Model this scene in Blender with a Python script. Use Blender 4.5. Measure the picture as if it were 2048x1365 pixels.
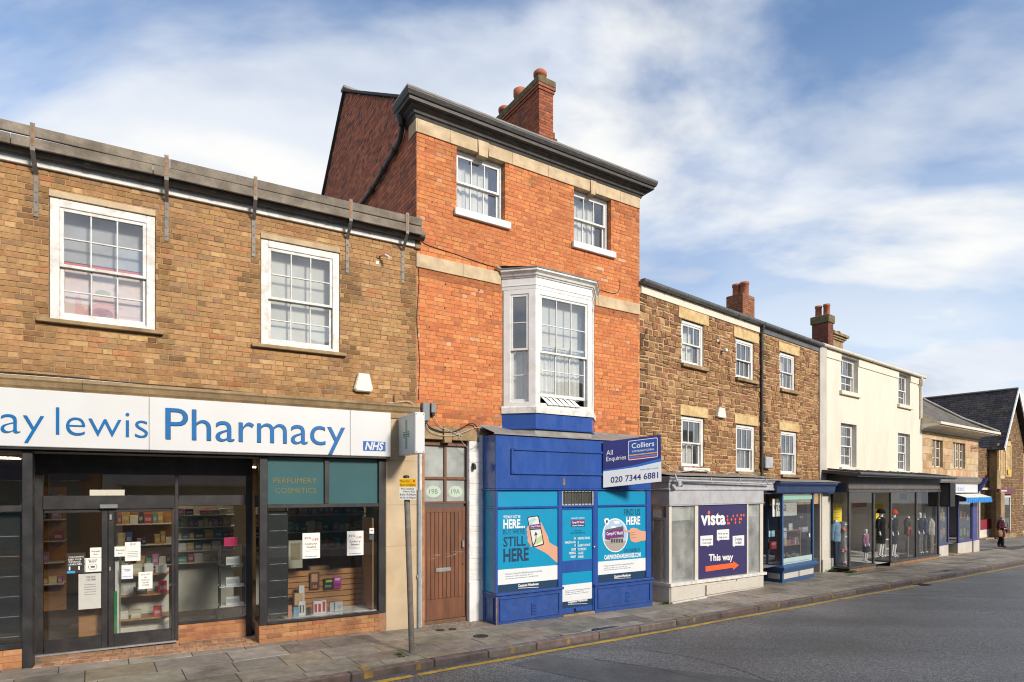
import bpy, math, random
from mathutils import Vector, Matrix
random.seed(11)
for o in list(bpy.data.objects): bpy.data.objects.remove(o)
SC = bpy.context.scene
COL = SC.collection
# ---------------------------------------------------------------- camera
FPX, CX, HY, EYE = 1200.0, 1024.0, 980.0, 2.35      # focal length, centre, horizon (photo pixels), eye height
cam = bpy.data.cameras.new('camera'); camo = bpy.data.objects.new('camera', cam); COL.objects.link(camo)
cam.sensor_width = 36.0; cam.lens = FPX/2048*36; cam.shift_y = (HY-682.5)/2048
cam.clip_start = 0.1; cam.clip_end = 3000
camo.location = (0, 0, EYE); camo.rotation_euler = (math.pi/2, 0, 0)
SC.camera = camo
# ---------------------------------------------------------------- sky, sun, exposure
SUN_AZ = Vector((0.72, -0.69)).normalized(); SUN_EL = math.radians(27)
sun = bpy.data.lights.new('sun', 'SUN'); suno = bpy.data.objects.new('sun', sun); COL.objects.link(suno)
sun.energy = 3.0; sun.angle = math.radians(10); sun.color = (1.0, 0.90, 0.77)
sd = Vector((SUN_AZ.x*math.cos(SUN_EL), SUN_AZ.y*math.cos(SUN_EL), math.sin(SUN_EL)))
suno.rotation_euler = sd.to_track_quat('Z', 'Y').to_euler(); suno.location = (10, -10, 20)
W = bpy.data.worlds.new('World'); SC.world = W; W.use_nodes = True
def world_nodes():
    nt = W.node_tree; nt.nodes.clear(); N = nt.nodes.new; L = nt.links.new
    def math_(op, a, b=None, clamp=False):
        n = N('ShaderNodeMath'); n.operation = op; n.use_clamp = clamp
        for i, v in enumerate((a, b)):
            if v is None: continue
            if isinstance(v, (int, float)): n.inputs[i].default_value = v
            else: L(v, n.inputs[i])
        return n.outputs[0]
    out = N('ShaderNodeOutputWorld')
    sky = N('ShaderNodeTexSky'); sky.sky_type = 'NISHITA'; sky.sun_disc = False
    sky.sun_elevation = SUN_EL; sky.sun_rotation = math.atan2(SUN_AZ.x, SUN_AZ.y); sky.dust_density = 0.3; sky.ozone_density = 3.0
    b1 = N('ShaderNodeBackground'); b1.inputs[1].default_value = 0.135; L(sky.outputs[0], b1.inputs[0])
    tc = N('ShaderNodeTexCoord'); sp = N('ShaderNodeSeparateXYZ'); L(tc.outputs['Generated'], sp.inputs[0])
    zz = math_('ADD', math_('MAXIMUM', sp.outputs[2], 0.0), 0.22)
    cb = N('ShaderNodeCombineXYZ')
    L(math_('DIVIDE', sp.outputs[0], zz), cb.inputs[0]); L(math_('DIVIDE', sp.outputs[1], zz), cb.inputs[1])
    mp = N('ShaderNodeMapping'); L(cb.outputs[0], mp.inputs[0])
    mp.inputs['Location'].default_value = (18.53, 8.32, 0.0); mp.inputs['Rotation'].default_value = (0, 0, 1.3); mp.inputs['Scale'].default_value = (0.75, 1.25, 1)
    def noise(scale, detail, rough, dist, vec):
        n = N('ShaderNodeTexNoise'); n.inputs['Scale'].default_value = scale; n.inputs['Detail'].default_value = detail
        n.inputs['Roughness'].default_value = rough; n.inputs['Distortion'].default_value = dist; L(vec, n.inputs['Vector']); return n.outputs[0]
    def ramp(fac, stops):
        r = N('ShaderNodeValToRGB'); L(fac, r.inputs[0]); e = r.color_ramp.elements
        r.color_ramp.interpolation = 'EASE'
        for i, (p, c) in enumerate(stops):
            el = e[i] if i < 2 else e.new(p)
            el.position = p; el.color = (*c, 1)
        return r.outputs[0]
    n1 = noise(0.95, 7, 0.52, 0.35, mp.outputs[0])
    cov = ramp(n1, [(0.40, (0.0,)*3), (0.555, (1,)*3)])
    hz = math_("SUBTRACT", 1.0, math_("MULTIPLY", math_("MAXIMUM", sp.outputs[2], 0.0), 1.75), True)
    cov = math_('MAXIMUM', cov, math_('MULTIPLY', hz, 0.96))
    n2 = noise(1.5, 6, 0.5, 0.3, mp.outputs[0])
    cc = ramp(n2, [(0.38, (0.39, 0.44, 0.53)), (0.50, (0.53, 0.565, 0.62)), (0.62, (0.65, 0.65, 0.64))])
    b2 = N('ShaderNodeBackground'); b2.inputs[1].default_value = 1.0; L(cc, b2.inputs[0])
    mx = N('ShaderNodeMixShader'); L(cov, mx.inputs[0]); L(b1.outputs[0], mx.inputs[1]); L(b2.outputs[0], mx.inputs[2])
    L(mx.outputs[0], out.inputs[0])
world_nodes()
vs = SC.view_settings; SC.display_settings.display_device = 'sRGB'
vs.view_transform = 'Standard'; vs.look = 'None'; vs.exposure = 0.62; vs.gamma = 1.0; vs.use_curve_mapping = False
SC.cycles.filter_width = 1.1; SC.cycles.max_bounces = 7; SC.cycles.transparent_max_bounces = 16; SC.cycles.use_denoising = True
SC.cycles.caustics_reflective = False; SC.cycles.caustics_refractive = False
# ---------------------------------------------------------------- frames: facade plane <-> photo pixels
class Fr:
    """A facade plane: origin on the ground plan, x along the facade, y into the building."""
    def __init__(s, ox, oy, vp=None, ang=None):
        s.o = (ox, oy)
        if ang is None:
            l = math.hypot(vp-CX, FPX); s.d = ((vp-CX)/l, FPX/l)
        else: s.d = (math.cos(ang), math.sin(ang))
        s.i = (-s.d[1], s.d[0])
        s.m = Matrix.Translation((ox, oy, 0)) @ Matrix.Rotation(math.atan2(s.d[1], s.d[0]), 4, 'Z')
    def x(s, px, off=0.0):
        u = (px-CX)/FPX; X0 = s.o[0]-s.i[0]*off; Y0 = s.o[1]-s.i[1]*off
        return (u*Y0-X0)/(s.d[0]-u*s.d[1])
    def Y(s, x, off=0.0): return s.o[1]+s.d[1]*x-s.i[1]*off
    def z(s, px, py, off=0.0): return EYE+(HY-py)/FPX*s.Y(s.x(px, off), off)
    def xz(s, px, py, off=0.0): return s.x(px, off), s.z(px, py, off)
    def w(s, x, y): return (s.o[0]+s.d[0]*x+s.i[0]*y, s.o[1]+s.d[1]*x+s.i[1]*y)
    def px(s, x, off=0.0):
        a = s.w(x, -off); return CX+FPX*a[0]/a[1]
Y0 = 10.45
A = Fr((833-CX)/FPX*Y0, Y0, 3120)            # pharmacy
B = Fr((833-CX)/FPX*Y0, Y0, 2900)            # red brick house
WB = B.x(1279)
C = Fr(*B.w(WB, 0), 2450)                    # ironstone house
WC = C.x(1638)
D = Fr(*C.w(WC, 0), 2540)                    # cream house
WD = D.x(1845)
E = Fr(*D.w(WD, 0), 2600)                    # ashlar house
WE = E.x(1956)
ST = Fr(-1.66, 10.45, ang=math.atan2(0.575, 0.818))     # street axis, used for the pavement and road
GSL = 0.0165
def gz(x, y):                                 # pavement height at a world point: the street falls gently to the right
    return -0.05-GSL*((x+1.66)*ST.d[0]+(y-10.45)*ST.d[1])
def gzf(fr, x, y): return gz(*fr.w(x, y))
# ---------------------------------------------------------------- mesh builder
class MB:
    def __init__(s): s.v = []; s.f = []; s.c = []; s.sm = []; s.marks = []
    def add(s, vs, fs, col=None, smooth=False):
        n = len(s.v); s.v += [tuple(p) for p in vs]
        for f in fs: s.f.append(tuple(i+n for i in f)); s.c.append(col); s.sm.append(smooth)
        return s
    def box(s, x0, x1, y0, y1, z0, z1, ch=0.0, col=None):
        if x1 < x0: x0, x1 = x1, x0
        if y1 < y0: y0, y1 = y1, y0
        if z1 < z0: z0, z1 = z1, z0
        c = min(ch, (x1-x0)*.4, (y1-y0)*.4, (z1-z0)*.4)
        if c <= 0:
            v = [(x, y, z) for x in (x0, x1) for y in (y0, y1) for z in (z0, z1)]
            return s.add(v, [(0, 1, 3, 2), (4, 6, 7, 5), (0, 4, 5, 1), (2, 3, 7, 6), (0, 2, 6, 4), (1, 5, 7, 3)], col)
        X, Yy, Z = (x0, x1), (y0, y1), (z0, z1); v = []; idx = {}
        for i in (0, 1):
            for j in (0, 1):
                for k in (0, 1):
                    for ax in range(3):
                        p = [X[i]+(c if i == 0 else -c), Yy[j]+(c if j == 0 else -c), Z[k]+(c if k == 0 else -c)]
                        p[ax] = (X, Yy, Z)[ax][(i, j, k)[ax]]
                        idx[(i, j, k, ax)] = len(v); v.append(p)
        f = []
        for ax in range(3):
            for side in (0, 1):
                a, b = [t for t in range(3) if t != ax]; q = []
                for (m, n) in ((0, 0), (1, 0), (1, 1), (0, 1)):
                    t = [0, 0, 0]; t[ax] = side; t[a] = m; t[b] = n; q.append(idx[(*t, ax)])
                f.append(tuple(q))
        for ax in range(3):
            a, b = [t for t in range(3) if t != ax]
            for m in (0, 1):
                for n in (0, 1):
                    t0 = [0, 0, 0]; t0[a] = m; t0[b] = n; t1 = list(t0); t1[ax] = 1
                    f.append((idx[(*t0, a)], idx[(*t1, a)], idx[(*t1, b)], idx[(*t0, b)]))
        for i in (0, 1):
            for j in (0, 1):
                for k in (0, 1): f.append(tuple(idx[(i, j, k, ax)] for ax in range(3)))
        return s.add(v, f, col)
    def quad(s, a, b, c, d, col=None): return s.add([a, b, c, d], [(0, 1, 2, 3)], col)
    def prism(s, poly, y0, y1, col=None):             # polygon in x,z extruded along y
        n = len(poly); v = [(x, y0, z) for x, z in poly]+[(x, y1, z) for x, z in poly]
        f = [tuple(range(n)), tuple(range(2*n-1, n-1, -1))]+[(i, (i+1) % n, (i+1) % n+n, i+n) for i in range(n)]
        return s.add(v, f, col)
    def prism_z(s, poly, z0, z1, col=None):           # polygon in x,y extruded along z
        n = len(poly); v = [(x, y, z0) for x, y in poly]+[(x, y, z1) for x, y in poly]
        f = [tuple(range(n)), tuple(range(2*n-1, n-1, -1))]+[(i, (i+1) % n, (i+1) % n+n, i+n) for i in range(n)]
        return s.add(v, f, col)
    def prism_x(s, poly, x0, x1, col=None):           # polygon in y,z extruded along x
        n = len(poly); v = [(x0, y, z) for y, z in poly]+[(x1, y, z) for y, z in poly]
        f = [tuple(range(n)), tuple(range(2*n-1, n-1, -1))]+[(i, (i+1) % n, (i+1) % n+n, i+n) for i in range(n)]
        return s.add(v, f, col)
    def sweep(s, prof, path, col=None, smooth=False):   # profile (out, z) along a plan path, outwards = right of travel
        n = len(path); offs = []
        for i in range(n):
            def nrm(a, b):
                dx, dy = b[0]-a[0], b[1]-a[1]; l = math.hypot(dx, dy) or 1; return (dy/l, -dx/l)
            if i == 0: m = nrm(path[0], path[1])
            elif i == n-1: m = nrm(path[-2], path[-1])
            else:
                p, q = nrm(path[i-1], path[i]), nrm(path[i], path[i+1]); k = 1+p[0]*q[0]+p[1]*q[1]
                m = ((p[0]+q[0])/k, (p[1]+q[1])/k)
            offs.append(m)
        k = len(prof); v = []
        for (x, y), (mx, my) in zip(path, offs):
            for o, z in prof: v.append((x+mx*o, y+my*o, z))
        f = [(i*k+j, (i+1)*k+j, (i+1)*k+(j+1) % k, i*k+(j+1) % k) for i in range(n-1) for j in range(k)]
        f += [tuple(range(k)), tuple(range((n-1)*k+k-1, (n-1)*k-1, -1))]
        return s.add(v, f, col, smooth)
    def tube(s, pts, r, n=8, col=None, caps=True):
        pts = [Vector(p) for p in pts]; m = len(pts); v = []
        rs = r if isinstance(r, (list, tuple)) else [r]*m
        up = None
        for i, p in enumerate(pts):
            t = (pts[min(i+1, m-1)]-pts[max(i-1, 0)]).normalized()
            if up is None:
                up = Vector((0, 0, 1)) if abs(t.z) < .9 else Vector((1, 0, 0))
            a = t.cross(up)
            if a.length < 1e-4: a = t.cross(Vector((0.3, 1, 0.2)))
            a.normalize(); b = t.cross(a).normalized(); up = -b if False else a.cross(t)
            for j in range(n):
                q = 2*math.pi*j/n; v.append(p+(a*math.cos(q)+b*math.sin(q))*rs[i])
        f = [(i*n+j, i*n+(j+1) % n, (i+1)*n+(j+1) % n, (i+1)*n+j) for i in range(m-1) for j in range(n)]
        s.add(v, f, col, True)
        if caps: s.add(v[:n], [tuple(range(n-1, -1, -1))], col); s.add(v[-n:], [tuple(range(n))], col)
        return s
    def lathe(s, cx, cy, prof, n=16, col=None):
        v = [(cx+r*math.cos(2*math.pi*j/n), cy+r*math.sin(2*math.pi*j/n), z) for r, z in prof for j in range(n)]
        f = [(i*n+j, i*n+(j+1) % n, (i+1)*n+(j+1) % n, (i+1)*n+j) for i in range(len(prof)-1) for j in range(n)]
        s.add(v, f, col, True)
        s.add(v[:n], [tuple(range(n-1, -1, -1))], col); s.add(v[-n:], [tuple(range(n))], col)
        return s
    def ball(s, c, r, n=10, m=7, col=None):
        rx, ry, rz = r if isinstance(r, (tuple, list)) else (r, r, r)
        v = []
        for i in range(m+1):
            t = math.pi*i/m
            for j in range(n):
                q = 2*math.pi*j/n; v.append((c[0]+rx*math.sin(t)*math.cos(q), c[1]+ry*math.sin(t)*math.sin(q), c[2]-rz*math.cos(t)))
        f = [(i*n+j, i*n+(j+1) % n, (i+1)*n+(j+1) % n, (i+1)*n+j) for i in range(m) for j in range(n)]
        return s.add(v, f, col, True)
    def frame(s, x0, x1, z0, z1, w, y0, y1, ch=0.0, wb=None, wt=None, col=None):
        wb = w if wb is None else wb; wt = w if wt is None else wt
        s.box(x0, x0+w, y0, y1, z0, z1, ch, col); s.box(x1-w, x1, y0, y1, z0, z1, ch, col)
        s.box(x0+w, x1-w, y0, y1, z1-wt, z1, ch, col); s.box(x0+w, x1-w, y0, y1, z0, z0+wb, ch, col)
        return s
    def mesh(s, name, base=(0, 0, 0)):
        me = bpy.data.meshes.new(name); bx, by, bz = base
        vv = [tuple(XF[0] @ Vector(p)) for p in s.v] if XF[0] is not None else s.v
        me.from_pydata([(x-bx, y-by, z-bz) for x, y, z in vv], [], s.f)
        at = me.color_attributes.new('Col', 'FLOAT_COLOR', 'CORNER'); buf = []
        for f, c in zip(s.f, s.c): buf += [*(c or (1, 1, 1)), 1.0]*len(f)
        at.data.foreach_set('color', buf)
        me.polygons.foreach_set('use_smooth', s.sm); me.update()
        return me
XF = [None]                                       # extra transform for parts on canted faces
BASE = {}; FRM = {}
def tag(o, label=None, cat=None, group=None, kind=None):
    if label: o['label'] = label
    if cat: o['category'] = cat
    if group: o['group'] = group
    if kind: o['kind'] = kind
    return o
def thing(fr, name, base, label, cat, group=None):          # an Empty at the thing's base; parts are given in frame coordinates
    o = bpy.data.objects.new(name, None); COL.objects.link(o); o.empty_display_size = 0.2
    o.matrix_world = (fr.m if fr else Matrix()) @ Matrix.Translation(base)
    BASE[o.name] = tuple(base); FRM[o.name] = fr
    return tag(o, label, cat, group)
def part(parent, name, mb, mat, label=None, kind=None):
    b = BASE[parent.name]
    o = bpy.data.objects.new(name, mb.mesh(name, b)); COL.objects.link(o); o.parent = parent
    o.data.materials.append(mat); BASE[o.name] = b; FRM[o.name] = FRM.get(parent.name)
    if label: o['label'] = label
    if kind: o['kind'] = kind
    return o
def solo(fr, name, mb, mat, base, label, cat, group=None, kind=None):   # a thing that is one mesh
    o = bpy.data.objects.new(name, mb.mesh(name, base)); COL.objects.link(o)
    o.matrix_world = (fr.m if fr else Matrix()) @ Matrix.Translation(base)
    o.data.materials.append(mat); BASE[o.name] = tuple(base); FRM[o.name] = fr
    return tag(o, label, cat, group, kind)
def struct(name, mb, mat):
    o = bpy.data.objects.new(name, mb.mesh(name)); COL.objects.link(o); o.data.materials.append(mat)
    o['kind'] = 'structure'; BASE[o.name] = (0, 0, 0); FRM[o.name] = None
    return o
def lines(parent, q, m):                                  # one lettering part per line of text, and one for marks drawn between
    ends = q.marks[1:]+[(len(q.v), len(q.f))]; first = q.marks[0] if q.marks else (len(q.v), len(q.f))
    for (v0, f0), (v1, f1) in zip([(0, 0)]+q.marks, [first]+ends):
        if f1 > f0:
            k = MB(); k.v = q.v[v0:v1]; k.f = [tuple(i-v0 for i in f) for f in q.f[f0:f1]]; k.c = q.c[f0:f1]; k.sm = q.sm[f0:f1]; part(parent, 'lettering', k, m)
# ---------------------------------------------------------------- lettering (built-in font turned into flat mesh)
_tc = {}
def glyphs(s, bold=0.0, res=3):
    k = (s, bold, res)
    if k in _tc: return _tc[k]
    cu = bpy.data.curves.new('t', 'FONT'); cu.body = s; cu.resolution_u = res; cu.offset = bold; cu.fill_mode = 'FRONT'
    ob = bpy.data.objects.new('t', cu); COL.objects.link(ob)
    me = bpy.data.meshes.new_from_object(ob)
    vs_ = [tuple(v.co[:2]) for v in me.vertices]; fs_ = [tuple(p.vertices) for p in me.polygons]
    bpy.data.objects.remove(ob); bpy.data.curves.remove(cu); bpy.data.meshes.remove(me)
    _tc[k] = (vs_, fs_); return _tc[k]
CAPH = None
def text(mb, s, P, width=None, cap=0.1, bold=0.0, col=None, align='L', res=3, slant=0.0):
    """P(u, w) maps metres right / up on the sign to frame coordinates; the string starts at u=0 on the baseline w=0."""
    global CAPH
    if CAPH is None:
        hv = glyphs('H')[0]; CAPH = max(y for x, y in hv)
    v, f = glyphs(s, bold, res)
    if not v: return mb
    x0 = min(x for x, y in v); x1 = max(x for x, y in v); ky = cap/CAPH
    kx = ky if width is None else width/(x1-x0)
    wd = (x1-x0)*kx; sh = {'L': 0, 'C': -wd/2, 'R': -wd}[align]
    mb.marks.append((len(mb.v), len(mb.f)))
    return mb.add([P((x-x0)*kx+sh+slant*y*ky, y*ky) for x, y in v], f, col)
def on_face(x, z, y, sx=1.0, rise=0.0):                 # lettering on a plane facing -y
    return lambda u, w: (x+u*sx, y, z+w+u*rise)
# ---------------------------------------------------------------- materials (all procedural)
def mat(name, col, rough=0.6, var=0.12, vscale=6.0, bump=0.0, bscale=60.0, bdist=0.004, attr=False, spec=0.5, metal=0.0,
        stain=None, stain_amt=0.0, stain_scale=1.5, stretch=1.0, fine=0.0, rvar=0.0, coat=0.0):
    m = bpy.data.materials.new(name); m.use_nodes = True; nt = m.node_tree; N = nt.nodes.new; L = nt.links.new
    bs = nt.nodes['Principled BSDF']; bs.inputs['Roughness'].default_value = rough
    bs.inputs['Metallic'].default_value = metal; bs.inputs['Specular IOR Level'].default_value = spec
    bs.inputs['Coat Weight'].default_value = coat
    geo = N('ShaderNodeNewGeometry'); pos = geo.outputs['Position']
    if stretch != 1.0:
        mp = N('ShaderNodeVectorMath'); mp.operation = 'MULTIPLY'; mp.inputs[1].default_value = (1, 1, 1/stretch); L(pos, mp.inputs[0]); pos = mp.outputs[0]
    def noise(sc, det=4, ro=0.55, vec=None):
        n = N('ShaderNodeTexNoise'); n.inputs['Scale'].default_value = sc; n.inputs['Detail'].default_value = det
        n.inputs['Roughness'].default_value = ro; L(vec or pos, n.inputs['Vector']); return n.outputs[0]
    def mixc(fac, a, b, mode='MIX'):
        n = N('ShaderNodeMix'); n.data_type = 'RGBA'; n.blend_type = mode
        for i, v in ((0, fac), (6, a), (7, b)):
            if isinstance(v, (int, float)): n.inputs[i].default_value = v
            elif isinstance(v, tuple): n.inputs[i].default_value = (*v, 1) if len(v) == 3 else v
            else: L(v, n.inputs[i])
        return n.outputs[2]
    def remap(x, a, b, c, d):
        n = N('ShaderNodeMapRange'); L(x, n.inputs[0])
        for i, v in enumerate((a, b, c, d)): n.inputs[i+1].default_value = v
        return n.outputs[0]
    c = col
    if attr:
        at = N('ShaderNodeAttribute'); at.attribute_name = 'Col'; oi = N('ShaderNodeObjectInfo')
        c = mixc(1.0, at.outputs['Color'], oi.outputs['Color'], 'MULTIPLY')
        if col != (1, 1, 1): c = mixc(1.0, c, col, 'MULTIPLY')
    if var:
        v = remap(noise(vscale, 5), 0.3, 0.7, 1-var*1.4, 1+var*1.1)
        cm = N('ShaderNodeCombineColor'); [L(v, cm.inputs[i]) for i in range(3)]
        c = mixc(1.0, c, cm.outputs[0], 'MULTIPLY')
    if fine:
        v = remap(noise(vscale*14, 2), 0.3, 0.7, 1-fine, 1+fine)
        cm = N('ShaderNodeCombineColor'); [L(v, cm.inputs[i]) for i in range(3)]
        c = mixc(1.0, c, cm.outputs[0], 'MULTIPLY')
    if stain:
        f = remap(noise(stain_scale, 6, 0.62), 0.48, 0.72, 0, stain_amt)
        c = mixc(f, c, stain)
    if isinstance(c, tuple): bs.inputs['Base Color'].default_value = (*c, 1)
    else: L(c, bs.inputs['Base Color'])
    if rvar: L(remap(noise(vscale*1.7, 4), 0.35, 0.65, max(0.02, rough-rvar), min(1, rough+rvar)), bs.inputs['Roughness'])
    if bump:
        b = N('ShaderNodeBump'); b.inputs['Strength'].default_value = bump; b.inputs['Distance'].default_value = bdist
        L(noise(bscale, 4, 0.6), b.inputs['Height']); L(b.outputs[0], bs.inputs['Normal'])
    return m
def glass(name, tint=(0.93, 0.95, 0.94), k=1.5, add=0.03, wav=0.12, wscale=3.0, dirt=0.0):
    m = bpy.data.materials.new(name); m.use_nodes = True; nt = m.node_tree; nt.nodes.clear(); N = nt.nodes.new; L = nt.links.new
    out = N('ShaderNodeOutputMaterial'); tr = N('ShaderNodeBsdfTransparent'); tr.inputs[0].default_value = (*tint, 1)
    gl = N('ShaderNodeBsdfGlossy'); gl.inputs['Roughness'].default_value = 0.015
    ge = N('ShaderNodeNewGeometry'); no = N('ShaderNodeTexNoise'); no.inputs['Scale'].default_value = wscale; no.inputs['Detail'].default_value = 1.0
    L(ge.outputs['Position'], no.inputs['Vector'])
    bu = N('ShaderNodeBump'); bu.inputs['Strength'].default_value = wav; bu.inputs['Distance'].default_value = 0.02; L(no.outputs[0], bu.inputs['Height']); L(bu.outputs[0], gl.inputs['Normal'])
    fr = N('ShaderNodeLayerWeight'); fr.inputs[0].default_value = 0.5; pw_ = N('ShaderNodeMath'); pw_.operation = 'POWER'; pw_.inputs[1].default_value = 5; L(fr.outputs['Facing'], pw_.inputs[0])
    f2 = N('ShaderNodeMath'); f2.operation = 'MULTIPLY_ADD'; f2.inputs[1].default_value = 0.95; f2.inputs[2].default_value = 0.05; L(pw_.outputs[0], f2.inputs[0])
    ma = N('ShaderNodeMath'); ma.operation = 'MULTIPLY_ADD'; ma.use_clamp = True; ma.inputs[1].default_value = k; ma.inputs[2].default_value = add; L(f2.outputs[0], ma.inputs[0])
    mx = N('ShaderNodeMixShader'); L(ma.outputs[0], mx.inputs[0]); L(tr.outputs[0], mx.inputs[1]); L(gl.outputs[0], mx.inputs[2])
    sh = mx.outputs[0]
    if dirt:
        df = N('ShaderNodeBsdfDiffuse'); df.inputs[0].default_value = (0.55, 0.56, 0.55, 1)
        n2 = N('ShaderNodeTexNoise'); n2.inputs['Scale'].default_value = 2.2; n2.inputs['Detail'].default_value = 5; L(ge.outputs['Position'], n2.inputs['Vector'])
        mr = N('ShaderNodeMapRange'); L(n2.outputs[0], mr.inputs[0]); mr.inputs[1].default_value = 0.35; mr.inputs[2].default_value = 0.7; mr.inputs[3].default_value = dirt*0.4; mr.inputs[4].default_value = dirt*1.4
        m2 = N('ShaderNodeMixShader'); L(mr.outputs[0], m2.inputs[0]); L(sh, m2.inputs[1]); L(df.outputs[0], m2.inputs[2]); sh = m2.outputs[0]
    L(sh, out.inputs[0]); return m
def emit(name, col, st):
    m = bpy.data.materials.new(name); m.use_nodes = True; b = m.node_tree.nodes['Principled BSDF']
    b.inputs['Base Color'].default_value = (*col, 1); b.inputs['Emission Color'].default_value = (*col, 1); b.inputs['Emission Strength'].default_value = st
    return m
K = {}
K['brick'] = mat('brick', (1, 1, 1), 0.85, 0.12, 14, 0.45, 90, 0.0035, True, 0.25, stain=(0.20, 0.08, 0.045), stain_amt=0.28, stain_scale=1.1, fine=0.09)
K['brick_brown'] = mat('brown_brick', (1, 1, 1), 0.88, 0.15, 16, 0.6, 80, 0.004, True, 0.2, stain=(0.16, 0.10, 0.055), stain_amt=0.35, stain_scale=0.9, fine=0.12)
K['mortar'] = mat('mortar', (0.36, 0.20, 0.12), 0.95, 0.2, 9, 0.6, 120, 0.004, spec=0.1)
K['mortar_brown'] = mat('mortar_brown', (0.36, 0.225, 0.115), 0.95, 0.25, 7, 0.6, 120, 0.004, spec=0.1)
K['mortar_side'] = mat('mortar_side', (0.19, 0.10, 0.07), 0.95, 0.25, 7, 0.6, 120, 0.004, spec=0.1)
K['ironstone'] = mat('ironstone', (1, 1, 1), 0.9, 0.26, 11, 0.9, 45, 0.012, True, 0.2, stain=(0.10, 0.06, 0.03), stain_amt=0.4, stain_scale=1.3, fine=0.18)
K['mortar_stone'] = mat('lime_mortar', (0.47, 0.32, 0.17), 0.95, 0.25, 5, 0.8, 60, 0.006, spec=0.1)
K['stone'] = mat('limestone', (0.55, 0.43, 0.28), 0.85, 0.14, 5, 0.4, 50, 0.004, spec=0.2, stain=(0.24, 0.155, 0.08), stain_amt=0.6, stain_scale=1.7, fine=0.06)
K['stone_dark'] = mat('weathered_limestone', (0.33, 0.235, 0.13), 0.9, 0.2, 5, 0.6, 40, 0.006, spec=0.2, stain=(0.10, 0.075, 0.045), stain_amt=0.8, stain_scale=1.4, fine=0.1)
K['stone_paint'] = mat('pier_stone', (0.50, 0.395, 0.265), 0.8, 0.08, 3, 0.25, 60, 0.003, spec=0.2, stain=(0.40, 0.24, 0.10), stain_amt=0.5, stain_scale=0.9)
K['lintel'] = mat('yellow_sandstone', (0.58, 0.43, 0.22), 0.85, 0.16, 6, 0.4, 50, 0.004, spec=0.2, stain=(0.42, 0.24, 0.09), stain_amt=0.6, stain_scale=2.5, fine=0.08)
K['ashlar'] = mat('ashlar', (1, 1, 1), 0.85, 0.16, 3, 0.4, 50, 0.004, True, 0.2, stain=(0.34, 0.19, 0.10), stain_amt=0.55, stain_scale=0.8, fine=0.06)
K['white'] = mat('white_gloss_paint', (0.70, 0.70, 0.685), 0.42, 0.05, 5, 0.12, 30, 0.003, stain=(0.50, 0.47, 0.42), stain_amt=0.5, stain_scale=3.5)
K['white_worn'] = mat('flaking_white_paint', (0.68, 0.67, 0.64), 0.6, 0.08, 6, 0.3, 50, 0.004, stain=(0.36, 0.30, 0.23), stain_amt=0.7, stain_scale=7)
K['cream'] = mat('cream_render', (0.68, 0.63, 0.525), 0.85, 0.04, 1.5, 0.2, 90, 0.002, spec=0.2, stain=(0.53, 0.475, 0.385), stain_amt=0.5, stain_scale=1.6, stretch=3)
K['greyrender'] = mat('grey_render', (0.50, 0.465, 0.42), 0.85, 0.08, 3, 0.2, 60, 0.003, spec=0.2, stain=(0.28, 0.25, 0.21), stain_amt=0.5)
K['whitebrick'] = mat('whitewashed_brick', (0.72, 0.72, 0.71), 0.75, 0.06, 6, 0.3, 40, 0.004, spec=0.25, stain=(0.44, 0.40, 0.34), stain_amt=0.6, stain_scale=3)
K['timber'] = mat('weathered_timber', (0.235, 0.20, 0.16), 0.85, 0.3, 4, 0.6, 30, 0.004, True, 0.2, stain=(0.12, 0.10, 0.07), stain_amt=0.5, stain_scale=3, fine=0.14)
K['gutter'] = mat('black_gutter', (0.025, 0.024, 0.023), 0.5, 0.3, 8, 0.2, 30, 0.003, stain=(0.09, 0.085, 0.07), stain_amt=0.5, stain_scale=5)
K['greygutter'] = mat('grey_gutter', (0.10, 0.105, 0.11), 0.4, 0.15, 6, stain=(0.2, 0.19, 0.17), stain_amt=0.4)
K['cornice'] = mat('black_timber_cornice', (0.030, 0.027, 0.025), 0.55, 0.3, 6, 0.3, 40, 0.003, stain=(0.10, 0.093, 0.08), stain_amt=0.5, stain_scale=7, stretch=0.4)
K['leadgrey'] = mat('lead_flashing', (0.235, 0.225, 0.21), 0.6, 0.18, 5, 0.3, 25, 0.004, stain=(0.12, 0.11, 0.09), stain_amt=0.5)
K['galv'] = mat('galvanised_steel', (0.17, 0.165, 0.15), 0.6, 0.2, 12, 0.1, 60, metal=0.2, stain=(0.22, 0.11, 0.05), stain_amt=0.35, stain_scale=6)
K['rust'] = mat('rusty_steel', (0.30, 0.155, 0.075), 0.8, 0.3, 14, 0.4, 70, stain=(0.12, 0.06, 0.03), stain_amt=0.7, stain_scale=9)
K['polerust'] = mat('rusted_grey_post', (0.155, 0.14, 0.125), 0.7, 0.25, 8, 0.3, 50, stain=(0.19, 0.085, 0.035), stain_amt=0.9, stain_scale=5)
K['slate'] = mat('slate', (1, 1, 1), 0.75, 0.2, 5, 0.4, 40, 0.004, True, 0.3, stain=(0.12, 0.11, 0.07), stain_amt=0.4)
K['pot'] = mat('terracotta_pot', (0.42, 0.14, 0.07), 0.8, 0.15, 8, 0.2, 50, stain=(0.16, 0.07, 0.05), stain_amt=0.5, stain_scale=5)
K['moss'] = mat('mossy_brick_cap', (0.15, 0.115, 0.06), 0.95, 0.3, 9, 0.8, 40, 0.01, stain=(0.14, 0.125, 0.045), stain_amt=0.6, stain_scale=7)
K['glass'] = glass('window_glass', k=3.0, add=0.07, wav=0.05, dirt=0.06)
K['shopglass'] = glass('shop_glass', (0.93, 0.95, 0.94), 2.0, 0.01, 0.02, 1.2)
K['dirtyglass'] = glass('dusty_glass', dirt=0.30, k=1.3)
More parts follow.
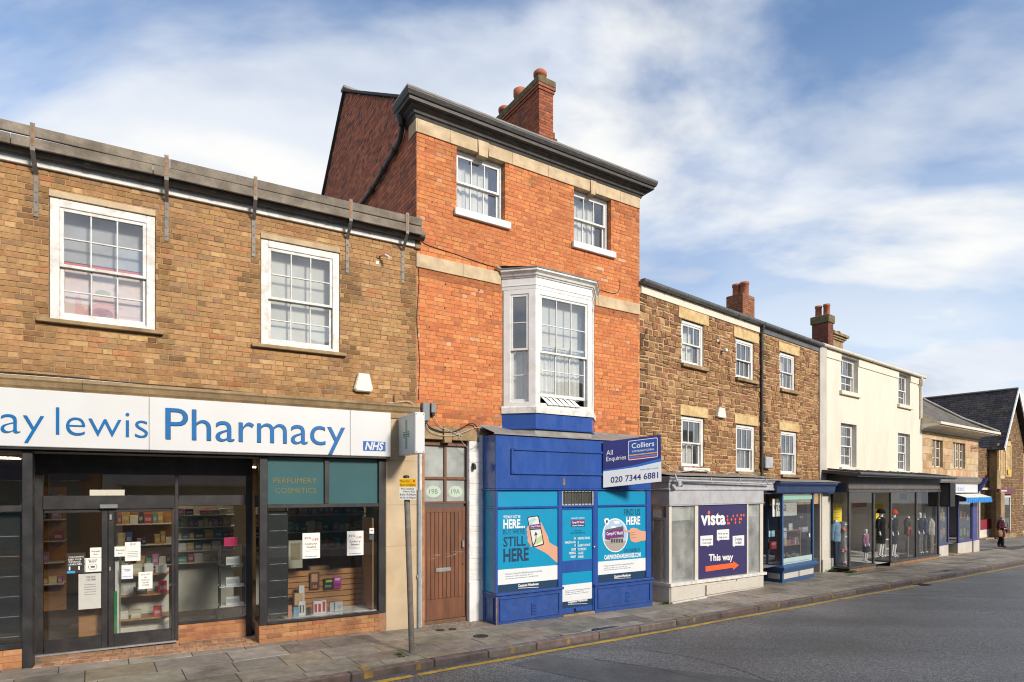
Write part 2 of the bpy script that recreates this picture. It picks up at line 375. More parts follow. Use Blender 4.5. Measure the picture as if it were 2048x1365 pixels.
K['frosted'] = mat('frosted_glass', (0.32, 0.345, 0.33), 0.25, 0.35, 1.6, 0.3, 120, 0.002, stain=(0.62, 0.64, 0.60), stain_amt=0.5, stain_scale=1.2)
K['tealglass'] = mat('teal_backed_glass', (0.055, 0.125, 0.135), 0.12, 0.04, 2)
K['room'] = mat('dim_room', (0.20, 0.18, 0.155), 0.9, 0.1, 2)
K['shoproom'] = mat('shop_interior_wall', (0.30, 0.235, 0.16), 0.9, 0.1, 2)
K['net'] = mat('net_curtain', (0.74, 0.735, 0.70), 0.9, 0.05, 5)
K['blind'] = mat('roller_blind', (0.66, 0.665, 0.64), 0.9, 0.05, 3)
K['blackalu'] = mat('charcoal_aluminium', (0.022, 0.022, 0.025), 0.38, 0.15, 4, stain=(0.06, 0.055, 0.05), stain_amt=0.5, stain_scale=4)
K['signwhite'] = mat('white_sign_panel', (0.60, 0.615, 0.62), 0.35, 0.02, 2, stain=(0.56, 0.54, 0.48), stain_amt=0.35, stain_scale=1.3)
K['phblue'] = mat('sign_blue', (0.005, 0.125, 0.36), 0.3, 0.05, 4)
K['blue'] = mat('royal_blue_gloss_paint', (0.024, 0.078, 0.31), 0.27, 0.07, 4, 0.15, 18, 0.003, coat=0.25, stain=(0.03, 0.06, 0.19), stain_amt=0.35, stain_scale=2, stretch=3, rvar=0.08)
K['bluedirt'] = mat('scuffed_blue_paint', (0.024, 0.074, 0.285), 0.36, 0.10, 6, 0.2, 30, 0.003, stain=(0.05, 0.055, 0.09), stain_amt=0.6, stain_scale=11, rvar=0.1, fine=0.08)
K['navy'] = mat('navy_paint', (0.022, 0.045, 0.115), 0.4, 0.12, 5, 0.1, 30)
K['midblue'] = mat('mid_blue_paint', (0.035, 0.10, 0.24), 0.4, 0.12, 5, 0.1, 30, stain=(0.05, 0.06, 0.08), stain_amt=0.5, stain_scale=5)
K['greypaint'] = mat('pale_grey_paint', (0.40, 0.405, 0.43), 0.5, 0.08, 5, 0.2, 30, stain=(0.28, 0.26, 0.24), stain_amt=0.5, stain_scale=4)
K['creampaint'] = mat('cream_panel_paint', (0.60, 0.57, 0.50), 0.55, 0.08, 6, stain=(0.3, 0.27, 0.22), stain_amt=0.5, stain_scale=6)
K['print'] = mat('printed_vinyl', (1, 1, 1), 0.4, 0.03, 3, attr=True)
K['paper'] = mat('printed_paper', (1, 1, 1), 0.7, 0.04, 9, attr=True)
K['goods'] = mat('packaging', (1, 1, 1), 0.45, 0.06, 12, attr=True)
K['cloth'] = mat('cloth', (1, 1, 1), 0.9, 0.2, 9, 0.5, 90, 0.004, attr=True, spec=0.15)
K['skin'] = mat('skin', (0.55, 0.36, 0.27), 0.6, 0.05, 9)
K['mannequin'] = mat('white_mannequin', (0.70, 0.71, 0.70), 0.3, 0.03, 3)
K['door'] = mat('brown_door_wood', (0.155, 0.062, 0.030), 0.5, 0.22, 9, 0.3, 40, 0.003, True, stain=(0.10, 0.045, 0.025), stain_amt=0.5, stain_scale=4, stretch=6, fine=0.1)
K['pine'] = mat('orange_wood_panel', (0.40, 0.19, 0.07), 0.5, 0.15, 6, stretch=0.2, stain=(0.28, 0.12, 0.04), stain_amt=0.5)
K['steel'] = mat('satin_steel', (0.55, 0.55, 0.54), 0.35, 0.1, 10, metal=0.8)
K['pipegrey'] = mat('grey_conduit', (0.30, 0.33, 0.35), 0.5, 0.1, 8, stain=(0.16, 0.15, 0.13), stain_amt=0.4)
K['boxgrey'] = mat('grey_plastic', (0.17, 0.19, 0.20), 0.5, 0.08, 8)
K['plastic'] = mat('cream_plastic', (0.70, 0.70, 0.60), 0.45, 0.03, 8, stain=(0.5, 0.48, 0.4), stain_amt=0.3)
K['cable'] = mat('black_cable', (0.018, 0.018, 0.018), 0.6, 0.2, 8)
K['cablew'] = mat('pale_cable', (0.50, 0.47, 0.42), 0.6, 0.1, 8)
K['lamp'] = emit('ceiling_lamp', (1.0, 0.84, 0.56), 11.0)
K['clearglass'] = glass('clear_shop_glass', (0.96, 0.97, 0.97), 0.9, 0.0, 0.02, 1.2)
K['slab'] = mat('paving_slab', (1, 1, 1), 0.62, 0.16, 6, 0.5, 70, 0.004, True, 0.35, stain=(0.075, 0.062, 0.048), stain_amt=0.75, stain_scale=1.1, fine=0.12, rvar=0.2)
K['joint'] = mat('paving_joint', (0.055, 0.048, 0.038), 0.95, 0.3, 8, 0.6, 80)
K['kerb'] = mat('granite_kerb', (1, 1, 1), 0.6, 0.2, 9, 0.5, 80, 0.004, True, 0.35, stain=(0.06, 0.05, 0.042), stain_amt=0.6, stain_scale=3, fine=0.2, rvar=0.15)
K['paver'] = mat('orange_paver', (1, 1, 1), 0.7, 0.15, 10, 0.4, 80, 0.004, True, 0.3, stain=(0.16, 0.08, 0.05), stain_amt=0.5, stain_scale=4)
K['yellow'] = mat('yellow_road_paint', (0.58, 0.345, 0.05), 0.7, 0.18, 6, 0.4, 60, 0.003, stain=(0.20, 0.15, 0.08), stain_amt=0.55, stain_scale=7, fine=0.15)
K['oldyellow'] = mat('worn_yellow_paint', (0.36, 0.225, 0.06), 0.7, 0.3, 9, 0.4, 60, 0.003, stain=(0.16, 0.12, 0.09), stain_amt=1.0, stain_scale=14, fine=0.2)
K['iron'] = mat('cast_iron_cover', (0.045, 0.043, 0.042), 0.55, 0.25, 12, 0.4, 60, metal=0.3)
K['black'] = mat('matt_black', (0.012, 0.012, 0.013), 0.6, 0.2, 6)
K['weed'] = mat('weed_leaf', (1, 1, 1), 0.7, 0.25, 30, attr=True, spec=0.2)
def asphalt():
    m = bpy.data.materials.new('asphalt'); m.use_nodes = True; nt = m.node_tree; N = nt.nodes.new; L = nt.links.new
    bs = nt.nodes['Principled BSDF']; ge = N('ShaderNodeNewGeometry'); P = ge.outputs['Position']
    vo = N('ShaderNodeTexVoronoi'); vo.inputs['Scale'].default_value = 62; L(P, vo.inputs['Vector'])
    vr = N('ShaderNodeValToRGB'); L(vo.outputs['Color'], vr.inputs[0])
    e = vr.color_ramp.elements; e[0].position = 0.15; e[0].color = (0.070, 0.067, 0.064, 1); e[1].position = 0.9; e[1].color = (0.29, 0.277, 0.262, 1)
    el = e.new(0.55); el.color = (0.150, 0.142, 0.134, 1)
    n1 = N('ShaderNodeTexNoise'); n1.inputs['Scale'].default_value = 0.55; n1.inputs['Detail'].default_value = 6; L(P, n1.inputs['Vector'])
    mr = N('ShaderNodeMapRange'); L(n1.outputs[0], mr.inputs[0]); mr.inputs[1].default_value = .3; mr.inputs[2].default_value = .7; mr.inputs[3].default_value = 0.72; mr.inputs[4].default_value = 1.30
    cm = N('ShaderNodeCombineColor'); wv = N('ShaderNodeMapping'); wv.inputs['Rotation'].default_value = (0, 0, -0.612); wv.inputs['Scale'].default_value = (0.06, 0.8, 1); L(P, wv.inputs[0])
    n3 = N('ShaderNodeTexNoise'); n3.inputs['Scale'].default_value = 1.0; n3.inputs['Detail'].default_value = 4; L(wv.outputs[0], n3.inputs['Vector'])
    m3 = N('ShaderNodeMapRange'); L(n3.outputs[0], m3.inputs[0]); m3.inputs[1].default_value = .35; m3.inputs[2].default_value = .65; m3.inputs[3].default_value = 0.78; m3.inputs[4].default_value = 1.18
    mm_ = N('ShaderNodeMath'); mm_.operation = 'MULTIPLY'; L(mr.outputs[0], mm_.inputs[0]); L(m3.outputs[0], mm_.inputs[1])
    [L(mm_.outputs[0], cm.inputs[i]) for i in range(3)]
    mx = N('ShaderNodeMix'); mx.data_type = 'RGBA'; mx.blend_type = 'MULTIPLY'; mx.inputs[0].default_value = 1; L(vr.outputs[0], mx.inputs[6]); L(cm.outputs[0], mx.inputs[7])
    L(mx.outputs[2], bs.inputs['Base Color'])
    r2 = N('ShaderNodeMapRange'); L(n1.outputs[0], r2.inputs[0]); r2.inputs[1].default_value = .35; r2.inputs[2].default_value = .65; r2.inputs[3].default_value = 0.42; r2.inputs[4].default_value = 0.62
    L(r2.outputs[0], bs.inputs['Roughness'])
    bu = N('ShaderNodeBump'); bu.inputs['Strength'].default_value = 0.45; bu.inputs['Distance'].default_value = 0.004
    L(vo.outputs['Distance'], bu.inputs['Height']); L(bu.outputs[0], bs.inputs['Normal']); return m
K['asphalt'] = asphalt()
K['patch'] = mat('asphalt_patch', (0.125, 0.119, 0.114), 0.55, 0.2, 3, 0.8, 90, 0.006, fine=0.25)
K['tar'] = mat('tar_joint', (0.015, 0.015, 0.015), 0.4, 0.3, 5)
K['water'] = mat('puddle_water', (0.035, 0.032, 0.028), 0.03, 0.1, 3, spec=0.6)
# ---------------------------------------------------------------- walls, bricks, windows
def wall_holes(mb, x0, x1, z0, z1, holes, yf=0.0, depth=0.25, grow=0.004, mp=None, col=None):
    """A wall face with rectangular openings and their reveals."""
    mp = mp or (lambda u, o, w: (u, o, w))
    hs = [(a-grow, b+grow, c-grow, d+grow) for a, b, c, d in holes]
    xs = sorted({x0, x1, *[t for h in hs for t in h[:2] if x0 < t < x1]}); zs = sorted({z0, z1, *[t for h in hs for t in h[2:] if z0 < t < z1]})
    for i in range(len(xs)-1):
        for j in range(len(zs)-1):
            cx, cz = (xs[i]+xs[i+1])/2, (zs[j]+zs[j+1])/2
            if any(h[0] < cx < h[1] and h[2] < cz < h[3] for h in hs): continue
            mb.quad(mp(xs[i], yf, zs[j]), mp(xs[i+1], yf, zs[j]), mp(xs[i+1], yf, zs[j+1]), mp(xs[i], yf, zs[j+1]), col)
    for a, b, c, d in hs:
        mb.quad(mp(a, yf, c), mp(a, yf, d), mp(a, yf+depth, d), mp(a, yf+depth, c), col); mb.quad(mp(b, yf, c), mp(b, yf+depth, c), mp(b, yf+depth, d), mp(b, yf, d), col)
        mb.quad(mp(a, yf, d), mp(b, yf, d), mp(b, yf+depth, d), mp(a, yf+depth, d), col); mb.quad(mp(a, yf, c), mp(a, yf+depth, c), mp(b, yf+depth, c), mp(b, yf, c), col)
    return mb
def pick(pal, rnd):
    t = rnd.random()*sum(w for w, c in pal)
    for w, c in pal:
        t -= w
        if t <= 0: break
    k = 1+rnd.uniform(-.10, .10)
    return tuple(min(1, q*k*(1+rnd.uniform(-.04, .04))) for q in c)
def brick_geo(mb, u0, u1, w0, w1, out, back, mp, col, ch=0.003, jit=0.0, rnd=None):
    if rnd and jit:
        j = [(rnd.uniform(-jit, jit), rnd.uniform(-jit, jit)) for _ in range(4)]
    else: j = [(0, 0)]*4
    q = [(u0, w0), (u1, w0), (u1, w1), (u0, w1)]; q = [(a+p, b+r) for (a, b), (p, r) in zip(q, j)]
    s = [(1, 1), (-1, 1), (-1, -1), (1, -1)]
    v = [mp(a+ch*c, -out, b+ch*d) for (a, b), (c, d) in zip(q, s)]+[mp(a, -out+ch, b) for a, b in q]+[mp(a, back, b) for a, b in q]
    f = [(0, 1, 2, 3)]+[(i, i+4, (i+1) % 4+4, (i+1) % 4) for i in range(4)]+[(i+4, i+8, (i+1) % 4+8, (i+1) % 4+4) for i in range(4)]
    mb.add(v, f, col)
UNIT = {}
def unit_piece(key, l, h, d, ch, mat_):
    if key not in UNIT:
        m = MB(); brick_geo(m, -l/2, l/2, -h/2, h/2, 0.0, d, lambda u, o, w: (u, o, w), None, ch)
        me = m.mesh(key); me.materials.append(mat_); UNIT[key] = (me, l, h, d)
    return UNIT[key]
def lay_bricks(fr, wall, x0, x1, z0, z1, holes, pal, course=0.075, L=0.215, Hd=0.1025, joint=0.010, proud=0.005, back=0.10,
               n_obj=300, bond='flemish', seed=1, mat_=None, mp=None, keep=None, ch=0.003, name='brick', jit=0.0015, tint=None):
    rnd = random.Random(seed); mp = mp or (lambda u, o, w: (u, o, w)); bricks = []
    n = int((z1-z0)/course+0.5)
    course = (z1-z0)/max(1, n)
    for k in range(n):
        w0 = z0+k*course+joint/2; w1 = z0+(k+1)*course-joint/2; wc = (w0+w1)/2
        iv = [(x0, x1)]
        for a, b, c, d in holes:
            if c-0.02 < wc < d+0.02:
                niv = []
                for p, q in iv:
                    if b <= p or a >= q: niv.append((p, q)); continue
                    if a > p: niv.append((p, a))
                    if b < q: niv.append((b, q))
                iv = niv
        pat = [L, Hd] if bond == 'flemish' else [L, L]
        per = sum(pat)+2*joint
        ph = (0 if k % 2 else (per/2 if bond == 'flemish' else (L+joint)/2))+rnd.uniform(-.012, .012)
        u = x0-2*per+ph; i = 0
        while u < x1:
            l = pat[i % 2]+rnd.uniform(-.006, .006)*L/.215; a, b = u, u+l; u += l+joint; i += 1
            for p, q in iv:
                aa, bb = max(a, p+joint*.15), min(b, q-joint*.15)
                if bb-aa < 0.028: continue
                if aa > a+.001 and aa-p < 0.03 and False: pass
                cx = (aa+bb)/2
                if keep and not keep(cx, wc): continue
                bricks.append((aa, bb, w0, w1, pick(pal, rnd), proud+rnd.uniform(-.0025, .0025)))
    if tint: bricks = [(a, b, c, d, tint((a+b)/2, (c+d)/2, e), o) for a, b, c, d, e, o in bricks]
    ob = []
    if n_obj:
        def size(b):
            xw = fr.w((b[0]+b[1])/2, 0); return (b[1]-b[0])/(xw[1]**2)
        order = sorted(range(len(bricks)), key=lambda t: -size(bricks[t])); sel = set(order[:n_obj])
        ob = [bricks[t] for t in order[:n_obj]]; bricks = [b for t, b in enumerate(bricks) if t not in sel]
    m = MB()
    for a, b, c, d, col, o in bricks: brick_geo(m, a, b, c, d, o, back, mp, col, ch, jit, rnd)
    if bricks: part(wall, name+'work', m, mat_, kind='stuff')
    if ob:
        me, l, h, dd = unit_piece(name+mat_.name+str(round(course, 3)), L, course-joint, back+proud, ch, mat_); bs = BASE[wall.name]
        for a, b, c, d, col, o in ob:
            q = bpy.data.objects.new(name, me); COL.objects.link(q); q.parent = wall; q.color = (*col, 1)
            q.location = ((a+b)/2-bs[0], -o-bs[1], (c+d)/2-bs[2]); q.scale = ((b-a)/l, 1, (d-c)/h)
            q.rotation_euler = (rnd.uniform(-.012, .012), rnd.uniform(-.004, .004), rnd.uniform(-.006, .006))
def sash_window(root, fr, x0, x1, z0, z1, y, cols=3, rt=2, rb=2, fw=0.06, split=0.5, white=None, gl=None, depth=0.11, bar=0.018,
                curtain=None, room=True, sill=None, lintel=None, raise_=0.0, seed=0, behind=None, name='sash_window', label=None, topfw=None, sash=0.045):
    """A box-frame sash window whose frame front stands at y; panes, sashes and glazing bars are sub-parts."""
    white = white or K['white']; gl = gl or K['glass']; rnd = random.Random(seed)
    fm = MB(); fm.frame(x0, x1, z0, z1, fw, y, y+depth, 0.006, wb=fw*.55, wt=topfw or fw)
    w = part(root, name, fm, white, label)
    ix0, ix1, iz0, iz1 = x0+fw, x1-fw, z0+fw*.55, z1-(topfw or fw)
    zm = iz0+(iz1-iz0)*split
    def one(nm, a, b, c, d, yy, rows, bot):
        sm = MB(); sm.frame(a, b, c, d, sash, yy, yy+.04, 0.004, wb=bot)
        ga, gb, gc, gd = a+sash, b-sash, c+bot, d-sash; cw = (gb-ga)/cols; rh = (gd-gc)/rows
        for i in range(1, cols): sm.box(ga+cw*i-bar/2, ga+cw*i+bar/2, yy+.004, yy+.036, gc, gd, 0.003)
        for j in range(1, rows):
            for i in range(cols): sm.box(ga+cw*i+(bar/2 if i else 0), ga+cw*(i+1)-(bar/2 if i < cols-1 else 0), yy+.006, yy+.034, gc+rh*j-bar/2, gc+rh*j+bar/2, 0.003)
        part(w, nm, sm, white)
        for i in range(cols):
            for j in range(rows):
                p = MB(); ty, tz = rnd.uniform(-.0035, .0035), rnd.uniform(-.0045, .0045)
                a2, b2, c2, d2 = ga+cw*i, ga+cw*(i+1), gc+rh*j, gc+rh*(j+1); yq = yy+.02
                p.quad((a2, yq-ty-tz, c2), (b2, yq+ty-tz, c2), (b2, yq+ty+tz, d2), (a2, yq-ty+tz, d2)); part(w, 'pane', p, gl)
    one('upper_sash', ix0, ix1, zm-.02, iz1, y+.015, rt, sash*.9)
    one('lower_sash', ix0, ix1, iz0+raise_, zm+.02+raise_, y+.060, rb, sash*1.4)
    yb = y+depth+.03
    if curtain: curtain(w, ix0, ix1, iz0, iz1, yb)
    if room:
        r = MB(); X0, X1, Z0, Z1, Yb = x0-.5, x1+.5, z0-.6, z1+.3, yb+2.2; yq = y+depth+.002
        r.quad((X0, Yb, Z0), (X1, Yb, Z0), (X1, Yb, Z1), (X0, Yb, Z1)); r.quad((X0, yq, Z0), (X0, Yb, Z0), (X0, Yb, Z1), (X0, yq, Z1))
        r.quad((X1, yq, Z0), (X1, yq, Z1), (X1, Yb, Z1), (X1, Yb, Z0)); r.quad((X0, yq, Z1), (X0, Yb, Z1), (X1, Yb, Z1), (X1, yq, Z1)); r.quad((X0, yq, Z0), (X1, yq, Z0), (X1, Yb, Z0), (X0, Yb, Z0))
        # wall behind the frame so that the room is closed around the opening
        wall_holes(r, X0, X1, Z0, Z1, [(x0+.02, x1-.02, z0+.02, z1-.02)], yq, 0.0)
        part(w, 'room', r, K['room'])
    if sill: part(w, 'sill', sill[0], sill[1])
    if lintel: part(w, 'lintel', lintel[0], lintel[1])
    return w
def drape(x0, x1, z0, z1, y, amp=0.025, n=40, freq=26, seed=0, taper=0.0):
    m = MB(); r = random.Random(seed); v = []; ph = r.random()*6
    for i in range(n+1):
        t = i/n; x = x0+(x1-x0)*t; a = amp*math.sin(ph+t*freq+math.sin(t*7+ph)*1.5)
        v += [(x, y+a*.5, z1), (x+(0.5-t)*taper, y+a, z0)]
    return m.add(v, [(2*i, 2*i+2, 2*i+3, 2*i+1) for i in range(n)], None, True)
def net(frac=1.0, mat_='net', a0=0.0, a1=1.0, b0=0.0, seed=0, amp=0.025, freq=26):
    def f(w, x0, x1, z0, z1, y):
        part(w, 'curtain', drape(x0+(x1-x0)*a0-.02, x0+(x1-x0)*a1+.02, z0+(z1-z0)*b0, z0+(z1-z0)*frac, y+.05, amp, 60, freq, seed), K[mat_])
    return f
def blind(frac0=0.0, frac1=1.0, mat_='blind'):
    def f(w, x0, x1, z0, z1, y):
        m = MB(); m.box(x0-.02, x1+.02, y+.03, y+.034, z0+(z1-z0)*frac0, z0+(z1-z0)*frac1); part(w, 'blind', m, K[mat_])
    return f
RED = [(6, (.60, .200, .070)), (4, (.56, .178, .063)), (3.5, (.63, .228, .082)), (0.9, (.49, .150, .058)), (0.3, (.63, .33, .19)), (0.25, (.40, .14, .065)), (1.2, (.63, .255, .090))]
REDDARK = [(4, (.20, .062, .035)), (3, (.16, .05, .03)), (2, (.25, .08, .04)), (1.5, (.10, .04, .03))]
BROWN = [(5, (.395, .225, .100)), (4, (.43, .250, .113)), (3, (.355, .197, .088)), (1.0, (.49, .31, .145)), (0.5, (.27, .16, .085)), (0.5, (.42, .19, .085)), (1, (.33, .195, .105))]
STONES = [(4, (.30, .168, .082)), (3, (.25, .132, .068)), (2.2, (.35, .205, .098)), (1.3, (.19, .105, .060)), (1.0, (.41, .255, .125)), (1.4, (.27, .12, .066))]
# ---------------------------------------------------------------- ground: road, pavement, kerb
class Pl: pass
G = Pl(); G.m = Matrix.Translation((-1.66, 10.45, -0.05)) @ Matrix.Rotation(math.atan2(ST.d[1], ST.d[0]), 4, 'Z') @ Matrix.Rotation(math.atan(GSL), 4, 'Y')
def gp(px, py, dz=0.0):                       # photo pixel -> (along street, across) on the pavement plane
    u, w = (px-CX)/FPX, (HY-py)/FPX; dx, dy = ST.d
    Yv = (-0.05+dz-EYE-GSL*(1.66*dx-10.45*dy))/(w+GSL*(u*dx+dy))
    X = u*Yv; rx, ry = X+1.66, Yv-10.45
    return rx*dx+ry*dy, -rx*dy+ry*dx
def yk(t): return -2.0+0.0004*max(0.0, t)**2   # kerb face line
ROADZ = -0.105
def gstruct(name, mb, m):
    o = struct(name, mb, m); o.matrix_world = G.m; return o
g = MB(); g.quad((-400, -400, -0.6), (900, -400, -0.6), (900, 600, -0.6), (-400, 600, -0.6)); gstruct('ground', g, K['joint'])
r = MB(); n = 44
ts = [-60+i*4 for i in range(n)]
for i in range(n-1):
    t0, t1 = ts[i], ts[i+1]
    r.quad((t0, -60, ROADZ), (t1, -60, ROADZ), (t1, yk(t1)+.06 if t1 < 60 else 0, ROADZ), (t0, yk(t0)+.06 if t0 < 60 else 0, ROADZ))
gstruct('road', r, K['asphalt'])
s = MB(); s.quad((26.5, 0.2, -.045), (80, 0.2, -.045), (80, 40, -.045), (26.5, 40, -.045)); gstruct('side_street', s, K['asphalt'])
# pavement bed and slabs
pv = MB(); ts = [-16+i*1.0 for i in range(58)]
for i in range(len(ts)-1):
    t0, t1 = ts[i], ts[i+1]; top = 4.6 if t0 < 27 else 1.2
    pv.quad((t0, yk(t0)+.14, -.012), (t1, yk(t1)+.14, -.012), (t1, top, -.012), (t0, top, -.012))
pave = gstruct('pavement', pv, K['joint'])
SLABC = [(4, (.27, .235, .19)), (3, (.30, .265, .215)), (3, (.235, .205, .165)), (1.5, (.34, .30, .25)), (1.0, (.18, .158, .13)), (1, (.28, .225, .165))]
rs = random.Random(5); rows = []; y = yk(0)+.155
unit_piece('slab', 0.74, 0.56, 0.03, 0.004, K['slab'])
slabs = []
for k, h in enumerate([.22, .46, .56, .60, .60, .56, .60, .60, .60, .60]):
    t = -15+rs.random()*.7
    while t < 41:
        l = rs.choice([.60, .70, .76, .76, .90]) if k else rs.choice([.3, .45, .6, .75])
        yo = yk(t+l/2)-yk(0); y0, y1 = y+yo, y+h+yo
        if not (t > 26.5 and y1 > 1.0): slabs.append((t, t+l, y0, y1, pick(SLABC, rs), rs.uniform(-.002, .002)))
        t += l
    y += h
def sl_area(sb):
    a = G.m @ Vector(((sb[0]+sb[1])/2, (sb[2]+sb[3])/2, 0))
    px = CX+FPX*a.x/a.y if a.y > 1 else -9e9; py = HY+FPX*(EYE-a.z)/a.y if a.y > 1 else 9e9
    if not (-60 < px < 2100 and py < 1400) or sb[2] > 1.0: return -1
    return (sb[1]-sb[0])*(sb[3]-sb[2])/a.y**3
order = sorted(range(len(slabs)), key=lambda i: -sl_area(slabs[i])); sel = set(order[:300])
me = UNIT['slab'][0]; sm = MB(); gap = .0045
for i, (t0, t1, y0, y1, c, dz) in enumerate(slabs):
    if i in sel:
        q = bpy.data.objects.new('slab', me); COL.objects.link(q); q.parent = pave; q.color = (*c, 1)
        q.location = ((t0+t1)/2, (y0+y1)/2, dz); q.scale = ((t1-t0-2*gap)/.74, 1, (y1-y0-2*gap)/.56)
        q.rotation_euler = (-math.pi/2+rs.uniform(-.004, .004), rs.uniform(-.003, .003), 0)
    else:
        brick_geo(sm, t0+gap, t1-gap, y0+gap, y1-gap, dz, .03, lambda u, o, w: (u, w, -o), c, .004)
part(pave, 'paving', sm, K['slab'], kind='stuff')
# kerb stones
kb = MB()
for i in range(len(ts)-1):
    t0, t1 = ts[i], ts[i+1]; kb.quad((t0, yk(t0)+.01, -.03), (t1, yk(t1)+.01, -.03), (t1, yk(t1)+.15, -.03), (t0, yk(t0)+.15, -.03))
    kb.quad((t0, yk(t0)+.008, -.2), (t1, yk(t1)+.008, -.2), (t1, yk(t1)+.008, -.03), (t0, yk(t0)+.008, -.03))
kerb = gstruct('kerb', kb, K['joint'])
KC = [(3, (.185, .135, .112)), (3, (.16, .12, .105)), (2, (.21, .165, .14)), (1, (.13, .10, .09))]
km = MB(); km.box(-.5, .5, 0, .145, -.16, 0.0, .014); kme = km.mesh('kerb_stone'); kme.materials.append(K['kerb'])
t = -14.2
while t < 41:
    l = rs.choice([.9, 1.0, 1.2, 1.35]); q = bpy.data.objects.new('kerb_stone', kme); COL.objects.link(q); q.parent = kerb
    q.location = (t+l/2, yk(t+l/2), .004+rs.uniform(-.003, .003)); q.scale = (l-.012, 1, 1); q.color = (*pick(KC, rs), 1)
    q.rotation_euler = (0, rs.uniform(-.002, .002), math.atan(.0008*max(0, t))+rs.uniform(-.002, .002)); t += l
# channel strip and yellow line on the road
ch = MB(); yl = MB()
for i in range(len(ts)-1):
    t0, t1 = ts[i], ts[i+1]
    ch.quad((t0, yk(t0)-.07, ROADZ+.003), (t1, yk(t1)-.07, ROADZ+.003), (t1, yk(t1)+.02, ROADZ+.003), (t0, yk(t0)+.02, ROADZ+.003))
gstruct('gutter_channel', ch, K['patch'])
segs = [(-14, gp(830, 1334)[0]-.06), (gp(830, 1334)[0]+.02, 10.2), (10.35, 15.4), (15.42, 41)]
for a, b in segs:
    m_ = max(2, int((b-a)/.5))
    for i in range(m_):
        t0, t1 = a+(b-a)*i/m_, a+(b-a)*(i+1)/m_; w0 = .102+.012*math.sin(t0*3.1)
        w1 = .102+.012*math.sin(t1*3.1); j0, j1 = .012*math.sin(t0*1.3), .012*math.sin(t1*1.3)
        yl.quad((t0, yk(t0)-.13-w0+j0, ROADZ+.005), (t1, yk(t1)-.13-w1+j1, ROADZ+.005), (t1, yk(t1)-.13+j1, ROADZ+.005), (t0, yk(t0)-.13+j0, ROADZ+.005))
gstruct('yellow_line', yl, K['yellow'])
# yellow loading ticks on the kerb
for i, px in enumerate([730, 838, 1025, 1150, 1388, 1560, 1665, 1782, 1876, 1950]):
    t_, _ = gp(px, {730: 1345, 838: 1330, 1025: 1297, 1150: 1282, 1388: 1236, 1560: 1208, 1665: 1189, 1782: 1170, 1876: 1155, 1950: 1143}[px])
    b_ = MB(); l = .13 if i == 0 else .07
    y0 = yk(t_); b_.quad((t_, y0+.014, .0075), (t_+l, y0+.014, .0075), (t_+l, y0+(.26 if i in (0, 4) else .135), .0075), (t_, y0+(.26 if i in (0, 4) else .135), .0075))
    b_.quad((t_, y0-.0025, -.095), (t_+l, y0-.0025, -.095), (t_+l, y0-.0025, -.012), (t_, y0-.0025, -.012))
    part(kerb, 'kerb_mark', b_, K['oldyellow'])
# asphalt reinstatement, seams
pa = MB(); c4 = [gp(1020, 1330, ROADZ), gp(1330, 1392, ROADZ), gp(1560, 1365, ROADZ), gp(1100, 1312, ROADZ)]
pa.add([(a, b, ROADZ+.0035) for a, b in c4], [(0, 1, 2, 3)]); gstruct('road_patch', pa, K['patch'])
def seam(name, pts, w=.012):
    m = MB(); q = [gp(a, b, ROADZ) for a, b in pts]
    for (a, b), (c, d) in zip(q, q[1:]):
        l = math.hypot(c-a, d-b); nx, ny = -(d-b)/l*w, (c-a)/l*w
        m.quad((a-nx, b-ny, ROADZ+.0045), (c-nx, d-ny, ROADZ+.0045), (c+nx, d+ny, ROADZ+.0045), (a+nx, b+ny, ROADZ+.0045))
    gstruct(name, m, K['tar'])
seam('road_seam', [(1700, 1187), (1800, 1191), (1900, 1193), (2048, 1196)])
seam('road_seam', [(1180, 1318), (1300, 1335), (1420, 1362)], .008)
seam('road_seam', [(1290, 1300), (1400, 1318), (1480, 1340), (1560, 1372)], .006)
t_, y_ = gp(1846, 1163); gt_ = thing(G, 'road_gully', (t_, y_-.28, ROADZ), 'small iron drain grate in the gutter by the kerb', 'drain'); y_ = yk(t_)
q = MB(); q.frame(t_-.22, t_+.22, 0, .34, .03, 0, .01); q.v = [(x, y_-.39+z, ROADZ+.002+y) for x, y, z in q.v]; part(gt_, 'frame', q, K['iron'])
for k in range(7): q = MB(); q.box(t_-.18+k*.057, t_-.155+k*.057, y_-.36, y_-.08, ROADZ+.001, ROADZ+.010); part(gt_, 'bar', q, K['iron'])
# puddle by the kerb
pc = [(1086, 1287), (1100, 1279), (1118, 1275), (1130, 1269), (1160, 1266), (1185, 1259), (1222, 1254), (1246, 1256), (1242, 1261), (1215, 1267), (1190, 1272), (1165, 1277), (1140, 1283), (1112, 1289), (1094, 1291)]
pu = MB(); pu.add([(gp(a, b)[0], max(gp(a, b)[1], yk(gp(a, b)[0])+.165), .0085) for a, b in pc], [tuple(range(len(pc)))]); gstruct('puddle', pu, K['water'])
def cover(px, py, r, nm, label):
    t_, y_ = gp(px, py); m = MB(); m.lathe(t_, y_, [(r, -.01), (r, .006), (r*.86, .006), (r*.86, .004), (r*.8, .004)], 24)
    for k in range(-2, 3): m.box(t_-r*.6, t_+r*.6, y_+k*r*.26-.006, y_+k*r*.26+.006, .004, .0068)
    o = solo(G, nm, m, K['iron'], (t_, y_, 0), label, 'cover')
cover(962, 1273, .125, 'access_cover', 'round iron access cover in the slabs before the blue shopfront')
cover(905, 1259, .07, 'access_cover', 'small round iron cover nearest the white pier foot')
cover(880, 1261, .075, 'access_cover', 'small round iron cover in front of the brown door')
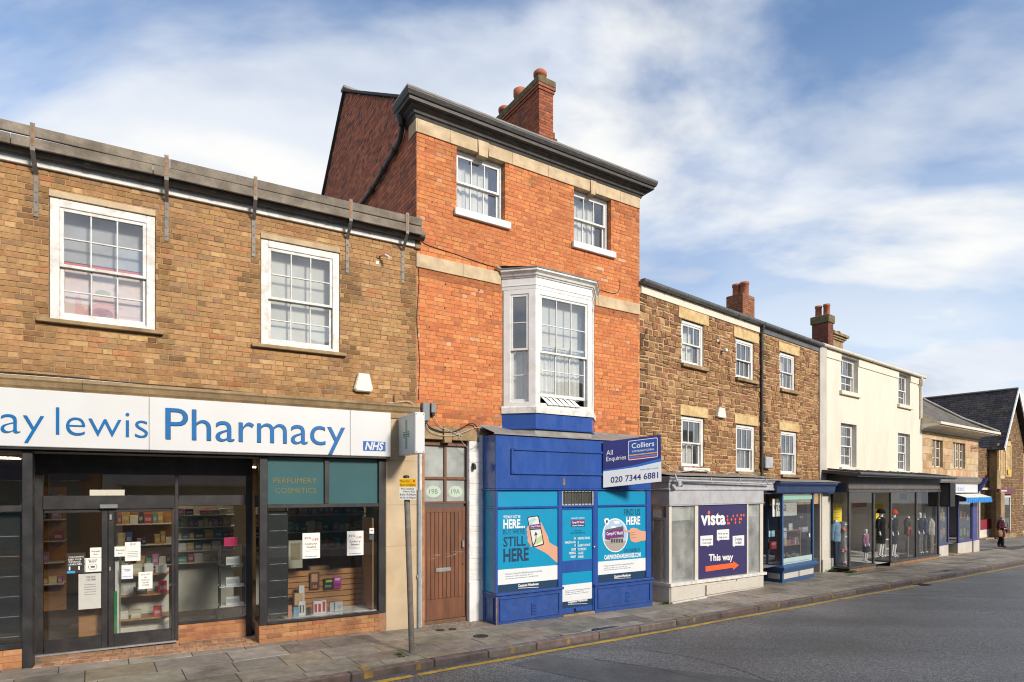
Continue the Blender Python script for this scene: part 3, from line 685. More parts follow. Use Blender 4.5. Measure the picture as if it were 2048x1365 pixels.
# dark grey cellar grates and patched slabs further along
for (a, b, c, d) in [(1690, 1142, 1775, 1151), (1860, 1142, 1905, 1146), (1880, 1139, 1930, 1143), (1930, 1117, 1978, 1121)]:
    t0, y0 = gp(a, d); t1, y1 = gp(c, b); m = MB(); m.box(min(t0, t1), max(t0, t1), min(y0, y1), max(y0, y1)+.05, -.01, .005); part(pave, 'patch', m, K['patch'])
# weeds at the foot of the walls
def weeds(px, py, n, sp, lab, hh=.09, seed=1):
    rw = random.Random(seed); t_, y_ = gp(px, py); m = MB()
    for i in range(n):
        x, yy = t_+rw.gauss(0, sp), y_+rw.gauss(0, .05)
        for k in range(7):
            a = rw.random()*6.28; l = hh*rw.uniform(.5, 1.2); c = rw.choice([(.06, .13, .02), (.09, .17, .03), (.05, .10, .02), (.12, .17, .05)])
            dx, dy = math.cos(a), math.sin(a); w_ = .012; h = l*rw.uniform(.4, 1.1)
            m.add([(x-dy*w_*.3, yy+dx*w_*.3, 0), (x+dx*l*.5-dy*w_, yy+dy*l*.5+dx*w_, h*.7), (x+dx*l, yy+dy*l, h*.6), (x+dx*l*.5+dy*w_, yy+dy*l*.5-dx*w_, h*.7)], [(0, 1, 2, 3)], c)
    solo(G, 'weed_clump', m, K['weed'], (t_, y_, 0), lab, 'weeds', kind=None)
weeds(1665, 1144, 26, .16, 'green weed clump against the cream pier foot', .13, 3)
weeds(1702, 1146, 22, .14, 'green weed clump under the fashion shop window corner', .11, 4)
weeds(1330, 1208, 10, .12, 'low weeds at the corner of the grey shopfront', .07, 5)
weeds(800, 1312, 6, .05, 'tiny weeds at the foot of the parking sign post', .04, 6)
def grit():
    rg = random.Random(8); m = MB()
    for i in range(900):
        x = rg.uniform(B.x(848, .0)-.05, B.x(985, .3)); y = -rg.random()**1.6*.45+.16
        w = B.w(x, y); r_ = rg.uniform(.003, .011); c = rg.choice([(.30, .24, .17), (.22, .17, .12), (.38, .32, .25), (.16, .12, .09)])
        a = Vector((w[0], w[1], gz(*w)+.002)); 
        m.add([a+Vector((r_, 0, 0)), a+Vector((-r_*.6, r_, 0)), a+Vector((-r_*.6, -r_, 0)), a+Vector((0, 0, r_*.9))], [(0, 1, 3), (1, 2, 3), (2, 0, 3)], c)
    o = struct('gravel', m, K['slab']); o['kind'] = 'stuff'; o['label'] = 'loose brown grit swept against the door step and shopfront foot'; o['category'] = 'gravel'
grit()
# ---------------------------------------------------------------- pharmacy: brown brick building
ph = thing(A, 'pharmacy_building', (0, 0, 0), 'long brown brick two storey shop with timber parapet boards, at left', 'building')
XL = -9.2
zb0 = (A.z(0, 749)+A.z(836, 812))/2          # top of the stone band over the sign
zb1 = (A.z(0, 325)+A.z(836, 495))/2          # underside of the white eaves board
def win_rect(fr, l, r, tl, bl, off=0.0): return fr.x(l, off), fr.x(r, off), fr.z(l, bl, off), fr.z(l, tl, off)
w1 = win_rect(A, 98.5, 310.5, 393, 638); w2 = win_rect(A, 521.6, 679, 477, 689)
wz0 = (w1[2]+w2[2])/2
holes = [w1, w2]
m = MB(); wall_holes(m, XL, 0.0, zb0-.5, zb1+.25, holes, 0.0, .2)
fw = part(ph, 'front_wall', m, K['mortar_brown'])
lh = [(h[0]-.005, h[1]+.005, h[2]-.075, h[3]+.09) for h in holes]
STK = [(A.x(330), 6.25, 5.2, .10), (A.x(510), 6.2, 5.3, .09), (A.x(70), 6.3, 5.6, .09), (A.x(702), 6.1, 5.4, .07), (A.x(817), 6.1, 5.2, .10), (w1[1]+.12, 4.8, 4.1, .10), (w1[0]-.1, 4.8, 4.3, .09), (w2[1]+.1, 4.75, 4.2, .09), (-.05, 6.5, 3.6, .07)]
rk = random.Random(41)
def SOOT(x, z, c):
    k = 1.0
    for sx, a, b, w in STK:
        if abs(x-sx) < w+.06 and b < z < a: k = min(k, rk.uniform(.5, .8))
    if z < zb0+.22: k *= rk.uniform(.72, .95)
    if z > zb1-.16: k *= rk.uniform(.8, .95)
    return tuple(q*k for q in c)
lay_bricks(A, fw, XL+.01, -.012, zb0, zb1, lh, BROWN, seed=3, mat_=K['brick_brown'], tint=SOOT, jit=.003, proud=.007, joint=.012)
for i, h in enumerate(holes):
    lm = MB(); lm.box(h[0]-.004, h[1]+.004, -.022, .1, h[3]+.002, h[3]+.088, .005)
    sm = MB(); sm.box(h[0]-.13, h[1]+.10, -.075, .1, h[2]-.055, h[2]-.002, .006)
    cur = None
    if i == 1: cur = blind(0.0, 1.0)
    wn = sash_window(ph, A, h[0]+.003, h[1]-.003, h[2], h[3], .004, 3, 2, 2, .105, .47, gl=K['glass'], depth=.14, sill=(sm, K['stone_dark']), lintel=(lm, K['stone']),
                curtain=cur, seed=i+1, topfw=.11, white=K['white_worn'])
    if i == 0:        # faded pink advertising sheet behind the lower sash
        p = MB(); a, b, c, d = h[0]+.12, h[1]-.12, h[2]+.08, h[2]+.84; yq = .19
        p.box(a, b, yq, yq+.004, c, d, col=(.80, .64, .60)); p.box(a, b, yq-.002, yq, d-.055, d, col=(.72, .12, .12))
        cx, cz = a+.34*(b-a), c+.17
        for (ex, ez, rx, rz, col) in [(.52, .28, .22, .03, (.78, .50, .48)), (.50, .22, .20, .03, (.77, .45, .43)), (.46, .10, .20, .11, (.80, .40, .40)), (.46, .11, .13, .08, (.80, .50, .49)), (.46, .12, .07, .05, (.78, .36, .37)), (.20, .10, .06, .10, (.79, .46, .45)), (.18, .24, .035, .10, (.78, .50, .48)), (.62, .48, .025, .035, (.62, .36, .33))]:
            pts = [(a+ex*(b-a)+rx*math.cos(t*.5236), c+ez+rz*math.sin(t*.5236)) for t in range(12)]
            p.add([(x, yq-.003-ex*.002, z) for x, z in pts], [tuple(range(12))], col)
        pts = [(a+.47*(b-a)+.09*math.cos(t*.5236), c+.40+.045*math.sin(t*.5236)) for t in range(12)]; p.add([(x, yq-.003, z) for x, z in pts], [tuple(range(12))], (.42, .46, .38)); p.box(a+.68*(b-a), a+.92*(b-a), yq-.003, yq-.0022, c+.10, c+.12, col=(.75, .5, .5))
        p.add([(a+.40*(b-a), yq-.003, c+.55), (a+.46*(b-a), yq-.003, c+.53), (a+.22*(b-a), yq-.003, c+.66)], [(0, 1, 2)], (.50, .62, .45))
        p.add([(a+.62*(b-a), yq-.003, c+.52), (a+.70*(b-a), yq-.003, c+.53), (a+.66*(b-a), yq-.003, c+.62)], [(0, 1, 2)], (.62, .42, .40))
        solo(A, 'window_poster', p, K['paper'], (a, yq, c), 'faded pink printed poster behind the left upper pharmacy window', 'poster')
        bl = MB(); bl.box(h[0]+.05, h[1]-.05, .22, .23, h[2]+.86, h[3], 0); part(wn, 'back_board', bl, K['greypaint'])
# stone band above the sign
m = MB(); zt = zb0; zbb = (A.z(0, 772)+A.z(836, 829))/2
for a, b in [(XL, A.x(167)), (A.x(167), A.x(530)), (A.x(530), .02)]:
    q = MB(); q.sweep([(-.02, zt-.25), (.035, zt-.25), (.045, zbb-.01), (.08, zbb+.02), (.11, zt-.07), (.13, zt-.05), (.13, zt-.015), (.0, zt+.012)], [(a+.002, 0), (b-.002, 0)]); part(ph, 'stone_band', q, K['stone_dark'])
# white eaves board, gutter, weathered parapet boards with straps
zw0, zw1 = zb1, zb1+.13
m = MB(); m.box(XL, -.045, -.05, .05, zw0, zw1, .006); part(ph, 'eaves_board', m, K['white_worn'])
m = MB(); m.box(-.045, .07, -.055, .05, zw0-.02, zw1-.03, .01); part(ph, 'eaves_corbel', m, K['stone_dark'])
m = MB(); pr = [(.05, zw1+.10)]+[(.125+.075*math.cos(t), zw1+.04+.075*math.sin(t)) for t in [math.pi+i*math.pi/8 for i in range(9)]]+[(.20, zw1+.10)]
m.sweep(pr, [(XL, 0), (.085, 0)], smooth=False); part(ph, 'gutter', m, K['gutter'])
for px in (175, 428, 660):
    j = MB(); x = A.x(px, .12); pr2 = [(.04, zw1+.105)]+[(.125+.082*math.cos(t), zw1+.04+.082*math.sin(t)) for t in [math.pi+i*math.pi/8 for i in range(9)]]+[(.208, zw1+.105)]
    j.sweep(pr2, [(x-.03, 0), (x+.03, 0)]); part(ph, 'gutter_joint', j, K['gutter'])
tz0 = (A.z(0, 283, .235)+A.z(844, 471, .235))/2; tz1 = (A.z(0, 236, .235)+A.z(844, 438, .235))/2; th = (tz1-tz0)/2
xs = [XL, A.x(-60, .25), A.x(305, .25), A.x(530, .25), A.x(845, .25)]
rt = random.Random(3)
for row in range(2):
    cuts = [XL, A.x(-80 if row else 20, .25), A.x(306, .25) if row == 0 else A.x(340, .25), A.x(845, .25)]
    for a, b in zip(cuts, cuts[1:]):
        q = MB(); q.box(a+.004, b-.004, -.245, -.205, tz0+row*th+.006, tz0+(row+1)*th-.006, .006, col=(rt.uniform(.85, 1.12),)*3)
        q.v = [(x, y+.006*math.sin(x*2+row), z+.008*math.sin(x*1.3+row*2)) for x, y, z in q.v]
        part(ph, 'parapet_board', q, K['timber'])
for px, yb in [(65, 432), (333, 482), (511, 514), (702, 547), (815, 568)]:
    x = A.x(px, .25); zt_ = tz1+.03; ze = A.z(px, yb, .02); q = MB(); w = .026
    q.box(x-w, x+w, -.255, -.249, zw1-.02, zt_); pts = [(-.255, zw1-.02), (-.249, zw1-.02), (-.014, zw0-.10), (-.010, zw0-.12), (-.016, zw0-.12), (-.02, zw0-.10)]
    q.prism_x(pts, x-w, x+w)
    st = part(ph, 'strap', q, K['galv'])
    q = MB(); q.box(x-w*.55, x+w*.55, -.2585, -.2555, zw1+.04, zt_-.03); part(st, 'rust_stripe', q, K['rust'])
    q = MB(); q.box(x-w, x+w, -.020, -.012, ze, zw0-.11); part(st, 'strap_foot', q, K['galv'])
    for t in (.12, .36, .62, .86):
        q = MB(); zc = ze+(zw0-.12-ze)*t; q.box(x-.011, x+.011, -.027, -.0205, zc-.011, zc+.011, .003); part(st, 'bolt', q, K['rust'])
m = MB(); m.quad((XL, -.1, zw1+.12), (.0, -.1, zw1+.12), (.0, 5, zw1+1.4), (XL, 5, zw1+1.4)); part(ph, 'roof', m, K['leadgrey'])
# pier between the shopfront and the brown door
zs = zt-.25
m = MB(); m.box(A.x(771, 0), .012, -.012, .45, -.6, zt-.19, .012)
pier = part(ph, 'pier', m, K['stone_paint'])
for pyy in (1010, 1092):
    q = MB(); zz = A.z(800, pyy); q.box(A.x(771)-.0, .008, -.0132, -.0125, zz-.003, zz+.003); part(pier, 'joint', q, K['stone_dark'])
m = MB(); m.box(A.x(758), A.x(771)-.002, -.004, .2, gzf(A, -.5, 0)-.1, A.z(760, 1195), .004); part(ph, 'brick_jamb', m, K['mortar'])
# room behind the shop glass
shz0 = 0.06
m = MB(); X0, X1, Z0, Z1, Yb, Yf = XL, -.05, shz0, 2.85, 6.5, .12
m.quad((X0, Yb, Z0), (X1, Yb, Z0), (X1, Yb, Z1), (X0, Yb, Z1)); m.quad((X0, Yf, Z0), (X0, Yb, Z0), (X0, Yb, Z1), (X0, Yf, Z1)); m.quad((X1, Yf, Z0), (X1, Yb, Z0), (X1, Yb, Z1), (X1, Yf, Z1))
part(ph, 'shop_room', m, K['shoproom'])
m = MB(); m.quad((X0, .66, Z0), (X1, .66, Z0), (X1, Yb, Z0), (X0, Yb, Z0)); part(ph, 'shop_floor', m, mat('shop_carpet', (.075, .05, .038), .9, .2, 4))
m = MB(); m.quad((X0, -.02, Z1), (X1, -.02, Z1), (X1, Yb, Z1), (X0, Yb, Z1)); part(ph, 'shop_ceiling', m, mat('shop_ceiling', (.30, .27, .21), .9, .05, 3))
# ---------------------------------------------------------------- pharmacy shopfront
sf = thing(A, 'pharmacy_shopfront', (-2.5, 0, 0), 'charcoal framed pharmacy shopfront with double glass doors and display windows', 'shopfront')
R_ = .6; o_ = -R_                      # the doors stand back by R_
def at(px, py, off): return A.x(px, off), A.z(px, py, off)
BK = K['blackalu']
def bar(name, pl, pr, zt_, zb_, off, d=.06, par=None, ch=.004):
    q = MB(); q.box(A.x(pl, off), A.x(pr, off), -off, -off+d, zb_, zt_, ch); return part(par or sf, name, q, BK)
def pane_box(par, name, x0, x1, z0, z1, y, m_):
    q = MB(); q.box(x0, x1, y, y+.008, z0, z1); return part(par, name, q, m_)
zsoff = 2.86
# door wall, set back
zD = A.z(86, 1308, o_); zh1 = A.z(86, 948, o_); zh2 = A.z(86, 992, o_); zh3 = A.z(86, 1020, o_); zrail = A.z(86, 1283, o_)
xl, xr = A.x(60, o_), A.x(505, o_)
q = MB(); q.box(xl, xr, R_, R_+.1, zh1, zsoff, .004); part(sf, 'header_panel', q, BK)
bar('post', 62, 86, zh1-.001, zD-.02, o_); bar('mullion', 350, 357, zh1-.001, zD-.02, o_); bar('post', 492, 505, zh1-.001, -.1, o_)
q = MB(); q.box(A.x(86, o_)+.002, A.x(350, o_)-.002, R_-.03, R_+.06, zh3, zh2, .006); hd = part(sf, 'door_header', q, BK)
q = MB(); q.box(A.x(357, o_)+.002, A.x(492, o_)-.002, R_, R_+.06, zh3+.03, zh2, .006); part(sf, 'transom', q, BK)
q = MB(); x_ = A.x(200, o_); q.box(x_, A.x(236, o_), R_-.075, R_-.031, A.z(218, 1017, o_), A.z(218, 1009, o_), .006); part(hd, 'door_sensor', q, K['boxgrey'])
pane_box(sf, 'transom_light', A.x(86, o_), A.x(350, o_), zh2, zh1, R_+.03, K['shopglass']); pane_box(sf, 'transom_light', A.x(357, o_), A.x(492, o_), zh2, zh1, R_+.03, K['shopglass'])
q = MB(); q.box(A.x(179, o_), A.x(249, o_), R_+.022, R_+.028, A.z(210, 992, o_), A.z(210, 980, o_)); part(sf, 'blank_label', q, K['creampaint'])
for i, (a, b, gl, gr_) in enumerate([(86, 216, 88, 203), (216, 350, 228, 343)]):
    q = MB(); xa, xb, ga, gb = A.x(a, o_)+.004, A.x(b, o_)-.004, A.x(gl, o_), A.x(gr_, o_); y0 = R_+.0; y1 = R_+.045
    q.box(xa, ga, y0, y1, zD, zh3-.004, .004) if ga-xa > .02 else None
    q.box(gb, xb, y0, y1, zD, zh3-.004, .004); q.box(max(ga, xa), gb, y0, y1, zD, zrail, .004); q.box(max(ga, xa), gb, y0, y1, zh3-.05, zh3-.004, .004)
    dr = part(sf, 'door', q, BK); pane_box(dr, 'pane', ga-.01, gb+.01, zrail-.01, zh3-.04, R_+.02, K['shopglass'])
    if i == 1:
        q = MB(); q.box(A.x(219, o_), A.x(224, o_), R_-.025, R_-.001, A.z(221, 1040, o_), A.z(221, 1029, o_), .004); part(dr, 'lock', q, K['steel'])
        q = MB(); q.box(A.x(218, o_), A.x(222, o_), R_-.02, R_-.001, A.z(220, 1142, o_), A.z(220, 1134, o_), .004); part(dr, 'lock', q, K['steel'])
q = MB(); q.box(xl, A.x(352, o_), R_-.06, R_+.05, zD-.03, zD-.004, .004); part(sf, 'door_track', q, K['steel'])
zwb = A.z(357, 1246, o_); zwt = A.z(357, 1024, o_)
pane_box(sf, 'pane', A.x(357, o_), A.x(492, o_), zwb, zwt+.03, R_+.03, K['shopglass'])
q = MB(); q.box(A.x(357, o_)+.002, A.x(492, o_)-.002, R_-.01, R_+.06, zwb-.035, zwb+.004, .004); part(sf, 'window_rail', q, BK)
q = MB(); q.box(A.x(352, o_), xr, R_+.006, R_+.15, -.2, zwb-.036); rw = part(sf, 'stall_riser', q, K['mortar'])
ORB = [(3, (.40, .19, .085)), (2, (.36, .165, .075)), (2, (.44, .225, .105)), (1, (.30, .13, .07))]
lay_bricks(A, rw, A.x(357, o_), A.x(492, o_), zD-.04, zwb-.036, [], ORB, seed=9, mat_=K['brick'], bond='stretcher', back=.05, n_obj=60, mp=lambda u, o, w: (u, o+R_, w)) if False else None
def riser_bricks(par, x0, x1, z0, z1, y, seed, pal=ORB):
    rnd = random.Random(seed); n = max(1, round((z1-z0)/.072)); c = (z1-z0)/n; me, l, h, d = unit_piece('riser_brick', .215, .062, .05, .004, K['brick']); bs = BASE[par.name]
    for k in range(n):
        u = x0-(.1125 if k % 2 else 0)
        while u < x1:
            a, b = max(u, x0), min(u+.215, x1); u += .225
            if b-a < .03: continue
            o = bpy.data.objects.new('brick', me); COL.objects.link(o); o.parent = par; o.color = (*pick(pal, rnd), 1)
            o.location = ((a+b)/2-bs[0], y-.005+rnd.uniform(-.002, .002)-bs[1], z0+(k+.5)*c-bs[2]); o.scale = ((b-a)/l, 1, (c-.010)/h)
riser_bricks(rw, A.x(357, o_)+.01, A.x(492, o_)-.01, zD-.05, zwb-.037, R_+.006, 4)
# left display window and the post
zlt = A.z(0, 903, 0); q = MB(); q.box(A.x(45), A.x(66), -.03, .14, gzf(A, -5, 0)-.1, zsoff, .006); part(sf, 'post', q, BK)
q = MB(); q.box(XL, A.x(45)-.002, -.015, .06, A.z(30, 1024), A.z(30, 1012), .004); part(sf, 'transom', q, BK)
q = MB(); q.box(XL, A.x(45)-.002, -.02, .08, A.z(30, 1298), A.z(30, 1288), .004); part(sf, 'window_rail', q, BK)
pane_box(sf, 'pane', XL, A.x(45), A.z(30, 1289), A.z(30, 1023), .03, K['shopglass']); pane_box(sf, 'transom_light', XL, A.x(45), A.z(30, 1013), zsoff, .03, K['shopglass'])
q = MB(); q.box(XL, A.x(45)+.1, .005, .2, -.1, A.z(30, 1299)); rw2 = part(sf, 'stall_riser', q, K['mortar']); riser_bricks(rw2, A.x(-40), A.x(60), gzf(A, -5.5, 0), A.z(30, 1299)-.002, .004, 6)
# right display window, at the pavement line
xa, xb = A.x(519), A.x(770); z_rb = A.z(535, 1246); z_r0 = gzf(A, -2, 0)-.01
ztr0, ztr1 = A.z(535, 1017), A.z(535, 1009)
for pl, pr in [(519, 535), (757, 771)]: q = MB(); q.box(A.x(pl), A.x(pr)-.001, -.02, .09, z_rb-.03, zsoff, .006); part(sf, 'post', q, BK)
q = MB(); q.box(A.x(535)+.001, A.x(757)-.001, -.012, .07, ztr0, ztr1, .005); part(sf, 'transom', q, BK)
q = MB(); q.box(A.x(649), A.x(658), -.010, .06, ztr1+.001, zsoff, .005); part(sf, 'mullion', q, BK)
q = MB(); q.box(A.x(535)+.001, A.x(757)-.001, -.03, .10, z_rb-.03, z_rb+.015, .005); part(sf, 'window_rail', q, BK)
pane_box(sf, 'pane', A.x(535)-.01, A.x(757)+.01, z_rb, ztr0+.01, .04, K['shopglass'])
pane_box(sf, 'teal_panel', A.x(535)-.005, A.x(649)+.005, ztr1-.005, zsoff, .03, K['tealglass']); pane_box(sf, 'teal_panel', A.x(658)-.005, A.x(757)+.005, ztr1-.005, zsoff, .03, K['tealglass'])
q = MB(); zc = A.z(590, 967)
text(q, 'PERFUMERY', on_face(A.x(547), zc, .027), A.x(634)-A.x(547), .085); text(q, 'COSMETICS', on_face(A.x(551), A.z(590, 987), .027), A.x(633)-A.x(551), .085)
lines(sf, q, mat('gold_film', (.15, .125, .03), .4, .05, 3))
# glazed return from the display window back to the doors
q = MB(); q.box(A.x(519), A.x(519)+.05, .09, R_, z_rb-.03, z_rb+.01); q.box(A.x(519), A.x(519)+.05, .09, R_, zh3, zh2); part(sf, 'return_frame', q, BK)
q = MB(); q.box(A.x(519)+.02, A.x(519)+.028, .09, R_, z_rb, zsoff); part(sf, 'return_pane', q, K['shopglass'])
q = MB(); q.box(A.x(519)+.0, A.x(760), .008, .2, -.3, z_rb-.032); q.box(A.x(519), A.x(519)+.2, .2, R_, -.3, z_rb-.032); rw3 = part(sf, 'stall_riser', q, K['mortar'])
riser_bricks(rw3, A.x(519)-.005, A.x(762), z_r0, z_rb-.033, .006, 7)
# soffit over the recess and dark box behind the sign
q = MB(); q.box(XL, A.x(771)-.003, -.02, R_+.1, zsoff, zsoff+.05); part(sf, 'soffit', q, K['black'])
q = MB(); q.box(XL, A.x(771)-.003, -.03, .1, zsoff+.051, zt-.252); part(sf, 'fascia_backing', q, K['black'])
# paver strip in front of the doors
q = MB(); q.box(A.x(66, .02), A.x(513, -.1), .02, R_+.02, -.3, gzf(A, -2.5, 0)-.01); ps = part(sf, 'threshold', q, K['joint'])
PAVC = [(3, (.46, .25, .14)), (2, (.40, .21, .115)), (2, (.52, .295, .175))]
rp = random.Random(2); me, l, h, d = unit_piece('paver', .10, .20, .04, .004, K['paver']); bs = BASE[ps.name]
x = A.x(66, .02)+.05
while x < A.x(513, 0)+.02:
    for k, y in enumerate((-.06, .145, .35)):
        o = bpy.data.objects.new('paver', me); COL.objects.link(o); o.parent = ps; o.color = (*pick(PAVC, rp), 1)
        o.location = (x-bs[0]+(.05 if k == 1 else 0), y+.08-bs[1], gzf(A, x, .1)+.006+rp.uniform(-.0015, .0015)); o.rotation_euler = (-math.pi/2, math.atan(GSL), 0); o.scale = (.95, 1, .97)
    x += .105
# ---------------------------------------------------------------- fascia sign
zs0 = lambda x: A.z(A.px(x, .14), 890+26/782*A.px(x, .14), .14)
sg = thing(A, 'pharmacy_sign', (-2.5, 0, 2.6), 'long white fascia sign with blue lewis Pharmacy lettering over the shopfront', 'sign')
szt = (A.z(5, 772.4, .14)+A.z(780, 828, .14))/2; szb = (A.z(5, 890, .14)+A.z(780, 916, .14))/2
for a, b in [(XL, A.x(298, .14)), (A.x(298, .14), A.x(700.5, .14)), (A.x(700.5, .14), A.x(782, .14))]:
    q = MB(); q.box(a+.002, b-.002, -.14, .02, szb, szt, .008); part(sg, 'panel', q, K['signwhite'])
q = MB(); q.box(XL, A.x(782, .14)-.01, -.12, .02, szb-.03, szb-.002); part(sg, 'under_trim', q, BK)
def sgtext(nm, s, pl, pr, pb, ptop, capchar, m_, bold=0.0, off=.155):
    q = MB(); x0, x1 = A.x(pl, off), A.x(pr, off); zb = A.z((pl+pr)/2, pb, off); cap = A.z(pl, ptop, off)-A.z(pl, pb if nm is None else pb, off)
    text(q, s, on_face(x0, zb, -off), x1-x0, capchar, bold, res=5); return part(sg, 'lettering', q, m_)
capP = A.z(333, 815.5, .15)-A.z(333, 878.7, .15)
zbase = A.z(333, 878.7, .15)
for s, pl, pr in [('Pharmacy', 331, 690)]:
    q = MB(); text(q, s, on_face(A.x(pl, .152), zbase, -.152), A.x(pr, .152)-A.x(pl, .152), capP, -0.005, res=6); part(sg, 'lettering', q, K['phblue'])
    q = MB(); text(q, s, on_face(A.x(pl, .152)+.004, zbase-.006, -.1455), A.x(pr, .152)-A.x(pl, .152), capP, -0.003, res=4); part(sg, 'letter_edge', q, K['navy'])
capL = A.z(113, 811, .15)-A.z(113, 870, .15); zl = A.z(113, 870, .15)
xw = A.x(88, .152)-A.x(0, .152)
q = MB(); text(q, 'lewis', on_face(A.x(112, .152), zl, -.152), A.x(296, .152)-A.x(112, .152), capL*.95, -.012, res=6)
gw = lambda s: max(p[0] for p in glyphs(s, -.012, 6)[0])-min(p[0] for p in glyphs(s, -.012, 6)[0])
text(q, 'day', on_face(A.x(88.5, .152), zl, -.152), gw('day')*(A.x(296, .152)-A.x(112, .152))/gw('lewis'), capL*.95, -.012, res=6, align='R')
lines(sg, q, K['phblue'])
q = MB(); q.box(A.x(726.5, .146), A.x(771, .146), -.146, -.1405, A.z(727, 901.5, .146), A.z(727, 882.5, .146)); nb = part(sg, 'nhs_badge', q, mat('health_blue', (.005, .10, .42), .35, .03, 3))
q = MB(); text(q, 'NHS', on_face(A.x(730, .15), A.z(730, 899.5, .15), -.149, slant=0) if False else on_face(A.x(730, .15), A.z(730, 899.5, .15), -.149), A.x(765, .15)-A.x(730, .15), A.z(730, 884.5, .15)-A.z(730, 899.5, .15), .035, slant=.22); part(nb, 'lettering', q, K['signwhite'])
# ---------------------------------------------------------------- notices on the glass
def notice(px0, py0, px1, py1, off, label, lines=(), bg=(.72, .72, .69), ink=(.05, .05, .05), name='notice', blocks=(), tail=None):
    x0, x1 = A.x(px0, off), A.x(px1, off); z1, z0 = A.z(px0, py0, off), A.z(px0, py1, off); q = MB(); q.box(x0, x1, -off, -off+.003, z0, z1, col=bg)
    w, h = x1-x0, z1-z0
    for (a, b, c, d, col) in blocks: q.box(x0+a*w, x0+b*w, -off-.001, -off-.0002, z1-d*h, z1-c*h, col=col)
    for (t, cx, cy, tw, ch, col) in lines:
        text(q, t, on_face(x0+cx*w, z1-cy*h, -off-.002), tw*w, ch*h, .01, col or ink, 'C', 1)
    if tail: tail(q, x0, x1, z0, z1, -off-.002)
    return solo(A, name, q, K['paper'], (x0, -off, z0), label, 'notice')
gy = [(.15, .85, .55+.06*k, .575+.06*k, (.35, .35, .34)) for k in range(5)]
oo = -R_-.012
def sale(px0, px1, py0, py1, lab):
    notice(px0, py0, px1, py1, -.035, lab, [('30%', .30, .24, .40, .09, (.12, .12, .13)), ('OFF', .72, .32, .36, .10, (.55, .03, .04)), ('Luxury', .5, .46, .66, .085, None), ('Items', .5, .59, .52, .085, None)],
           blocks=[(.12, .88, .66, .675, (.4, .4, .4)), (.22, .78, .71, .725, (.4, .4, .4)), (.15, .24, .90, .94, (.5, .25, .1)), (.28, .85, .91, .94, (.2, .3, .5))])
sale(605, 640, 1067, 1118, 'white 30% OFF Luxury Items notice, left one in display window'); sale(694, 727, 1063, 1112, 'white 30% OFF Luxury Items notice, right one in display window')
notice(133, 1107, 171, 1148, oo, 'black coronavirus keep your distance notice on the left door', [('CORONAVIRUS', .5, .24, .80, .08, (.75, .7, .45)), ('KEEP YOUR', .45, .36, .7, .08, (.8, .8, .8)), ('DISTANCE', .43, .48, .62, .08, (.8, .8, .8)), ('SAVE LIVES', .45, .60, .7, .08, (.8, .8, .8))], bg=(.02, .02, .022), blocks=[(.02, .45, .88, .99, (.03, .30, .60)), (.12, .2, .66, .84, (.75, .75, .75)), (.62, .7, .66, .84, (.75, .75, .75))])
notice(180, 1096, 203, 1116, oo, 'white Automatic door label on the left door', [('Automatic', .5, .45, .75, .18, None), ('door', .5, .75, .4, .18, None)])
notice(229, 1094, 252, 1114, oo, 'white Automatic door label on the right door', [('Automatic', .5, .45, .75, .18, None), ('door', .5, .75, .4, .18, None)])
def maskdraw(q, x0, x1, z0, z1, y):
    w, h = x1-x0, z1-z0; cx, cz = x0+w*.5, z0+h*.38
    pts = [(cx+w*.26*math.cos(t*.314), cz+h*.26*math.sin(t*.314)*(1 if math.sin(t*.314) < 0 else .75)) for t in range(20)]
    ins = [(cx+(a-cx)*.9, cz+(b-cz)*.9) for a, b in pts]
    q.add([(a, y, b) for a, b in pts]+[(a, y, b) for a, b in ins], [(i, (i+1) % 20, (i+1) % 20+20, i+20) for i in range(20)], (.05, .05, .05))
    q.box(cx-w*.12, cx+w*.12, y, y+.0005, cz-h*.08, cz+h*.04, col=(.06, .06, .06))
notice(168, 1117, 203, 1145, oo, 'white no face mask notice on the left door', [('NO FACE', .5, .2, .5, .09, None), ('MASK', .5, .33, .4, .11, None)], tail=maskdraw)
notice(157, 1149, 202, 1220, oo, 'crumpled grey one way system notice on the left door', [('ONE WAY', .55, .12, .45, .05, None), ('SYSTEM', .55, .2, .4, .05, None)], bg=(.48, .48, .45), blocks=[(.25, .78, .3+.07*k, .32+.07*k, (.25, .25, .25)) for k in range(5)])
notice(250, 1085, 281, 1123, oo, 'white STOP notice high on the right door', [('STOP', .5, .18, .4, .1, None)], blocks=[(.15, .85, .5+.09*k, .53+.09*k, (.3, .3, .3)) for k in range(4)])
notice(243, 1131, 266, 1159, oo, 'pale blue no smoking notice on the right door', (), bg=(.62, .68, .72), blocks=[(.2, .8, .3, .34, (.5, .1, .1)), (.3, .7, .4, .45, (.1, .1, .1)), (.1, .9, .8, .84, (.2, .3, .5))])
notice(277, 1145, 305, 1179, oo, 'white 20% OFF ALL PRODUCTS notice on the right door', [('20% OFF', .5, .2, .6, .09, None), ('ALL', .5, .36, .2, .08, None), ('PRODUCTS', .5, .52, .6, .08, None), ('ON THIS', .5, .67, .45, .08, None), ('COUNTER', .5, .82, .5, .08, None)])
notice(739, 1057, 748, 1068, -.035, 'small white sticker at the right edge of display window', (), blocks=[(.2, .8, .3, .5, (.5, .1, .1))]); notice(739, 1070, 748, 1080, -.035, 'small dark sticker at the right edge of display window', (), bg=(.05, .07, .1))
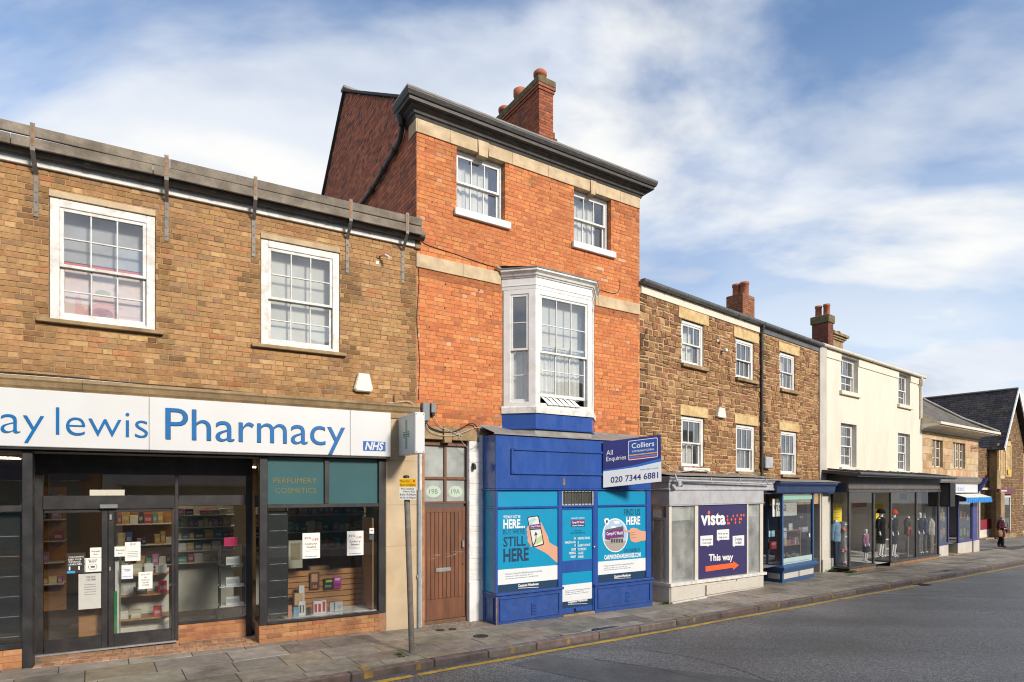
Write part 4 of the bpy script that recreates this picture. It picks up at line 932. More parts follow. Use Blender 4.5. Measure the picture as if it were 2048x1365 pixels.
# ---------------------------------------------------------------- goods inside the pharmacy
rg = random.Random(21)
def boxrow(par, x0, x1, y, z, hmin, hmax, wmin, wmax, d=.08, pal=None, gap=.01):
    x = x0; pal = pal or [(.6, .58, .55), (.35, .05, .08), (.08, .12, .3), (.5, .3, .1), (.05, .05, .06), (.1, .3, .25), (.6, .45, .2), (.45, .2, .35)]
    while x < x1-wmin:
        w = rg.uniform(wmin, wmax); h = rg.uniform(hmin, hmax); c = rg.choice(pal); q = MB()
        q.box(x, min(x+w, x1), y, y+d, z, z+h, .003, col=c); q.box(x+w*.15, min(x+w*.85, x1-.005), y-.0015, y-.0002, z+h*.3, z+h*.62, col=tuple(min(1, v*.5+.3) for v in c))
        part(par, 'product', q, K['goods']); x += w+gap+(rg.uniform(.05, .2) if rg.random() < .22 else 0)
def shelving(nm, label, x0, x1, y, zs_, d=.3, back=(.28, .22, .14), hm=(.08, .2), panel='pine'):
    t = thing(A, nm, ((x0+x1)/2, y, shz0), label, 'shelving'); q = MB(); q.box(x0, x1, y+d, y+d+.03, shz0, zs_[-1]+.3); part(t, 'back_panel', q, K[panel])
    for z in zs_:
        q = MB(); q.box(x0, x1, y, y+d-.002, z-.02, z, .003); part(t, 'shelf', q, K['creampaint']); boxrow(t, x0+.02, x1-.02, y+.05, z, hm[0], hm[1], .06, .16, .15)
    return t
shelving('shelf_unit', 'lit wall shelving with bottles seen through the left pharmacy door', A.x(40, -4.0), A.x(128, -4.0), 4.0, [.6, 1.0, 1.4, 1.8, 2.1])
shelving('shelf_unit', 'product shelving at the back behind the right pharmacy door', A.x(232, -3.5), A.x(350, -3.5), 3.5, [.5, .9, 1.3, 1.7], hm=(.12, .26))
shelving('shelf_unit', 'shelving packed with small goods behind the pharmacy side window', A.x(352, -2.7), A.x(470, -2.7), 2.7, [1.0, 1.22, 1.44, 1.66, 1.88], hm=(.08, .17), panel='creampaint')
shelving('shelf_unit', 'dim perfume shelving far behind the display window', A.x(575, -2.6), A.x(735, -2.6), 2.6, [1.15, 1.5, 1.85, 2.2], hm=(.1, .22), panel='door')
t = thing(A, 'counter_display', (A.x(290, -1.25), 1.2, shz0), 'white tiered gift counter inside the right pharmacy door', 'counter')
x0, x1 = A.x(238, -1.3), A.x(338, -1.3)
q = MB(); q.box(x0, x1, 1.52, 1.56, shz0, A.z(290, 1140, -1.4), .005); part(t, 'back_panel', q, K['creampaint'])
for k, (py, d) in enumerate([(1232, .42), (1187, .34), (1148, .28)]):
    z = A.z(290, py, -1.3); q = MB(); q.box(x0, x1, 1.52-d, 1.518, z-.025, z, .004); part(t, 'shelf', q, K['pine'])
    boxrow(t, x0+.03, x1-.03, 1.52-d+.05, z, .12, .2, .09, .18, .09, [(.55, .03, .12), (.45, .42, .3), (.6, .58, .55), (.05, .05, .06), (.5, .03, .05), (.55, .5, .45)], .03)
q = MB(); q.box(x0, x1, 1.2, 1.5, shz0, A.z(290, 1250, -1.3), .005); part(t, 'plinth', q, K['creampaint'])
q = MB(); x0 = A.x(157, -.9); q.box(x0, x0+.33, .9, 1.25, shz0, A.z(180, 1219, -.9), .004); solo(A, 'wooden_plinth', q, K['pine'], (x0, .9, shz0), 'red brown wooden plinth under the one way notice', 'plinth')
q = MB(); x0 = A.x(230, -.80); q.box(x0, x0+.05, .78, 1.2, shz0, A.z(232, 1106, -.8), .004); solo(A, 'door_screen', q, K['white'], (x0, .8, shz0), 'narrow white screen standing inside the right pharmacy door', 'screen')
q = MB(); x0 = A.x(228.5, -.76); q.box(x0, x0+.035, .72, .775, shz0, A.z(230, 1183, -.76), .004, col=(.02, .25, .06)); solo(A, 'green_strip', q, K['goods'], (x0, .8, shz0), 'green upright strip inside the right pharmacy door', 'strip')
# perfume stand in the side window
t = thing(A, 'perfume_stand', (A.x(462, -.85), .85, shz0), 'glass perfume stand with white cartons in the side window', 'display stand')
x0, x1 = A.x(440, -.85), A.x(489, -.85); q = MB()
for xx in (x0, x1): q.box(xx-.012, xx+.012, .82, .844, shz0, A.z(460, 1093, -.85)); q.box(xx-.012, xx+.012, 1.1, 1.124, shz0, A.z(460, 1093, -.85))
part(t, 'upright', q, K['black'])
for py, nm in [(1211, 0), (1172, 1), (1131, 2)]:
    z = A.z(460, py, -.85); q = MB(); q.box(x0-.01, x1+.01, .80, 1.12, z-.018, z, .003); part(t, 'shelf', q, K['white'] if nm < 2 else K['black'])
    q = MB(); q.box(x0+.09, x1-.07, .88, .95, z, z+.13, .003, col=(.62, .63, .63)); q.box(x0+.1, x1-.09, .8785, .8798, z+.03, z+.10, col=(.40, .42, .44)); part(t, 'carton', q, K['goods'])
q = MB(); q.box(x0+.06, x1-.10, .87, .95, A.z(460, 1093, -.85), A.z(460, 1076, -.85), .004, col=(.6, .02, .14)); part(t, 'pink_box', q, K['goods'])
q = MB(); text(q, 'LANCÔME', on_face(A.x(463, -.80), A.z(463, 1135, -.8), .797), A.x(486, -.8)-A.x(463, -.8), .035, col=(.7, .7, .7)); part(t, 'lettering', q, K['print'])
# right display window: perforated black panel, slat wall, window shelf, goods
def blackpanel(px0, px1, py0, py1, off, label):
    x0, x1, z1, z0 = A.x(px0, off), A.x(px1, off), A.z(px0, py0, off), A.z(px0, py1, off); t = thing(A, 'perforated_panel', (x0, -off, z0), label, 'panel')
    q = MB(); q.box(x0, x1, -off, -off+.03, z0, z1, .003); part(t, 'sheet', q, K['black']); q = MB()
    for k in range(7):
        zz = z0+(z1-z0)*(.03+.94*k/6)
        for j in range(16):
            xx = x0+(x1-x0)*(.12+.8*j/15); q.box(xx-.004, xx+.004, -off-.002, -off-.0003, zz-.004, zz+.004)
    part(t, 'slot', q, K['white'], kind='stuff')
blackpanel(535, 576, 1023, 1236, -.14, 'black perforated panel at the left of the display window')
blackpanel(-30, 42, 1026, 1287, -.14, 'black perforated panel in the leftmost pharmacy window')
wl = thing(A, 'slat_wall', (A.x(640, -.75), .75, .5), 'orange wood slatted panel behind the display goods', 'panel')
x0, x1, zt_, zb_ = A.x(560, -.75), A.x(724, -.75), A.z(640, 1140, -.75), A.z(640, 1240, -.75); n = 9; q = MB(); q.box(x0, x1, .772, .79, zb_-.05, zt_); part(wl, 'backing', q, K['door'])
for k in range(n):
    q = MB(); hh = (zt_-zb_)/n; q.box(x0, x1, .75, .771, zb_+k*hh+.006, zb_+(k+1)*hh-.006, .003); part(wl, 'slat', q, K['pine'])
q = MB(); q.box(A.x(724, -.75), A.x(724, -.75)+.02, .12, .75, zb_-.1, A.z(740, 1035, -.4)); part(wl, 'side_panel', q, K['pine'])
q = MB(); q.box(x0, A.x(730, -.75), .1, .75, z_rb-.03, z_rb-.002); solo(A, 'window_shelf', q, K['white'], (x0, .1, z_rb), 'white shelf along the foot of the display window', 'shelf')
def good(px0, px1, py0, py1, off, d, col, label, deco=(), nm='carton', cat='box'):
    x0, x1, z1, z0 = A.x(px0, off), A.x(px1, off), A.z(px0, py0, off), A.z(px0, py1, off); q = MB(); q.box(x0, x1, -off, -off+d, z0, z1, .003, col=col)
    w, h = x1-x0, z1-z0
    for a, b, c, d_, cl in deco: q.box(x0+a*w, x0+b*w, -off-.0012, -off-.0002, z0+c*h, z0+d_*h, col=cl)
    solo(A, nm, q, K['goods'], (x0, -off, z0), label, cat)
zsf = z_rb
def gon(px0, px1, py0, off, d, col, label, deco=()):
    x0, x1 = A.x(px0, off), A.x(px1, off); z1 = A.z(px0, py0, off); q = MB(); z0 = zsf; q.box(x0, x1, -off, -off+d, z0, z1, .003, col=col); w, h = x1-x0, z1-z0
    for a, b, c, d_, cl in deco: q.box(x0+a*w, x0+b*w, -off-.0012, -off-.0002, z0+c*h, z0+d_*h, col=cl)
    solo(A, 'carton', q, K['goods'], (x0, -off, z0), label, 'box')
gon(576, 584, 1212, -.2, .06, (.55, .25, .16), 'salmon pink carton at left of the window shelf'); gon(587, 596, 1216, -.22, .06, (.16, .32, .45), 'small blue carton on the window shelf')
gon(597, 611, 1204, -.28, .05, (.62, .62, .63), 'white perfume carton with dark bottles on the window shelf', [(.15, .4, .2, .75, (.05, .05, .06)), (.6, .8, .2, .75, (.1, .1, .12))])
gon(626, 654, 1202, -.30, .05, (.6, .6, .6), 'white gift box with red tubes on the window shelf', [(.1, .28, .12, .72, (.4, .03, .04)), (.38, .56, .12, .72, (.4, .03, .04)), (.68, .88, .12, .88, (.45, .03, .03)), (.0, .04, 0, 1, (.3, .03, .05)), (.96, 1, 0, 1, (.3, .03, .05)), (0, 1, .96, 1, (.3, .03, .05))])
gon(614, 622, 1216, -.25, .05, (.03, .03, .03), 'small black carton on the window shelf'); gon(670, 686, 1205, -.35, .08, (.55, .54, .56), 'pale round gift tin on the window shelf', [(.3, .8, .3, .7, (.40, .40, .44))]); gon(660, 671, 1206, -.38, .06, (.5, .47, .52), 'lilac carton beside the pale gift tin')
gon(589, 607, 1188, -.5, .09, (.5, .33, .2), 'tan carton stacked behind the white perfume carton'); gon(598, 609, 1172, -.52, .06, (.55, .56, .57), 'tall grey carton standing at the back of the window shelf')
good(620, 639, 1146, 1180, -.70, .03, (.10, .04, .02), 'dark poster card hung on the slat wall', [(.15, .8, .45, .92, (.45, .24, .13)), (.3, .45, .08, .25, (.55, .2, .08)), (.55, .7, .08, .25, (.55, .2, .08))], 'hanging_card', 'card')
good(648, 666, 1158, 1180, -.70, .03, (.02, .025, .02), 'black and green hanging pack on the slat wall', [(.2, .9, .65, .85, (.35, .5, .05)), (.1, .8, .2, .4, (.15, .2, .1))], 'hanging_pack', 'pack')
good(667, 683, 1155, 1178, -.70, .03, (.42, .03, .27), 'magenta hanging pack on the slat wall', [(.2, .8, .7, .9, (.6, .5, .6)), (.1, .9, .15, .45, (.2, .02, .15))], 'hanging_pack', 'pack')
good(621, 660, 1135, 1144, -.80, .2, (.33, .19, .1), 'brown cardboard box lying on top of the slat wall')
good(577, 605, 1082, 1138, -1.0, .05, (.42, .40, .34), 'pale till screen frame seen behind the display window', [(.15, .85, .3, .9, (.25, .2, .12))], 'till_screen', 'screen')
def lampbox(px0, px1, py, dy, w, lab):
    y = dy; x0, x1 = A.x(px0, -dy), A.x(px1, -dy); t = thing(A, 'ceiling_light', ((x0+x1)/2, y, 2.8), lab, 'light'); q = MB(); q.frame(x0, x1, y, y+w, .03, 2.81, 2.849) if False else q.box(x0-.03, x1+.03, y-.03, y+w+.03, 2.82, 2.849); part(t, 'housing', q, K['white']); q = MB(); q.box(x0, x1, y, y+w, 2.808, 2.819); part(t, 'diffuser', q, K['lamp'])
lampbox(255, 330, 960, 2.6, .5, 'lit ceiling light above the pharmacy doors'); lampbox(460, 520, 965, 3.2, .5, 'lit ceiling light behind the pharmacy side window'); lampbox(-30, 30, 930, 1.2, .4, 'lit ceiling light in the leftmost pharmacy window'); lampbox(560, 640, 930, 3.2, .5, 'lit ceiling light hidden behind the teal panels')
# ---------------------------------------------------------------- fittings on the pharmacy front
def alarm(fr, px0, px1, py0, py1, label, top=None, off=.09):
    x0, x1, z1, z0 = fr.x(px0, off), fr.x(px1, off), fr.z(px0, py0, off), fr.z(px0, py1, off); w, h = x1-x0, z1-z0; t = thing(fr, 'alarm_box', (x0+w/2, 0, z0), label, 'alarm box')
    q = MB(); P = [(.0, .14), (.12, 0), (.88, 0), (1, .14), (.80, 1), (.22, 1)]; back = [(x0+a*w, z0+b*h) for a, b in P]; fr_ = [(x0+(.5+(a-.5)*.86)*w, z0+(.5+(b-.5)*.9)*h) for a, b in P]
    n = 6; v = [(x, -.006, z) for x, z in back]+[(x, -off+.02, z) for x, z in back]+[(x, -off, z) for x, z in fr_]
    q.add(v, [(i, (i+1) % n, (i+1) % n+n, i+n) for i in range(n)]+[(i+n, (i+1) % n+n, (i+1) % n+2*n, i+2*n) for i in range(n)]+[tuple(range(2*n, 3*n))]); part(t, 'cover', q, K['plastic'])
    if top: q = MB(); q.box(x0+w*.25, x0+w*.75, -off+.01, -.02, z1, z1+h*.08, .004, col=top); part(t, 'strobe', q, K['goods'])
alarm(A, 709, 747, 745, 782, 'cream trapezium alarm box on the brown brick pharmacy wall')
t = thing(A, 'bracket_camera', (A.x(765), 0, A.z(765, 520)), 'small dark camera bracket high on the brown brick wall', 'camera'); x, z = A.xz(757, 514)
q = MB(); q.box(x-.03, x+.03, -.03, -.006, z-.03, z+.03, .004); part(t, 'mount', q, K['stone_dark']); q = MB(); q.tube([(x, -.03, z), (x+.05, -.10, z-.005), (x+.10, -.14, z-.02)], .012); part(t, 'arm', q, K['rust']); q = MB(); q.tube([(x+.08, -.12, z-.0), (x+.12, -.2, z-.05)], .022); part(t, 'head', q, K['white'])
q = MB(); x, z = A.xz(751, 525); q.box(x, x+.055, -.016, -.010, z-.03, z+.02, col=(.7, .7, .7)); text(q, '16', on_face(x+.01, z-.018, -.0175), .035, .025, col=(.3, .3, .3)); solo(A, 'number_tag', q, K['print'], (x, 0, z), 'small white number tag under the wall camera', 'tag')
q = MB(); x = A.x(788); q.tube([(x, -.05, zt-.01), (x, -.05, zt+.16)], .012); solo(A, 'vent_pipe', q, K['stone_dark'], (x, -.05, zt), 'short upright pipe stub on the stone band', 'pipe')
def cable(fr, pts, r, m_, label, off=.012):
    q = MB(); P = []
    for p in pts:
        o = p[2] if len(p) > 2 else off; P.append((fr.x(p[0], o), -o, fr.z(p[0], p[1], o)))
    # smooth the polyline
    S = [P[0]]
    for i in range(len(P)-1):
        a, b = Vector(P[i]), Vector(P[i+1]); p0 = Vector(P[max(i-1, 0)]); p3 = Vector(P[min(i+2, len(P)-1)])
        for k in range(1, 5):
            t = k/4; S.append(tuple(0.5*((2*a)+(b-p0)*t+(2*p0-5*a+4*b-p3)*t*t+(3*a-p0-3*b+p3)*t**3)))
    q.tube(S, r, 6); return solo(fr, 'cable', q, m_, P[0], label, 'cable')
cable(A, [(0, 744), (90, 750), (167, 757), (260, 766), (350, 773), (430, 779), (520, 788), (600, 795), (700, 802), (760, 806), (832, 811)], .008, K['cable'], 'black cable running along the stone band over the pharmacy sign', .03)
cable(A, [(0, 748), (167, 760), (350, 776), (520, 790), (700, 805), (780, 806), (815, 803), (830, 811)], .006, K['cablew'], 'pale cable running beside the black one over the sign', .04)
# ---------------------------------------------------------------- red brick house
rh = thing(B, 'red_brick_house', (0, 0, 0), 'tall narrow orange red brick house with black cornice and white oriel bay', 'building')
zL0, zL1 = (B.z(833, 264.7)+B.z(1278, 418.5))/2, (B.z(833, 238.4)+B.z(1278, 397))/2      # stone lintel course
zS0, zS1 = (B.z(833, 534.4)+B.z(1279, 630.8))/2, (B.z(833, 507.3)+B.z(1279, 609.6))/2    # string course
t1 = (B.x(913.4), B.x(1010), B.z(913.4, 416), zL0); t2 = (B.x(1148), B.x(1221.7), B.z(1148, 485), zL0)
ts0 = (t1[2]+t2[2])/2; t1 = (*t1[:2], ts0, zL0); t2 = (*t2[:2], ts0, zL0)
bx0, bx1, bx2, bx3, bo = 1.744, 2.205, 3.565, 4.025, .465
bayh = (bx0+.08, bx3-.08, 3.7, 6.25)
dz1 = B.z(850, 878, .02); dh = (B.x(845, -.1), B.x(938, -.1), -.4, dz1)
shop = (1.34, 5.19, -.4, 3.30)
m = MB(); wall_holes(m, 0, WB, -.8, zL1, [t1, t2, bayh, dh, shop], 0.0, .22)
m.quad((WB, 0, -.8), (WB, 7, -.8), (WB, 7, 9.1), (WB, 0, 9.1))
fw = part(rh, 'front_wall', m, K['mortar'])
rr = random.Random(77)
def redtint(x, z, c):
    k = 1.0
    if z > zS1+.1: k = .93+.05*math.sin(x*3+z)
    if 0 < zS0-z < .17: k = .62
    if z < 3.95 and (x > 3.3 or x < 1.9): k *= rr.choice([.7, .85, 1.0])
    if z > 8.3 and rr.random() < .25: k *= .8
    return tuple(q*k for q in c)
BH = [t1, t2, (bx0-.02, bx3+.02, 3.48, 6.52)]
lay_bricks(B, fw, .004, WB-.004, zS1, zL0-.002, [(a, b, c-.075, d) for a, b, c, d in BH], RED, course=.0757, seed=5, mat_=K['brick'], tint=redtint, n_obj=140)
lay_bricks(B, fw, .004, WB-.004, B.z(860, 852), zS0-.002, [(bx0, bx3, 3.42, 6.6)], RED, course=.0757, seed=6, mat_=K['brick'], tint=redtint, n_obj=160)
q = MB()
for px, py in [(891, 569), (889, 617), (896, 718), (858, 655), (981, 634), (890, 735), (979, 731), (948, 742), (1006, 583), (852, 296), (864, 405), (1101, 378), (1268, 433), (1219, 776), (1202, 758), (1244, 640), (1235, 784), (1227, 625), (958, 581)]:
    x, z = B.xz(px, py); q.box(x-.009, x+.009, -.014, .0, z-.012, z+.012)
part(fw, 'nail', q, K['black'], kind='stuff')
# side gable wall, facing the pharmacy roof
def sidey(px, py, x=0.0):
    u = (px-CX)/FPX; X0 = B.o[0]+B.d[0]*x; Yq = B.o[1]+B.d[1]*x; y = (X0-u*Yq)/(B.d[1]+u*B.d[0]); return y, EYE+(HY-py)/FPX*(Yq+B.d[0]*y)
ry, rz = sidey(691, 186); bky, bkz = sidey(648.5, 389); f0y, f0z = sidey(794, 199)
sl_f = (rz-9.12)/ry; sl_b = (rz-bkz)/(bky-ry)
topz = lambda y: min(9.12+sl_f*y, rz-sl_b*(y-ry)) if y > .42 else 9.0
m = MB(); ye = 7.2
poly = [(.0, 4.5), (ye, 4.5), (ye, topz(ye)), (ry, rz), (.43, topz(.43)), (.0, 9.0)]
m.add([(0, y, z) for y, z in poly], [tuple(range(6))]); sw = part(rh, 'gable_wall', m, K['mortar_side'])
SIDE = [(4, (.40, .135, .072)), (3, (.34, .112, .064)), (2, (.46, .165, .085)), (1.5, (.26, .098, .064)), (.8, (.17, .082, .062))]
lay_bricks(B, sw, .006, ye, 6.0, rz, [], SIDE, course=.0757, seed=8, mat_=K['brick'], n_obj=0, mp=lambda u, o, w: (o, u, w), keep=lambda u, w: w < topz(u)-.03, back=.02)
# roof slopes with verge
m = MB(); e = .06
for a, b in [((-.05, 9.16), (ry, rz+.07)), ((ry, rz+.07), (ye+.3, topz(ye+.3)+.07))]:
    m.add([(x, a[0], a[1]) for x in (-e, WB)]+[(x, b[0], b[1]) for x in (WB, -e)]+[(x, a[0], a[1]-.05) for x in (-e, WB)]+[(x, b[0], b[1]-.05) for x in (WB, -e)], [(0, 1, 2, 3), (4, 5, 6, 7), (0, 3, 7, 4), (1, 2, 6, 5), (0, 1, 5, 4)], (.055, .052, .05))
rf = part(rh, 'roof', m, K['slate'])
q = MB(); q.box(-e-.02, WB, ry-.12, ry+.12, rz+.03, rz+.11, .02); part(rf, 'ridge_tile', q, K['leadgrey'])
# lintel course of stones, keystones and string course
cuts = [0, B.x(899), B.x(952), B.x(973), B.x(1024), B.x(1090), B.x(1160), B.x(1178), B.x(1186), B.x(1233), WB]
cuts = [0, B.x(899), B.x(954), B.x(976), B.x(1023), B.x(1095), B.x(1178.5), B.x(1190), B.x(1239), WB]
for i, (a, b) in enumerate(zip(cuts, cuts[1:])):
    key = i in (2, 6); q = MB()
    if key: q.prism([(a+.003, zL1), (b-.003, zL1), (b-.03, zL0-.05), (a+.02, zL0-.05)], -.045, .2)
    else: q.box(a+.0025, b-.0025, -.028, .2, zL0, zL1, .004)
    part(rh, 'keystone' if key else 'lintel_stone', q, K['stone'])
q = MB(); q.box(-.022, 0.0, -.026, .3, zL0, zL1, .004); part(rh, 'lintel_stone', q, K['stone'])
for a, b in [(-.012, B.x(925)), (B.x(925), bx0-.03), (bx3+.02, B.x(1195)), (B.x(1195), WB-.002)]:
    q = MB(); q.box(a+.002, b-.002, -.026, .12, zS0, zS1, .004); part(rh, 'string_course', q, K['stone'])
# cornice in sections
zc = 9.13
pr = [(0, zL1+.0), (.03, zL1+.0), (.045, zL1+.045), (.075, zL1+.06), (.085, zL1+.10), (.14, zL1+.13), (.15, zL1+.16), (.225, zL1+.165), (.23, zc-.10), (.255, zc-.09), (.28, zc-.03), (.28, zc), (.0, zc+.03)]
m = MB(); m.sweep(pr, [(0, .42), (0, 0), (WB, 0), (WB, .5)]); part(rh, 'cornice', m, K['cornice'])
m = MB(); m.sweep([(.20, zc+.002), (.285, zc+.002), (.29, zc+.03), (.20, zc+.05)], [(0, .42), (0, 0), (WB, 0), (WB, .5)]); part(rh, 'gutter', m, K['leadgrey'])
# downpipe on the gable
y0, z0 = sidey(803, 232, -.10); pts = [(-.15, .36, zc-.05), (-.15, .36, zc-.20)]
def sp(px, py, x=-.07):
    y, z = sidey(px, py, x); return (x, y, z)
P = [sp(802, 240, -.13), sp(804, 258, -.09), sp(799, 282), sp(790, 300), sp(768, 338), sp(745, 378), sp(722, 409)]
q = MB(); q.tube([(-.16, .33, zc-.08), (-.14, .38, zc-.18)]+P, .045, 10); dp = part(rh, 'downpipe', q, K['gutter'])
q = MB(); q.lathe(-.15, .35, [(.04, zc-.30), (.05, zc-.26), (.09, zc-.16), (.10, zc-.05)], 12); part(dp, 'hopper', q, K['gutter'])
for a, b in [((790, 300), (786, 307)), ((745, 378), (741, 385)), ((768, 338), (764, 345))]:
    q = MB(); q.tube([sp(*a), sp(*b)], .058, 10); part(dp, 'collar', q, K['gutter'])
# top floor sash windows
for i, h in enumerate((t1, t2)):
    sm = MB(); sm.box(h[0]-.06, h[1]+.10, -.07, .1, h[2]-.135, h[2]-.002, .008)
    def cur(w, x0, x1, z0, z1, y, i=i):
        part(w, 'curtain', drape(x0-.02, x0+(x1-x0)*.86, z0, z1, y+.06, .02, 60, 30, i), K['net'])
    sash_window(rh, B, h[0], h[1], h[2], h[3]-.005, .115, 3, 1, 1, .05, .52, curtain=cur, sill=(sm, K['white']), seed=10+i, depth=.12, topfw=.06)
# oriel bay window
by = thing(B, 'bay_window', ((bx0+bx3)/2, 0, 3.5), 'white canted oriel bay window over the blue shopfront', 'bay window')
path = [(bx0, 0), (bx1, -bo), (bx2, -bo), (bx3, 0)]
zA0, zA1, zW0, zH0, zH1, zC1 = 3.49, 3.79, 3.93, 6.13, 6.34, 6.50
def shrink(p, k): return p
m = MB(); m.sweep([(-.06, zA0), (.02, zA0), (.022, zA0+.03), (.005, zA0+.045), (.005, zA1), (-.06, zA1)], path); part(by, 'apron', m, K['blue'])
m = MB(); m.sweep([(-.06, zA1+.001), (.035, zA1+.001), (.04, zW0-.03), (.02, zW0), (-.06, zW0)], path); part(by, 'sill_band', m, K['white_worn'])
m = MB(); m.sweep([(-.08, zH0), (.0, zH0), (.004, zH0+.06), (.014, zH0+.065), (.014, zH0+.08), (.004, zH0+.085), (.004, zH1), (-.08, zH1)], path); part(by, 'head_fascia', m, K['white'])
m = MB(); m.sweep([(-.05, zH1+.001), (.02, zH1+.001), (.03, zH1+.03), (.05, zH1+.035), (.06, zH1+.07), (.10, zH1+.10), (.11, zH1+.105), (.11, zC1-.02), (-.05, zC1)], path); part(by, 'cornice', m, K['white_worn'])
m = MB(); m.sweep([(-.05, zC1+.001), (.12, zC1-.018), (.125, zC1+.005), (-.05, zC1+.03)], path); m.add([(bx0-.06, 0, zC1+.09), (bx1-.02, -bo-.06, zC1+.02), (bx2+.02, -bo-.06, zC1+.02), (bx3+.06, 0, zC1+.09)], [(0, 1, 2, 3)]); part(by, 'lead_roof', m, K['leadgrey'])
q = MB(); q.tube([(bx0-.16, -.06, zC1+.03), (bx0-.05, -.07, zC1-.005)], .025, 6); part(by, 'overflow', q, K['leadgrey'])
m = MB(); m.add([(*p, zA0+.002) for p in path], [(0, 1, 2, 3)]); m.add([(*p, zH1-.01) for p in path], [(0, 1, 2, 3)]); part(by, 'soffit', m, K['white_worn'])
cl = math.hypot(bx1-bx0, bo)
def netbay(w, x0, x1, z0, z1, y):
    blind(.52, 1.0)(w, x0, x1, z0, z1, y+.05); part(w, 'curtain', drape(x0-.02, x1-.06, z0+.12, z0+(z1-z0)*.56, y+.06, .02, 90, 60, 5), K['net'])  # pale upper blind is added in place of cloud reflected in the panes
bw = sash_window(by, B, bx1+.002, bx2-.002, zW0+.002, zH0-.002, -bo, 3, 2, 2, .105, .475, curtain=netbay, room=False, raise_=.13, seed=31, depth=.10, topfw=.10, name='front_sash')
XF[0] = Matrix.Translation((bx0, 0, 0)) @ Matrix.Rotation(-math.atan2(bo, bx1-bx0), 4, 'Z')
def netside(w, x0, x1, z0, z1, y): part(w, 'curtain', drape(x0-.02, x0+(x1-x0)*.86, z0, z0+(z1-z0)*.50, y+.05, .018, 40, 22, 7), K['net'])
sash_window(by, B, .03, cl-.004, zW0+.002, zH0-.002, .0, 1, 2, 2, .135, .49, curtain=netside, room=False, seed=33, depth=.10, topfw=.09, name='side_sash')
XF[0] = Matrix.Translation((bx2, -bo, 0)) @ Matrix.Rotation(math.atan2(bo, bx3-bx2), 4, 'Z')
sash_window(by, B, .004, cl-.03, zW0+.002, zH0-.002, .0, 1, 2, 2, .135, .49, curtain=netside, room=False, seed=34, depth=.10, topfw=.09, name='side_sash')
XF[0] = None
q = MB(); X0, X1, Z0, Z1, Yb = .4, 5.0, 3.6, 6.24, 3.0
for f in ([(X0, Yb, Z0), (X1, Yb, Z0), (X1, Yb, Z1), (X0, Yb, Z1)], [(X0, .23, Z0), (X0, Yb, Z0), (X0, Yb, Z1), (X0, .23, Z1)], [(X1, .23, Z0), (X1, Yb, Z0), (X1, Yb, Z1), (X1, .23, Z1)], [(X0, .23, Z0), (X1, .23, Z0), (X1, Yb, Z0), (X0, Yb, Z0)], [(X0, .23, Z1), (X1, .23, Z1), (X1, Yb, Z1), (X0, Yb, Z1)]): q.quad(*f)
part(by, 'room', q, K['room'])
q = MB()
for k in range(6):        # folded slatted blind pushed out under the raised sash
    x = bx1+.16+k*.135; q.add([(x, -bo+.06, zW0+.19), (x+.12, -bo+.06, zW0+.17), (x+.23, -bo-.03, zW0+.04), (x+.11, -bo-.035, zW0+.03)], [(0, 1, 2, 3)]); q.add([(x, -bo+.065, zW0+.19), (x+.12, -bo+.065, zW0+.17), (x+.23, -bo-.025, zW0+.04), (x+.11, -bo-.03, zW0+.03)], [(3, 2, 1, 0)])
solo(B, 'folded_blind', q, K['white'], (bx1+.2, -bo, zW0), 'crumpled white slatted blind hanging out under the raised bay sash', 'blind')
# chimney stack on the far party wall
ch_x0, ch_x1, ch_y0, ch_y1, ch_t = 4.91, 5.37, 3.26, 6.1, 13.28
m = MB(); m.box(ch_x0, ch_x1, ch_y0, ch_y1, 9.0, ch_t-.32); st = part(rh, 'chimney', m, K['mortar_side'])
CHB = [(4, (.33, .10, .05)), (3, (.27, .085, .045)), (2, (.20, .07, .045)), (1, (.40, .13, .06))]
hz = ch_t-.34
lay_bricks(B, st, ch_x0, ch_x1, 9.6, hz, [], CHB, seed=12, mat_=K['brick'], n_obj=0, mp=lambda u, o, w: (u, ch_y0+o, w), back=.03)
lay_bricks(B, st, ch_y0, ch_y1, 9.6, hz, [(ch_y0+.85, ch_y0+1.0, 9, hz-.1), (ch_y0+1.8, ch_y0+1.95, 9, hz-.1)], CHB, seed=13, mat_=K['brick'], n_obj=0, mp=lambda u, o, w: (ch_x0+o, u, w), back=.03)
for k, (g_, z0, z1) in enumerate([(.03, hz, hz+.075), (.055, hz+.075, hz+.15)]):
    q = MB(); q.box(ch_x0-g_, ch_x1+g_, ch_y0-g_, ch_y1+g_, z0+.002, z1, .006); part(st, 'corbel', q, mat('corbel_brick%d' % k, (.30, .095, .05), .9, .2, 9, .5, 60))
q = MB(); q.box(ch_x0-.06, ch_x1+.06, ch_y0-.06, ch_y1+.06, hz+.152, ch_t, .02); part(st, 'cap', q, K['moss'])
for d_, z0 in ((.07, 11.95), (.15, 11.80)): q = MB(); q.box(ch_x1, ch_x1+d_, ch_y0+.01, ch_y0+.6, z0-1.2, z0, .005); part(st, 'offset_step', q, K['mortar_side'])
for i, y in enumerate((ch_y0+.28, ch_y0+1.25, ch_y0+2.1)):
    zt_ = ch_t+(.34 if i == 0 else .36); q = MB(); cx = (ch_x0+ch_x1)/2
    if i < 1 or i == 2: q.lathe(cx, y, [(.15, ch_t-.02), (.14, ch_t+.20), (.17, ch_t+.21), (.185, ch_t+.25), (.185, ch_t+.31), (.14, ch_t+.36), (.03, ch_t+.39)], 16)
    else: q.lathe(cx, y, [(.19, ch_t-.02), (.16, ch_t+.14), (.17, ch_t+.15), (.20, ch_t+.24), (.20, ch_t+.38), (.16, ch_t+.38), (.15, ch_t+.25)], 16)
    part(st, 'chimney_pot', q, K['pot'])
